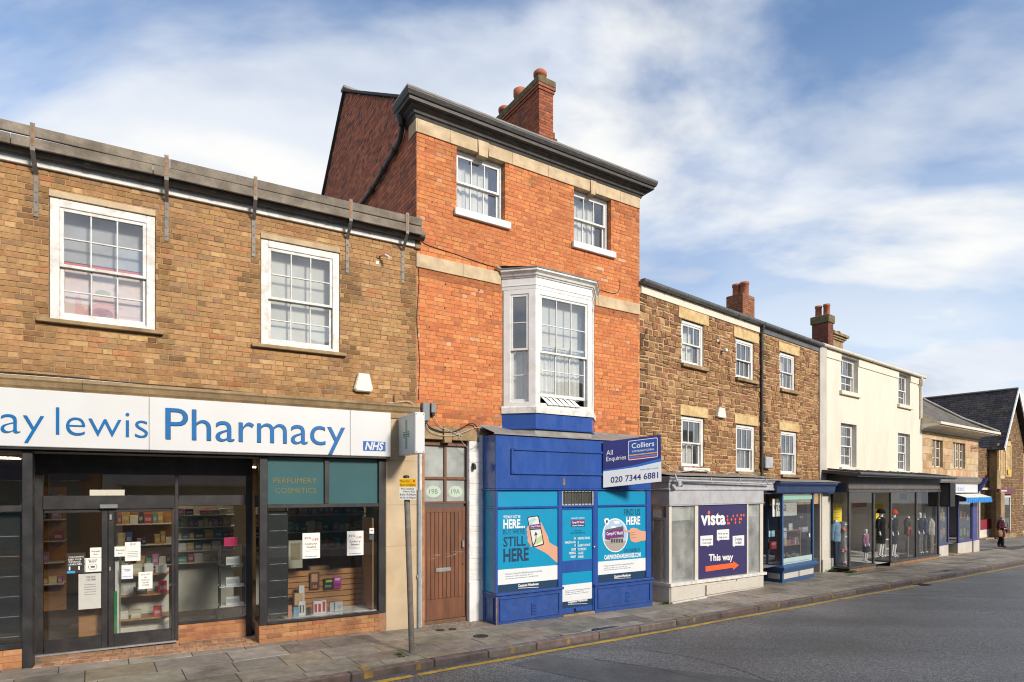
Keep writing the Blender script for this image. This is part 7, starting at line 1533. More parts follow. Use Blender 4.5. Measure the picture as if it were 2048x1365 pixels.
q = MB(); q.add([(-.0, .0, ze1+.02), (WD, .0, ze1+.02), (WD, 3.2, ze1+1.3), (0, 3.2, ze1+1.3)], [(0, 1, 2, 3)], (.07, .068, .066)); q.add([(-.0, 6, ze1+.02), (WD, 6, ze1+.02), (WD, 3.2, ze1+1.3), (0, 3.2, ze1+1.3)], [(0, 1, 2, 3)], (.07, .068, .066)); q.add([(WD, 0, ze1-.1), (WD, 6, ze1-.1), (WD, 3.2, ze1+1.3)], [(0, 1, 2)], (.1, .1, .1)); part(cr_, 'roof', q, K['slate'])
for i, h in enumerate(DW):
    sm = MB(); sm.box(h[0]-.12, h[1]+.10, -.09, .1, h[2]-.14, h[2]-.003, .008)
    sash_window(cr_, D, h[0]+.003, h[1]-.003, h[2], h[3], .14, 3, 2 if i > 1 else 1, 2, .06, .5, curtain=net(1.0, a1=.4, seed=i) if i == 0 else None, sill=(sm, K['cream']), seed=60+i, depth=.09, sash=.05, bar=.03)
# chimneys on the party wall
a, b = locate(D, 1621, 1.2), locate(D, 1656, 1.2); zt_ = D.z(1640, 632, -1.2)
stack(cr_, D, D.x(1656.5, -1.6), D.x(1666.5, -1.6), 1.6, 2.22, ze1-.5, D.z(1655, 628, -1.6), [(3, (.16, .055, .04)), (2, (.20, .07, .045)), (2, (.13, .05, .04))], 70, K['moss'], [(.5, .25), (.5, .75)], cap=.30, over=.05, pot_h=.45, pot_r=.115)
q = MB(); x0, x1 = D.x(1664, -3.2), D.x(1686, -3.2); z1 = D.z(1680, 668, -3.2); q.box(x0, x1, 3.2, 3.7, ze1, z1-.35, .01); st = part(cr_, 'stone_chimney', q, K['stone_dark'])
for k, (o, za, zb) in enumerate([(.06, z1-.35, z1-.27), (.12, z1-.27, z1-.18), (.20, z1-.18, z1-.06)]): q = MB(); q.box(x0-o, x1+o, 3.2-o, 3.7+o, za+.002, zb, .01); part(st, 'moulded_cap', q, K['stone_dark'])
rc = random.Random(3); q = MB()
for k in range(60): c = (rc.uniform(x0-.15, x1+.15), rc.uniform(3.05, 3.85), z1-.06); s_ = rc.uniform(.03, .09); q.ball(c, (s_*1.5, s_*1.5, s_), 6, 4)
part(st, 'moss', q, K['moss'], kind='stuff')
# mossy ledge over the canopy
q = MB(); rr2 = random.Random(6)
for k in range(18): x = .25+k*.07; q.box(x, x+rr2.uniform(.05, .09), -.16, -.02, 2.88, 2.92+rr2.uniform(0, .07), .012)
part(cr_, 'rubble_ledge', q, K['stone_dark'], kind='stuff')
# ---------------------------------------------------------------- fashion shopfront
p4 = .66; fs4 = thing(D, 'fashion_shopfront', (4.5, -p4, -.4), 'dark grey steel framed glass shopfront with flat canopy and mannequins', 'shopfront')
def Zc(zx, zy, off=p4): return D.xz(1600+zx/4.549, 900+zy/4.549, off)
SG = mat('dark_grey_steel', (.060, .060, .065), .45, .12, 5, stain=(.14, .13, .11), stain_amt=.4, stain_scale=5)
fz1 = Zc(460, 380)[1]; fz0 = Zc(460, 1100)[1]; fx = [Zc(v, 700)[0] for v in (443, 682, 830, 1062, 1268)]
fz1 = (Zc(460, 380)[1]+Zc(1268, 390)[1])/2
flz = lambda x: gzf(D, x, -p4)+.13
XR = fx[4]+.04
pc_ = 1.15; cx0, cx1 = Zc(525, 180, pc_)[0], Zc(1410, 265, pc_)[0]; cz = (Zc(525, 180, pc_)[1]+Zc(1410, 265, pc_)[1])/2
cz0 = cz-.12
q = MB(); q.add([(.05, -.0, cz+.12), (cx1, 0, cz+.12), (cx1, -pc_, cz), (cx0-.0, -pc_, cz), (.05, 0, cz+.03), (cx1, 0, cz+.03), (cx1, -pc_, cz0), (cx0, -pc_, cz0)], [(0, 1, 2, 3), (4, 7, 6, 5), (3, 2, 6, 7), (0, 3, 7, 4), (1, 5, 6, 2)]); cn = part(fs4, 'canopy', q, SG)
for k in range(9):
    x = cx0+(cx1-cx0)*(k+.5)/9; q = MB(); q.prism_x([(-.05, cz+.12), (-pc_+.02, cz+.005), (-pc_+.02, cz+.03), (-.05, cz+.18)], x-.05, x+.05); part(cn, 'roof_rib', q, SG)
q = MB(); q.tube([(cx0, -pc_-.04, cz-.03), (cx1, -pc_-.04, cz-.05)], .05, 8); part(cn, 'gutter', q, SG)
q = MB(); q.box(fx[0]-.05, XR, -p4-.02, 0, fz1, cz-.03, .005); fc = part(fs4, 'fascia', q, mat('fascia_dark_grey', (.115, .108, .10), .6, .15, 5, stain=(.2, .19, .17), stain_amt=.4))
q = MB(); q.box(fx[0]-.07, XR+.01, -p4-.045, -p4-.0205, fz1-.01, fz1+.07, .004); q.box(fx[0]-.07, XR+.01, -p4-.05, -p4-.0205, fz1+.10, fz1+.13, .004); part(fc, 'rail', q, SG)
q = MB(); q.box(.05, fx[0]-.051, -.25, .0, fz1-.05, fz1+.35, .004); q.box(D.x(1659), fx[0]-.051, -p4+.05, -.26, fz1, fz1+.30, .004); part(fs4, 'side_fascia', q, K['navy'])
for k, zx in enumerate((455, 675, 832, 1064, 1266)):
    a = Zc(zx, 700)[0]; q = MB(); q.box(a-.045, a+.045, -p4, -p4+.07, flz(a)+.03, fz1, .004); part(fs4, 'post', q, SG)
q = MB(); x0 = D.x(1660); q.box(x0-.04, x0+.03, -.10, .0, flz(x0)-.1, fz1+.1, .004); part(fs4, 'post', q, K['black'])
G1, G2, D1 = fx[1]+.0, fx[2], fx[0]
for a, b in ((fx[0], fx[1]), (fx[2], fx[3]), (fx[3], fx[4])):
    q = MB(); q.add([(a+.05, -p4+.03, flz(a)+.06), (b-.04, -p4+.03, flz(b)+.06), (b-.04, -p4+.03, fz1), (a+.05, -p4+.03, fz1)], [(0, 1, 2, 3)]); part(fs4, 'pane', q, K['clearglass'])
q = MB(); q.quad((x0+.03, -.10, flz(x0)+.06), (fx[0], -p4+.04, flz(fx[0])+.06), (fx[0], -p4+.04, fz1), (x0+.03, -.10, fz1)); part(fs4, 'side_pane', q, K['clearglass'])
# set-back entrance between the two bays
q = MB(); q.quad((fx[2]-.02, -p4+.05, flz(fx[2])+.06), (fx[2]+.35, .25, flz(fx[2])+.06), (fx[2]+.35, .25, fz1), (fx[2]-.02, -p4+.05, fz1)); part(fs4, 'side_pane', q, K['clearglass']); q = MB(); q.quad((fx[1], -p4+.05, flz(fx[1])+.06), (fx[1]+.1, .25, flz(fx[1])+.06), (fx[1]+.1, .25, fz1), (fx[1], -p4+.05, fz1)); part(fs4, 'side_pane', q, K['clearglass'])
for a, b in ((x0-.03, fx[1]+.06), (fx[2]-.06, XR)):
    q = MB(); poly = [(a, -.02 if a < 1.5 else .2), (a, -.08) if a < 1.5 else (a, -p4-.03), (fx[0]-.03, -p4-.03) if a < 1.5 else (a+.01, -p4-.03), (b, -p4-.03), (b, .2)]
    zz = flz((a+b)/2); n = 5; v = [(x, y, flz(x)-.0) for x, y in poly]+[(x, y, flz(x)+.055) for x, y in poly]; q.add(v, [tuple(range(n)), tuple(range(2*n-1, n-1, -1))]+[(i, (i+1) % n, (i+1) % n+n, i+n) for i in range(n)]); part(fs4, 'sill', q, SG)
    q = MB(); aa = a if a > 1.5 else fx[0]+.1; n_ = 16
    rq = part(fs4, 'plinth', MB().box(aa+.02, b-.02, -p4+.03, .2, -1.0, flz(b)-.005), K['joint']); rb = random.Random(int(a*7))
    x = aa+.02
    while x < b-.1: w = rb.uniform(.18, .26); q = MB(); q.box(x, x+w-.015, -p4+.012, -p4+.029, gzf(D, x, -p4)+.005, flz(x)-.008, .004, col=(rb.uniform(.9, 1.1)*.30, .18, .10)); part(rq, 'brick', q, K['brick']); x += w
q = MB(); X0, X1, Yb = D.x(1655), XR+.3, 3.2; zf0 = flz(2.0)-.06
for f in ([(X0, Yb, zf0-.3), (X1, Yb, zf0-.3), (X1, Yb, 2.7), (X0, Yb, 2.7)], [(X1, -.3, zf0-.3), (X1, Yb, zf0-.3), (X1, Yb, 2.7), (X1, -.3, 2.7)], [(X0, .0, zf0-.3), (X0, Yb, zf0-.3), (X0, Yb, 2.7), (X0, .0, 2.7)]): q.quad(*f)
q.quad((X0, -p4+.1, fz1+.02), (X1, -p4+.1, fz1+.02), (X1, Yb, fz1+.02), (X0, Yb, fz1+.02)); q.add([(X0, -.1, flz(X0)), (fx[0], -p4+.08, flz(fx[0])), (X1, -p4+.08, flz(X1)), (X1, Yb, flz(X1)), (X0, Yb, flz(X0))], [(0, 1, 2, 3, 4)])
part(fs4, 'shop_room', q, mat('fashion_room', (.55, .53, .50), .9, .1, 2))
# black box sign at the right end
t = thing(D, 'black_box_sign', (Zc(1340, 500, 1.0)[0], -.7, 1.6), 'black boxed blank sign hanging under the canopy at right', 'sign'); x0, x1 = Zc(1283, 400, .5)[0], Zc(1405, 400, 1.0)[0]
q = MB(); z0, z1 = Zc(1380, 518, 1.0)[1], Zc(1380, 300, 1.0)[1]; q.box(x1-.55, x1, -1.02, -.15, z0, z1, .01); part(t, 'case', q, K['black']); q = MB(); q.box(x1-.56, x1-.5505, -.95, -.22, z0+.05, z1-.05); part(t, 'face', q, SG)
# posters and goods
for (a, b, c, d, of, col, lab) in [(275, 380, 490, 690, -.55, (.72, .55, .02), 'yellow poster at left of the fashion shop window'), (690, 757, 490, 650, -.9, (.72, .55, .02), 'yellow poster behind the black hatted mannequin'), (890, 965, 490, 800, -.9, (.68, .52, .06), 'yellow poster behind the jacket display'), (480, 608, 482, 525, -1.6, (.40, .05, .05), 'red sale strip high inside the fashion shop'), (912, 975, 395, 455, -.3, (.10, .25, .32), 'blue lozenge sign hung in the fashion shop')]:
    x0, z0 = Zc(a, d, of); x1, z1 = Zc(b, c, of); q = MB(); q.box(x0, x1, -of, -of+.02, z0, z1, .003, col=col)
    if col[0] > .6:
        for k in range(4): q.box(x0+(x1-x0)*.12, x1-(x1-x0)*.15, -of-.0015, -of-.0003, z0+(z1-z0)*(.35+.12*k), z0+(z1-z0)*(.37+.12*k), col=(.25, .2, .05))
    solo(D, 'poster', q, K['paper'], (x0, -of, z0), lab, 'poster')
for (a, of, lab) in [(780, -.6, 'white cube shelf behind the black hatted mannequin'), (960, -.6, 'white cube shelf in the right fashion window')]:
    x0, z0 = Zc(a, 1000, of); t = thing(D, 'cube_shelf', (x0, -of, z0), lab, 'shelf')
    for k in range(3): q = MB(); q.box(x0, x0+.45, -of, -of+.3, z0+.02+k*.38, z0+.05+k*.38, .004); part(t, 'board', q, K['white'])
    q = MB(); q.box(x0, x0+.03, -of, -of+.3, z0-.1, z0+.84, .004); q.box(x0+.42, x0+.45, -of, -of+.3, z0-.1, z0+.84, .004); part(t, 'side', q, K['white'])
def loft(q, rings, n=14, col=None, ang=0.0):
    v = []; ca, sa = math.cos(ang), math.sin(ang)
    for (cx, cy, z, rx, ry) in rings:
        for j in range(n):
            t = 2*math.pi*j/n; a, b = rx*math.cos(t), ry*math.sin(t); v.append((cx+a*ca-b*sa, cy+a*sa+b*ca, z))
    k = len(rings); q.add(v, [(i*n+j, i*n+(j+1) % n, (i+1)*n+(j+1) % n, (i+1)*n+j) for i in range(k-1) for j in range(n)], col, True); q.add(v[:n], [tuple(range(n-1, -1, -1))], col); q.add(v[-n:], [tuple(range(n))], col)
def skin_body(root, name, J, E_, m_, origin):
    """One continuous body: joints {name: (x, y, z, r)} joined by edges, grown with the Skin modifier."""
    ks = list(J); me = bpy.data.meshes.new(name); b = BASE[root.name]
    me.from_pydata([(J[k][0]+origin[0]-b[0], J[k][1]+origin[1]-b[1], J[k][2]+origin[2]-b[2]) for k in ks], [(ks.index(a), ks.index(c)) for a, c in E_], [])
    o = bpy.data.objects.new(name, me); COL.objects.link(o); o.parent = root; me.materials.append(m_)
    sk = o.modifiers.new('skin', 'SKIN'); 
    for i, k in enumerate(ks):
        r = J[k][3]; me.skin_vertices[0].data[i].radius = r if isinstance(r, tuple) else (r, r); me.skin_vertices[0].data[i].use_root = (k == 'pelvis')
    su = o.modifiers.new('sub', 'SUBSURF'); su.levels = 1; su.render_levels = 2; sk.use_smooth_shade = True
    BASE[o.name] = b; return o
BODY_E = [('pelvis', 'waist'), ('waist', 'chest'), ('chest', 'neck'), ('neck', 'jaw'), ('jaw', 'head'), ('head', 'crown'), ('chest', 'shl'), ('shl', 'ell'), ('ell', 'wrl'), ('wrl', 'hal'), ('chest', 'shr'), ('shr', 'elr'), ('elr', 'wrr'), ('wrr', 'har'), ('pelvis', 'hil'), ('hil', 'knl'), ('knl', 'anl'), ('anl', 'tol'), ('pelvis', 'hir'), ('hir', 'knr'), ('knr', 'anr'), ('anr', 'tor')]
def pose(h, **over):
    k = h/1.75
    J = dict(pelvis=(0, 0, .95, .13), waist=(0, 0, 1.10, .115), chest=(0, 0, 1.32, .135), neck=(0, 0, 1.48, .055), jaw=(0, -.02, 1.55, .06), head=(0, -.01, 1.64, .085), crown=(0, 0, 1.71, .065),
             shl=(-.19, 0, 1.42, .055), ell=(-.25, .02, 1.14, .042), wrl=(-.24, -.06, .90, .03), hal=(-.235, -.08, .81, .034), shr=(.19, 0, 1.42, .055), elr=(.25, .02, 1.14, .042), wrr=(.24, -.06, .90, .03), har=(.235, -.08, .81, .034),
             hil=(-.10, 0, .88, .09), knl=(-.11, -.02, .50, .06), anl=(-.11, .02, .09, .04), tol=(-.12, -.13, .03, .035), hir=(.10, 0, .88, .09), knr=(.11, -.02, .50, .06), anr=(.11, .02, .09, .04), tor=(.12, -.13, .03, .035))
    J.update(over); return {n: tuple(c*k for c in v) for n, v in J.items()}
def mannequin(zx, of, h, label, jacket=None, skirt=None, hat=None, trousers=None, legs=True):
    x = Zc(zx, 900, of)[0]; z = flz(x)+.05; t = thing(D, 'mannequin', (x, -of, z), label, 'mannequin', 'mannequins in the fashion shop window'); k = h/1.75; y = -of
    skin_body(t, 'body', pose(h), BODY_E, K['mannequin'], (x, y, z))
    L_ = lambda r: [(x+a*k, y+b*k, z+c*k, d*k, e*k) for a, b, c, d, e in r]
    if jacket:
        q = MB(); loft(q, L_([(0, 0, .86, .19, .14), (0, 0, 1.0, .18, .135), (0, 0, 1.12, .16, .13), (0, 0, 1.32, .19, .15), (0, 0, 1.42, .20, .12), (0, 0, 1.49, .09, .075)]), 14, jacket)
        for s in (-1, 1): loft(q, L_([(s*.245, -.02, .96, .048, .05), (s*.255, .02, 1.14, .058, .06), (s*.205, 0, 1.42, .075, .075)]), 10, jacket)
        part(t, 'jacket', q, K['cloth'])
    if skirt: q = MB(); loft(q, L_([(0, 0, .52 if trousers is None else .7, .21, .15), (0, 0, .75, .19, .15), (0, 0, .98, .15, .125)]), 14, skirt); part(t, 'skirt', q, K['cloth'])
    if trousers:
        q = MB()
        for s in (-1, 1): loft(q, L_([(s*.115, 0, .08, .085, .085), (s*.11, 0, .5, .085, .085), (s*.095, 0, .9, .11, .12)]), 10, trousers)
        part(t, 'trousers', q, K['cloth'])
    if hat: q = MB(); loft(q, L_([(0, 0, 1.62, .15, .15), (0, 0, 1.66, .155, .155), (0, 0, 1.74, .12, .12), (0, 0, 1.78, .05, .05)]), 14, hat); part(t, 'hat', q, K['cloth'])
mannequin(598, .30, 1.18, 'child mannequin in a pink vest in the left fashion window', jacket=(.30, .12, .22), skirt=(.02, .02, .025))
mannequin(735, -.10, 1.80, 'white mannequin in black jacket, skirt and black hat', jacket=(.015, .015, .017), skirt=(.012, .012, .014), hat=(.01, .01, .012))
mannequin(850, .18, 1.78, 'white mannequin in charcoal coat and orange red hat', jacket=(.02, .02, .025), skirt=(.03, .03, .035), hat=(.55, .06, .03))
mannequin(1085, .10, 1.72, 'mannequin in dark jacket and grey trousers at right', jacket=(.02, .022, .03), trousers=(.12, .12, .12))
mannequin(1125, .10, 1.70, 'rightmost mannequin in a blue grey jacket', jacket=(.06, .075, .11), trousers=(.10, .09, .085))
def torso(zx, of, zy, col, label, trou=None, fr=1.0):
    x, z = Zc(zx, zy, of); y = -of; t = thing(D, 'torso_form', (x, y, flz(x)+.05), label, 'torso form', 'torso forms in the fashion shop window')
    q = MB(); loft(q, [(x, y, z-.62, .19*fr, .14), (x, y, z-.35, .165*fr, .13), (x, y, z-.15, .20*fr, .15), (x, y, z-.03, .19*fr, .10), (x, y, z+.02, .08, .07)], 14, col)
    for s in (-1, 1): loft(q, [(x+s*.25*fr, y, z-.58, .05, .05), (x+s*.25*fr, y, z-.3, .06, .06), (x+s*.19*fr, y, z-.05, .07, .07)], 10, col)
    part(t, 'garment', q, K['cloth']); q = MB(); q.lathe(x, y, [(.055, z+.02), (.05, z+.07), (.02, z+.08)], 10); part(t, 'neck_cap', q, K['mannequin'])
    q = MB()
    if trou: 
        for s in (-1, 1): loft(q, [(x+s*.08, y, flz(x)+.06, .07, .07), (x+s*.09, y, z-.6, .10, .10)], 10, trou)
        part(t, 'trousers', q, K['cloth'])
    else: q.tube([(x, y, flz(x)+.06), (x, y, z-.6)], .015, 8); q.lathe(x, y, [(.15, flz(x)+.05), (.15, flz(x)+.07)], 14); part(t, 'stand', q, K['steel'])
torso(325, .10, 660, (.16, .27, .36), 'torso form in pale denim jacket and dark jeans', (.02, .03, .06))
torso(985, .25, 625, (.075, .058, .05), 'torso form in a brown grey jacket with a maroon bag')
torso(1190, .25, 640, (.30, .29, .27), 'torso form in a pale grey knit at the right end', (.16, .14, .11))
x, z = Zc(990, 780, .42); t = thing(D, 'handbag', (x, -.42, z), 'tan and maroon handbag hung in the fashion window', 'bag'); q = MB(); q.box(x-.2, x+.2, -.46, -.38, z, z+.3, .03, col=(.16, .03, .04)); q.box(x-.19, x+.19, -.465, -.4605, z+.22, z+.34, .0, col=(.30, .12, .05)); part(t, 'body', q, K['cloth']); q = MB(); q.tube([(x-.15, -.42, z+.3), (x-.08, -.42, z+.5), (x+.08, -.42, z+.5), (x+.15, -.42, z+.3)], .012, 6); part(t, 'strap', q, K['cable'])
rg4 = random.Random(9)
for k, (zx, zy, c, lab) in enumerate([(395, 750, (.6, .13, .08), 'coral shoe on the shelf at left of the fashion window'), (400, 940, (.55, .2, .25), 'pink scarf heap in the left fashion window'), (415, 1065, (.5, .3, .3), 'pile of small coloured purses in the left fashion window')]):
    x, z = Zc(zx, zy, .2); q = MB()
    for j in range(7): q.ball((x+rg4.uniform(-.1, .1), -.2+rg4.uniform(-.05, .05), z+.04+rg4.uniform(0, .1)), (rg4.uniform(.04, .08), .05, rg4.uniform(.03, .05)), 8, 6, tuple(min(1, v*rg4.uniform(.6, 1.4)) for v in c))
    solo(D, 'accessory', q, K['cloth'], (x, -.2, z), lab, 'accessory')
t = thing(D, 'shoe_shelf', (Zc(400, 1000, 0)[0], 0, flz(1)), 'grey tiered shoe shelf at left of the fashion window', 'shelf'); x = Zc(400, 1000, .1)[0]
for k in range(4): q = MB(); q.box(x-.15, x+.15, -.2, .1, flz(1)+.1+k*.42, flz(1)+.12+k*.42, .003); part(t, 'board', q, K['white'])
q = MB(); q.box(x-.17, x-.15, -.2, .1, flz(1), flz(1)+1.45); q.box(x+.15, x+.17, -.2, .1, flz(1), flz(1)+1.45); part(t, 'side', q, K['white'])
# ---------------------------------------------------------------- ashlar house with flared eaves
ah = thing(E, 'ashlar_house', (0, 0, 0), 'honey ashlar stone house with flared eaves and blue shop below', 'building')
az1 = (E.z(1846, 860)+E.z(1953, 880))/2; EWn = []
for l, r, tt, bb in [(1864.5, 1885, 876, 934), (1905.5, 1930, 883, 936)]: EWn.append((E.x(l), E.x(r), E.z(l, bb), E.z(l, tt)))
m = MB(); wall_holes(m, 0, WE, -1.2, az1+.3, EWn+[(.3, WE-.25, -1.1, 2.2)], 0, .25); m.quad((WE, 0, -1.2), (WE, 6, -1.2), (WE, 6, az1+.3), (WE, 0, az1+.3)); aw = part(ah, 'front_wall', m, K['mortar_stone'])
ASH = [(4, (.50, .37, .22)), (3, (.54, .41, .26)), (2, (.46, .31, .17)), (1, (.52, .33, .21)), (1, (.42, .27, .15))]
lay_bricks(E, aw, .0, WE, 2.3, az1, EWn, ASH, course=.30, L=.62, Hd=.5, joint=.012, proud=.012, n_obj=120, bond='stretcher', seed=81, mat_=K['ashlar'], name='ashlar_block', ch=.006)
q = MB(); q.sweep([(-.02, az1-.12), (.05, az1-.12), (.07, az1-.06), (.03, az1), (-.02, az1)], [(0, 0), (WE, 0), (WE, 2)]); part(ah, 'string_course', q, K['stone_dark'])
ov = .65; gz1 = (E.z(1847, 840, ov)+E.z(1980, 864, ov))/2
prf = [(0, az1)]+[(.04+(ov-.06)*(1-math.cos(t))*1.0, az1+(gz1-.1-az1)*math.sin(t)) for t in [i*math.pi/2/6 for i in range(7)]]+[(ov, gz1-.02), (0, gz1)]
q = MB(); q.sweep(prf, [(-.2, 0), (WE, 0), (WE, 3)], smooth=False); part(ah, 'coved_eaves', q, K['cream'])
q = MB(); q.sweep([(ov-.04, gz1-.05), (ov+.06, gz1-.05), (ov+.07, gz1+.05), (ov-.04, gz1+.05)], [(-.2, 0), (WE, 0), (WE, 3)]); part(ah, 'gutter', q, K['cream'])
# slate roof, hipped, in rows
q = MB(); rdg = 4.0; rh_ = 3.7; nrow = 16; rs2 = random.Random(7)
for k in range(nrow):
    t0, t1 = k/nrow, (k+1)/nrow; y0, y1 = -ov+(rdg+ov)*t0, -ov+(rdg+ov)*t1; z0, z1 = gz1+.05+rh_*t0**1.25, gz1+.05+rh_*t1**1.25; xe0, xe1 = WE+ov-(WE*.62)*t0, WE+ov-(WE*.62)*t1
    x = -.2
    while x < xe0-.05:
        w = rs2.uniform(.25, .4); b = min(x+w, xe0); c = rs2.uniform(.75, 1.25); q.add([(x+.006, y0, z0+.03), (b-.006, y0, z0+.03), (min(b, xe1)-.006, y1, z1+.015), (min(x, xe1)+.006, y1, z1+.015), (x+.006, y0, z0), (b-.006, y0, z0)], [(0, 1, 2, 3), (4, 5, 1, 0)], (.115*c, .100*c, .090*c)); x += w
    q.add([(xe0, y0, z0+.02), (xe1, y1, z1+.02), (xe1, 2*rdg-y1, z1+.02), (xe0, 2*rdg-y0, z0+.02)], [(0, 1, 2, 3)], (.10, .09, .08))
q.add([(-.19, -ov, gz1-.02), (-.19, .3, gz1-.02), (-.19, .3, gz1+.7), (-.19, -ov, gz1+.06)], [(0, 1, 2, 3)], (.5, .45, .36)); rfE = part(ah, 'roof', q, K['slate'])
q = MB(); q.tube([(WE+ov, -ov, gz1+.09)]+[(WE+ov-WE*.62*t, -ov+(rdg+ov)*t, gz1+.12+rh_*t**1.25) for t in (.25, .5, .75, 1)], .07, 8); part(rfE, 'hip_ridge', q, K['leadgrey'])
for i, h in enumerate(EWn):
    n = 2 if i == 0 else 3; w = (h[1]-h[0])/n; fmr = MB()
    for k in range(1, n): fmr.box(h[0]+w*k-.06, h[0]+w*k+.06, .06, .2, h[2], h[3], .01)
    wq = part(ah, 'mullioned_window', fmr, K['stone'])
    for k in range(n):
        a, b = h[0]+w*k+(.06 if k else .02), h[0]+w*(k+1)-(.06 if k < n-1 else .02); q = MB(); q.frame(a, b, h[2], h[3], .05, .10, .14, .003); hh = h[3]-h[2]
        for j in (1, 2): q.box(a+.05, b-.05, .105, .135, h[2]+hh*j/3-.015, h[2]+hh*j/3+.015)
        cs = part(wq, 'casement', q, K['white']); q = MB(); q.box(a+.04, b-.04, .118, .122, h[2]+.04, h[3]-.04); part(wq, 'pane', q, K['glass'])
    q = MB(); q.box(h[0]-.05, h[1]+.05, .25, .26, h[2]-.05, h[3]+.05); part(wq, 'room', q, K['room'])
q = MB(); x, z = E.xz(1946, 898, .1); q.tube([(x, -.02, z), (x+.05, -.35, z+.02), (x+.05, -.02, z+.1)], .015, 6); q.tube([(x, -.02, z-.15), (x, -.02, z+.12)], .015, 6); solo(E, 'iron_bracket', q, K['black'], (x, 0, z), 'small iron sign bracket on the ashlar wall', 'bracket')
# blue shop at street level
p5 = .35; bs5 = thing(E, 'awning_shopfront', (WE/2, -p5, -.5), 'small purple blue shopfront with scalloped awning at street corner', 'shopfront')
PB = mat('violet_blue_paint', (.045, .05, .20), .4, .12, 5)
def Ze(zx, zy, off=p5): return E.xz(1600+zx/4.549, 900+zy/4.549, off)
exs = [E.x(1879, p5), E.x(1898, p5), E.x(1917, p5), E.x(1945, p5), E.x(1953, p5)]
ez1, ez0 = Ze(1500, 400)[1], Ze(1500, 840)[1]; eg = gzf(E, 3, 0)-.1
q = MB(); x0, x1 = E.x(1909, p5), E.x(1953, p5); za, zb = Ze(1500, 390)[1], Ze(1500, 312)[1]; q.box(x0, x1, -p5-.05, 0, za, zb, .01, col=(.60, .62, .64)); bd5 = part(bs5, 'fascia_board', q, K['print']); q = MB(); text(q, 'itec', on_face(x0+.1, za+.08, -p5-.052), 1.0, .22, 0, (.1, .3, .5)); part(bd5, 'lettering', q, K['print'])
q = MB(); q.sweep([(-.1, zb+.002), (.08, zb+.002), (.16, zb+.1), (.2, zb+.22), (.22, zb+.26), (-.1, zb+.34)], [(exs[0]-.4, -p5), (E.x(1958, p5), -p5)]); part(bs5, 'cornice', q, K['leadgrey'])
q = MB(); bx5 = E.x(1955, p5); q.prism_x([(-p5, za), (-p5-.12, za+.1), (-p5-.4, zb+.3), (-p5, zb+.3)], bx5, bx5+.12); part(bs5, 'console', q, PB)
aw_ = MB(); ax0, ax1 = x0-.05, E.x(1960, p5); azt = za-.05; n = 26
aw_.add([(ax0, -p5, azt), (ax1, -p5, azt), (ax1, -p5-.45, azt-.16), (ax0, -p5-.45, azt-.16)], [(0, 1, 2, 3)], (.62, .62, .58))
for k in range(n):
    a, b = ax0+(ax1-ax0)*k/n, ax0+(ax1-ax0)*(k+1)/n; aw_.add([(a, -p5-.45, azt-.16), (b, -p5-.45, azt-.16), (b, -p5-.47, azt-.36), ((a+b)/2, -p5-.47, azt-.42), (a, -p5-.47, azt-.36)], [(0, 1, 2, 3, 4)], (.03, .18, .50) if k % 2 else (.05, .24, .55))
part(bs5, 'awning', aw_, K['cloth'])
for i, (a, b) in enumerate([(exs[0], exs[1]), (exs[2], exs[3])]):
    q = MB(); q.frame(a, b, ez0, ez1, .10, -p5, -p5+.08, .005); wq = part(bs5, 'shop_window', q, PB); q = MB(); q.box(a+.09, b-.09, -p5+.03, -p5+.035, ez0+.08, ez1-.08); part(wq, 'pane', q, K['shopglass'])
    q = MB(); q.box(a, b, -p5+.02, .1, eg-.4, ez0-.005, .008); part(bs5, 'stall_riser', q, K['greyrender'])
    rg5 = random.Random(i)
    for k in range(8):
        x = a+.2+(b-a-.5)*(k % 4)/3; z = ez0+.2+.75*(k//4)+rg5.uniform(0, .2); q = MB(); q.box(x, x+.22, -p5+.12, -p5+.14, z, z+rg5.uniform(.25, .45), col=rg5.choice([(.05, .25, .5), (.6, .35, .1), (.5, .1, .25), (.1, .4, .3), (.6, .55, .2), (.55, .55, .55)])); part(wq, 'leaflet', q, K['paper'])
q = MB(); q.box(exs[1]+.02, exs[2]-.02, .15, .2, eg-.3, ez1); dq5 = part(bs5, 'shop_door', q, K['black']); q = MB(); q.box(exs[1]+.2, exs[2]-.2, .14, .149, eg+.25, eg+.55, col=(.1, .4, .1)); part(dq5, 'sticker', q, K['print']); q = MB(); q.box(exs[1]+.1, exs[2]-.1, -p5-.15, .1, eg-.3, eg+.14, .01); part(bs5, 'step', q, K['stone_dark'])
q = MB(); q.box(exs[3], exs[4]+.1, -p5-.02, .0, ez0, za-.01, .01); part(bs5, 'corner_post', q, PB); q = MB(); q.box(exs[3]+.02, exs[4]+.25, -p5-.05, .2, eg-.4, ez0, .02); part(bs5, 'corner_plinth', q, K['greyrender'])
q = MB(); X0, X1, Yb = .05, WE-.1, 2.0
for f in ([(X0, Yb, -.8), (X1, Yb, -.8), (X1, Yb, 2.6), (X0, Yb, 2.6)], [(X1, 0, -.8), (X1, Yb, -.8), (X1, Yb, 2.6), (X1, 0, 2.6)], [(X0, 0, ez1+.1), (X1, 0, ez1+.1), (X1, Yb, ez1+.1), (X0, Yb, ez1+.1)], [(X0, -p5+.1, ez0), (X1, -p5+.1, ez0), (X1, Yb, ez0), (X0, Yb, ez0)]): q.quad(*f)
part(bs5, 'shop_room', q, mat('awning_shop_room', (.25, .24, .24), .9, .1, 2))
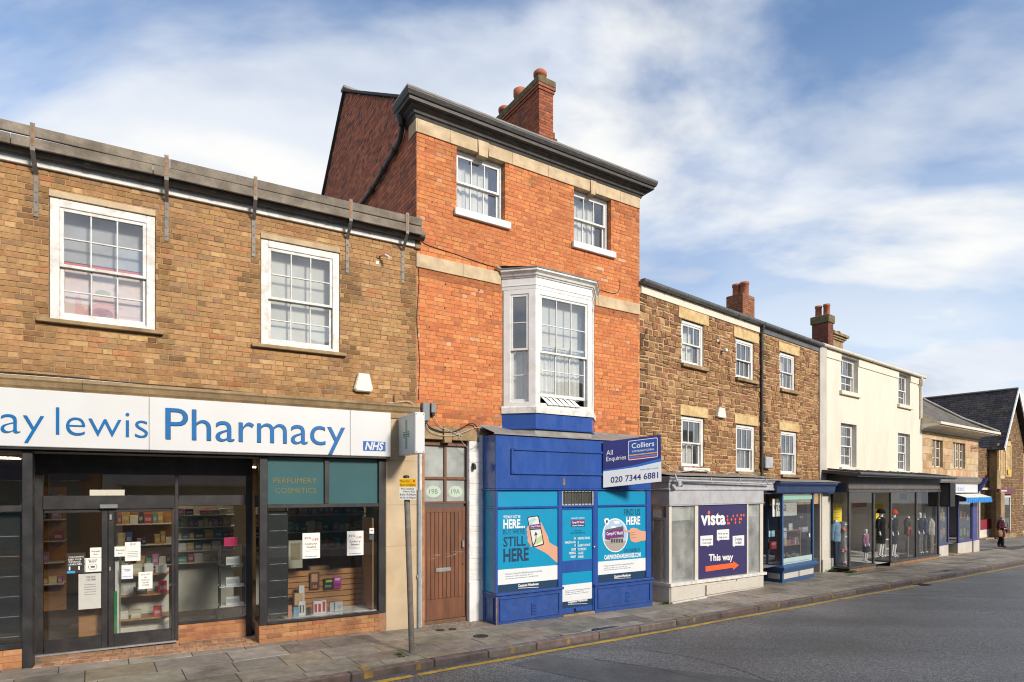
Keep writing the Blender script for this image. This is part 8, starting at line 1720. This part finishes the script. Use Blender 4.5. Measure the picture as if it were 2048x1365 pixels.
# ---------------------------------------------------------------- gabled stone house at the junction
YF = 36.5; Fr_ = Fr((1957-CX)/FPX*YF, YF, 2640); F = Fr_
gh = thing(F, 'gabled_house', (0, 0, -.6), 'dark roofed gabled stone house with white bargeboard beyond the junction', 'building')
gpx = F.x(2024.5); ga_z = F.z(2024.5, 779); ge_x0 = F.x(1998); ge_z = F.z(1998, 897); half = gpx-ge_x0; ge_x1 = gpx+half; XE = ge_x1+9
GST = [(4, (.17, .10, .055)), (3, (.20, .125, .065)), (2, (.14, .085, .05)), (1, (.25, .16, .09))]
wz = F.z(2010, 978)
wd_ = []
wn = [(F.x(1999), F.x(2006.5), F.z(2003, 952), F.z(2003, 893)), (F.x(2012.5), F.x(2020.5), F.z(2016, 948), F.z(2016, 893))]
m = MB(); m.add([(ge_x0+.3, 0, -1.4), (ge_x1-.3, 0, -1.4), (ge_x1-.3, 0, ge_z+.3), (gpx, 0, ga_z-.25), (ge_x0+.3, 0, ge_z+.3)], [(0, 1, 2, 3, 4)]); m.quad((ge_x0+.3, 0, -1.4), (ge_x0+.3, 12, -1.4), (ge_x0+.3, 12, ge_z+.3), (ge_x0+.3, 0, ge_z+.3)); m.quad((0, .6, -1.4), (ge_x0+.3, .6, -1.4), (ge_x0+.3, .6, ge_z), (0, .6, ge_z)); m.quad((ge_x1-.3, .5, -1.4), (XE, .5, -1.4), (XE, .5, ge_z), (ge_x1-.3, .5, ge_z))
gw = part(gh, 'wall', m, K['mortar_stone'])
lay_stones(F, gw, ge_x0+.3, ge_x1-.3, 2.2, ga_z-.3, [(a-.25, b+.25, c-.2, d+.3) for a, b, c, d in wn], GST, 91, K['ironstone'], 60, (.14, .24), (.2, .5), .02, tint=None) if False else None
def gable_keep(x, z): return z < ge_z+.2+(ga_z-.4-ge_z)*(1-abs(x-gpx)/half)
lay_bricks(F, gw, ge_x0+.3, ge_x1-.3, -1.2, ga_z-.3, [(a-.2, b+.2, c-.2, d+.3) for a, b, c, d in wn], GST, course=.17, L=.38, Hd=.22, joint=.02, proud=.02, n_obj=80, seed=92, mat_=K['ironstone'], keep=gable_keep, name='stone', ch=.01, jit=.012)
lay_bricks(F, gw, 0, ge_x0+.28, 1.9, ge_z, [], GST, course=.17, L=.38, Hd=.22, joint=.02, proud=.02, n_obj=40, seed=93, mat_=K['ironstone'], mp=lambda u, o, w: (u, .6+o, w), name='rubble', ch=.01, jit=.012) if False else None
mm = MB(); rz_ = random.Random(94)
z = -1.3
while z < ge_z:
    x = 0.0; h = rz_.uniform(.14, .22)
    while x < ge_x0+.3:
        w = rz_.uniform(.25, .55); b = min(x+w, ge_x0+.3); brick_geo(mm, x+.01, b-.01, z+.01, z+h-.01, .02, .02, lambda u, o, w_: (u, .6+o, w_), pick(GST, rz_), .01, .012, rz_); x += w
    z += h
part(gw, 'stonework', mm, K['ironstone'], kind='stuff')
# roof of small dark slates: rows with a lip
q = MB(); rt2 = random.Random(3); nr = 26; yf = -.35; ybk = 14.0
for s in (-1, 1):
    for k in range(nr):
        t0, t1 = k/nr, (k+1)/nr; xa, xb = gpx+s*(half+.25)*(1-t0), gpx+s*(half+.25)*(1-t1); za_, zb_ = ge_z-.1+(ga_z-ge_z+.1)*t0, ge_z-.1+(ga_z-ge_z+.1)*t1; y = yf
        while y < ybk:
            w = rt2.uniform(.3, .45); c = rt2.uniform(.6, 1.35); q.add([(xa, y+.008, za_+.045), (xa, y+w-.008, za_+.045), (xb, y+w-.008, zb_+.02), (xb, y+.008, zb_+.02), (xa, y+.008, za_), (xa, y+w-.008, za_)], [(0, 1, 2, 3), (0, 4, 5, 1)], (.040*c, .036*c, .042*c)); y += w
rfF = part(gh, 'roof', q, K['slate'])
q = MB(); q.add([(gpx+s*(half+.2)*a, y, ge_z-.1+(ga_z-ge_z+.1)*(1-a)-.03) for s in (-1,) for a in (1, 0) for y in (yf+.02, ybk)]+[(gpx+(half+.2), y, ge_z-.13) for y in (yf+.02, ybk)], [(0, 1, 3, 2), (2, 3, 5, 4)]); part(rfF, 'underlay', q, K['black'])
q = MB(); q.box(gpx-.12, gpx+.12, yf, ybk, ga_z-.02, ga_z+.09, .03); part(rfF, 'ridge_tile', q, K['leadgrey'])
for s in (-1, 1):
    q = MB(); q.add([(gpx+s*(half+.3), yf-.04, ge_z-.28), (gpx+s*(half+.3), yf-.04, ge_z-.02), (gpx, yf-.04, ga_z+.08), (gpx, yf-.04, ga_z-.25), (gpx+s*(half+.3), yf+.02, ge_z-.28), (gpx+s*(half+.3), yf+.02, ge_z-.02), (gpx, yf+.02, ga_z+.08), (gpx, yf+.02, ga_z-.25)], [(0, 1, 2, 3), (4, 7, 6, 5), (0, 3, 7, 4), (1, 5, 6, 2)]); part(gh, 'bargeboard', q, K['white'])
q = MB(); q.prism([(ge_x0+.3, -1.2), (F.x(1993.5), -1.2), (F.x(1993.5), 3.6), (ge_x0+.3, 3.6)], -.03, .02); part(gh, 'quoins', q, K['stone_dark'])
for i, h in enumerate(wn):
    q = MB(); q.box(h[0]-.18, h[0], -.03, .1, h[2]-.2, h[3]+.15, .02); q.box(h[1], h[1]+.18, -.03, .1, h[2]-.2, h[3]+.15, .02); q.box(h[0], h[1], -.03, .1, h[3], h[3]+.25, .02); q.box(h[0], h[1], -.05, .1, h[2]-.2, h[2], .02); wq = part(gh, 'window', q, K['lintel']); q = MB(); q.frame(h[0], h[1], h[2], h[3], .06, .0, .05); q.box(h[0]+.06, h[1]-.06, .01, .04, (h[2]+h[3])/2-.03, (h[2]+h[3])/2+.03); part(wq, 'frame', q, K['white']); q = MB(); q.box(h[0]+.05, h[1]-.05, .02, .025, h[2]+.05, h[3]-.05); part(wq, 'pane', q, K['glass']); q = MB(); q.box(h[0], h[1], .06, .07, h[2], h[3]); part(wq, 'room', q, K['room'])
q = MB(); a = F.x(2012), F.x(2018); q.box(a[0], a[1], -.12, -.06, F.z(2015, 950), F.z(2015, 940), .01, col=(.6, .42, .02)); solo(F, 'yellow_alarm', q, K['goods'], (a[0], 0, F.z(2015, 950)), 'yellow alarm box under the gabled house window', 'alarm box')
# street level: pale shop door, shop window, maroon sign
t = thing(F, 'shop_door', (F.x(1970), .5, -.6), 'white framed shop door with maroon poster at the junction', 'door'); a, b = F.x(1957.5, -.5), F.x(1986, -.5); z0, z1 = F.z(1970, 1075, -.5), F.z(1970, 993, -.5); q = MB(); q.frame(a, b, z0, z1+.55, .14, .46, .54, .008); q.box(a+.14, b-.14, .46, .54, z1-.1, z1, .008); part(t, 'frame', q, K['creampaint'])
q = MB(); q.box(a+.14, b-.14, .49, .495, z0+.5, z1+.5); part(t, 'pane', q, K['shopglass']); q = MB(); q.box(a+.14, b-.14, .48, .52, z0, z0+.5, .004); part(t, 'panel', q, K['creampaint']); q = MB(); q.box(a+.22, b-.35, .47, .479, z0+.52, z0+1.15, col=(.22, .01, .03)); part(t, 'poster', q, K['paper']); q = MB(); q.box(a, b, .7, .72, z0-.3, z1+.6); part(t, 'dark_lobby', q, K['room'])
q = MB(); q.box(a-.1, b+.1, .1, .6, -1.5, z0-.01, .02); part(t, 'step', q, K['stone_dark'])
t = thing(F, 'corner_shop_window', (F.x(2010), 0, -.4), 'narrow white framed shop window under the maroon sign', 'shop window'); a, b = F.x(2001, .05), F.x(2021, .05); z0, z1 = F.z(2010, 1066, .05), F.z(2010, 992, .05); q = MB(); q.frame(a, b, z0, z1, .12, -.06, .02, .006); part(t, 'frame', q, K['creampaint']); q = MB(); q.box(a+.1, b-.1, -.03, -.025, z0+.1, z1-.1); part(t, 'pane', q, K['shopglass']); q = MB(); q.box(a, b, .021, .03, z0, z1); part(t, 'backing', q, K['room'])
q = MB(); a, b = F.x(1999, .15), F.x(2028, .15); z0, z1 = F.z(2010, 989, .15), F.z(2010, 978, .15); q.box(a, b, -.16, -.03, z0, z1, .01, col=(.13, .012, .035)); q.box(a+.3, a+1.5, -.1615, -.1603, z0+.18, z0+.28, col=(.6, .5, .5)); solo(F, 'maroon_sign', q, K['print'], (a, -.1, z0), 'maroon shop sign on the gabled stone house', 'sign')
t = thing(F, 'right_shop_window', (F.x(2040), .4, -.4), 'pale shop window at the right edge with a pink sticker', 'shop window'); a, b = F.x(2027, -.4), F.x(2120, -.4); z0, z1 = F.z(2035, 1068, -.4), F.z(2035, 985, -.4); q = MB(); q.frame(a, b, z0, z1, .14, .38, .46, .006); q.box(a+.14, b-.14, .39, .45, z1-.9, z1-.8); part(t, 'frame', q, K['creampaint']); q = MB(); q.box(a+.1, b-.1, .41, .415, z0+.1, z1-.1); part(t, 'pane', q, K['shopglass']); q = MB(); q.box(a, b, .47, .48, z0, z1); part(t, 'backing', q, mat('blue_grey_backing', (.2, .22, .25), .8, .1, 3)); q = MB(); q.box(a+.3, a+.8, .385, .389, z1-1.3, z1-1.05, col=(.6, .1, .4)); part(t, 'sticker', q, K['paper'])
q = MB(); q.box(F.x(1993), F.x(2000), -.25, .05, -1.5, F.z(1996, 985), .03); part(gh, 'corner_shaft', q, K['stone_dark'])
q = MB(); q.prism([(F.x(1996), -1.5), (F.x(2027), -1.5), (F.x(2027), F.z(2010, 1068)), (F.x(1996), F.z(2010, 1068))], -.12, .02); part(gh, 'plinth', q, K['stone_dark'])
# second roof at the right edge
q = MB(); x0 = F.x(2036, -1.0); q.add([(ge_x1-.5, 1, ge_z), (XE, 1, ge_z), (XE, 5, ga_z), (ge_x1-3.2, 5, ga_z)], [(0, 1, 2, 3)], (.045, .04, .045)); part(gh, 'side_roof', q, K['slate'])
# road sign pole at the right edge
# ---------------------------------------------------------------- street furniture: leaning parking sign post
t0 = gp(824, 1306); fy = 0
st_ = thing(G, 'parking_sign_post', (t0[0], t0[1], 0), 'leaning rusty grey post with yellow and white loading restriction plate', 'sign post')
Gi = G.m.inverted()
b0 = G.m @ Vector((t0[0], t0[1], 0)); Yp = b0.y
def pw(px, py, dy=0.0): return Vector(((px-CX)/FPX*(Yp+dy), Yp+dy, EYE+(HY-py)/FPX*(Yp+dy)))
top = pw(812.5, 955, .02); bot = b0
q = MB(); q.tube([Gi @ p for p in (bot-Vector((0, 0, .1)), bot.lerp(top, .35), bot.lerp(top, .7), top)], .043, 14); part(st_, 'post', q, K['polerust'])
q = MB(); q.lathe(0, 0, [(.045, -.02), (.045, .02), (.02, .03)], 12); tl = Gi @ top; q.v = [(x+tl.x, y+tl.y, z+tl.z) for x, y, z in q.v]; part(st_, 'cap', q, K['black'])
yo = -.06
c00, c10, c11, c01 = pw(799, 1000, yo), pw(832.5, 1000, yo), pw(832.5, 957, yo), pw(798, 957, yo)
def Qs(u, v, l=0.0): p = c00*(1-u)*(1-v)+c10*u*(1-v)+c11*u*v+c01*(1-u)*v; p.y -= l; return Gi @ p
q = MB(); q.add([Qs(0, 0), Qs(1, 0), Qs(1, 1), Qs(0, 1), Qs(0, 0, -.006), Qs(1, 0, -.006), Qs(1, 1, -.006), Qs(0, 1, -.006)], [(0, 1, 2, 3), (7, 6, 5, 4), (0, 4, 5, 1), (1, 5, 6, 2), (2, 6, 7, 3), (3, 7, 4, 0)], (.66, .66, .64)); q.add([Qs(.02, .60, .001), Qs(.98, .60, .001), Qs(.98, .985, .001), Qs(.02, .985, .001)], [(0, 1, 2, 3)], (.72, .40, .0))
q.add([Qs(.87+.06*math.cos(k*.5236), .87+.05*math.sin(k*.5236), .0018) for k in range(12)], [tuple(range(12))], (.5, .03, .03)); pl = part(st_, 'plate', q, K['print']); q = MB()
def st(s, u0, u1, v, cap): text(q, s, lambda a, b: Qs(u0+a*(u1-u0), v+b*cap, .0024), 1.0, 1.0, .0, (.02, .02, .02), 'L', 2)
st('Mon-Sat', .05, .62, .82, .105); st('8am-6:00pm', .05, .96, .645, .105); st('No loading', .12, .86, .475, .085); st('Mon-Sat', .25, .92, .345, .085); st('8:00-9:00am', .03, .97, .20, .085); st('4:30-6:00pm', .03, .97, .06, .085); lines(pl, q, K['print'])
q = MB(); q.tube([Qs(.35, .25, -.04), Qs(.65, .25, -.04)], .012, 6); q.tube([Qs(.35, .8, -.04), Qs(.65, .8, -.04)], .012, 6); part(st_, 'clamp', q, K['steel'])
# ---------------------------------------------------------------- pedestrian
Yq = 31.0; pxp = 2001.5; hx, hyw = (pxp-CX)/FPX*Yq, Yq; hz0 = gz(hx, hyw); Hh = .0
PF = Pl(); PF.m = Matrix.Translation((hx, hyw, hz0)) @ Matrix.Rotation(.55, 4, 'Z')
pe = thing(PF, 'person', (0, 0, 0), 'person in maroon coat, hat and face mask carrying bags across the junction', 'person')
Jp = pose(1.58, ell=(-.27, .02, 1.16, .05), wrl=(-.16, -.20, 1.06, .036), hal=(-.08, -.25, 1.06, .04), elr=(.27, .02, 1.16, .05), wrr=(.16, -.20, 1.05, .036), har=(.09, -.25, 1.05, .04), knl=(-.10, -.10, .50, .07), anl=(-.10, -.12, .09, .045), tol=(-.11, -.27, .03, .04), knr=(.10, .03, .50, .07), anr=(.10, .14, .10, .045), tor=(.11, .02, .03, .04))
body = skin_body(pe, 'body', Jp, BODY_E, K['skin'], (0, 0, 0)); k = 1.58/1.75
def lp(q, r, col, n=14): loft(q, [(a*k, b*k, c*k, d*k, e*k) for a, b, c, d, e in r], n, col)
MAR = (.055, .012, .025); q = MB(); lp(q, [(0, 0, .58, .25, .20), (0, 0, .8, .24, .19), (0, 0, 1.05, .21, .17), (0, 0, 1.3, .23, .18), (0, 0, 1.44, .21, .14), (0, -.01, 1.54, .10, .10)], MAR)
for s in (-1, 1): q.tube([(s*.20*k, 0, 1.42*k), (s*.29*k, .02, 1.15*k), (s*.17*k, -.20*k, 1.06*k)], [.085, .08, .06], 10, MAR)
part(pe, 'coat', q, K['cloth']); q = MB()
q.tube([(-.10*k, -.03, .60*k), (-.10*k, -.10*k, .5*k), (-.10*k, -.12*k, .10*k)], [.10, .09, .07], 10, (.015, .015, .018)); q.tube([(.10*k, 0, .60*k), (.10*k, .03*k, .5*k), (.10*k, .14*k, .11*k)], [.10, .09, .07], 10, (.015, .015, .018)); part(pe, 'trousers', q, K['cloth'])
q = MB()
for s, y in ((-1, -.18), (1, .08)): q.ball((s*.11*k, y*k, .045), (.055, .13, .05), 10, 6, (.16, .05, .05))
part(pe, 'shoes', q, K['cloth']); q = MB(); lp(q, [(0, 0, 1.64, .115, .12), (0, 0, 1.70, .12, .125), (0, 0, 1.78, .095, .10), (0, 0, 1.82, .03, .03)], (.26, .20, .17)); part(pe, 'hat', q, K['cloth'])
q = MB(); q.ball((0, -.075*k, 1.575*k), (.065, .05, .055), 10, 7, (.35, .52, .62)); part(pe, 'face_mask', q, K['cloth'])
q = MB(); lp(q, [(0, -.01, 1.46, .16, .14), (0, -.02, 1.52, .13, .125), (0, -.01, 1.56, .10, .11)], (.07, .045, .045)); part(pe, 'scarf', q, K['cloth'])
t = thing(PF, 'shopping_bag', (-.42, -.15, .62), 'tan shopping bag on the left arm of the pedestrian', 'bag'); q = MB(); loft(q, [(-.42, -.1, .58, .20, .09), (-.42, -.1, .72, .24, .11), (-.42, -.1, .90, .20, .06)], 12, (.22, .13, .06)); part(t, 'body', q, K['cloth']); q = MB(); q.tube([(-.55, -.1, .88), (-.40, -.14, 1.08), (-.30, -.1, .88)], .015, 6, (.1, .05, .03)); part(t, 'strap', q, K['cloth'])
t = thing(PF, 'handbag', (.36, -.2, .75), 'brown shoulder bag at the right hip of the pedestrian', 'bag'); q = MB(); loft(q, [(.34, -.18, .74, .16, .08), (.34, -.18, .84, .19, .10), (.34, -.18, .98, .14, .05)], 12, (.12, .06, .045)); part(t, 'body', q, K['cloth']); q = MB(); q.tube([(.30, -.2, .97), (.1, -.24, 1.25), (-.14, -.12, 1.32)], .012, 6, (.08, .04, .03)); part(t, 'strap', q, K['cloth'])
# ---------------------------------------------------------------- houses across the street, seen mirrored in the shop windows
OP = Fr(*ST.w(34, -13.2), ang=math.atan2(ST.d[1], ST.d[0])+math.pi)
ro = random.Random(12); xo = 0.0
OPM = [mat('opposite_pale_render', (.52, .49, .44), .9, .1, 2), mat('opposite_brick', (.26, .13, .08), .9, .2, 6), mat('opposite_stone', (.34, .28, .20), .9, .15, 3), mat('opposite_brown', (.22, .16, .11), .9, .15, 3)]
OPL = ['pale rendered house across the street mirrored in the pharmacy glass', 'red brick house across the street, out of frame at right', 'stone house across the street, out of frame behind the camera', 'brown house across the street, out of frame at far left', 'grey fronted house across the street, out of frame', 'tall brick house across the street, farthest out of frame']
for i, (w, h, mi) in enumerate([(11, 6.0, 2), (9, 6.5, 1), (11, 5.9, 0), (10, 6.2, 0), (10, 6.4, 1), (14, 6.0, 3)]):
    hz0 = gz(*OP.w(xo+w/2, 0))-.2; t = thing(OP, 'opposite_house', (xo+w/2, 0, hz0), OPL[i], 'building', 'houses across the street'); n = max(2, int(w/2.8)); wins = []
    for k in range(n): cx = xo+w*(k+.5)/n; wins.append((cx-.5, cx+.5, hz0+4.0, hz0+5.5))
    m = MB(); wall_holes(m, xo+.02, xo+w-.02, hz0, hz0+h, wins+[(xo+.6, xo+w-.6, hz0+.5, hz0+2.7)], 0, .15); m.quad((xo+.02, 0, hz0), (xo+.02, 7, hz0), (xo+.02, 7, hz0+h), (xo+.02, 0, hz0+h)); m.quad((xo+w-.02, 0, hz0), (xo+w-.02, 7, hz0), (xo+w-.02, 7, hz0+h), (xo+w-.02, 0, hz0+h)); part(t, 'wall', m, OPM[mi])
    for a, b, c, d in wins: q = MB(); q.frame(a, b, c, d, .08, .08, .14); wq = part(t, 'window', q, K['white']); q = MB(); q.box(a, b, .145, .15, c, d); part(wq, 'pane', q, K['tealglass'])
    q = MB(); q.box(xo+.6, xo+w-.6, .12, .15, hz0+.5, hz0+2.7); part(t, 'shop_window', q, K['tealglass']); q = MB(); q.box(xo+.4, xo+w-.4, -.15, -.002, hz0+2.72, hz0+3.3, .02); part(t, 'shop_fascia', q, K[['navy', 'leadgrey', 'door', 'greypaint'][i % 4]])
    q = MB(); q.add([(xo, -.3, hz0+h-.1), (xo+w, -.3, hz0+h-.1), (xo+w, 3.5, hz0+h+1.8), (xo, 3.5, hz0+h+1.8), (xo, 7, hz0+h-.1), (xo+w, 7, hz0+h-.1)], [(0, 1, 2, 3), (3, 2, 5, 4)], (.08, .075, .07)); part(t, 'roof', q, K['slate'])
    xo += w
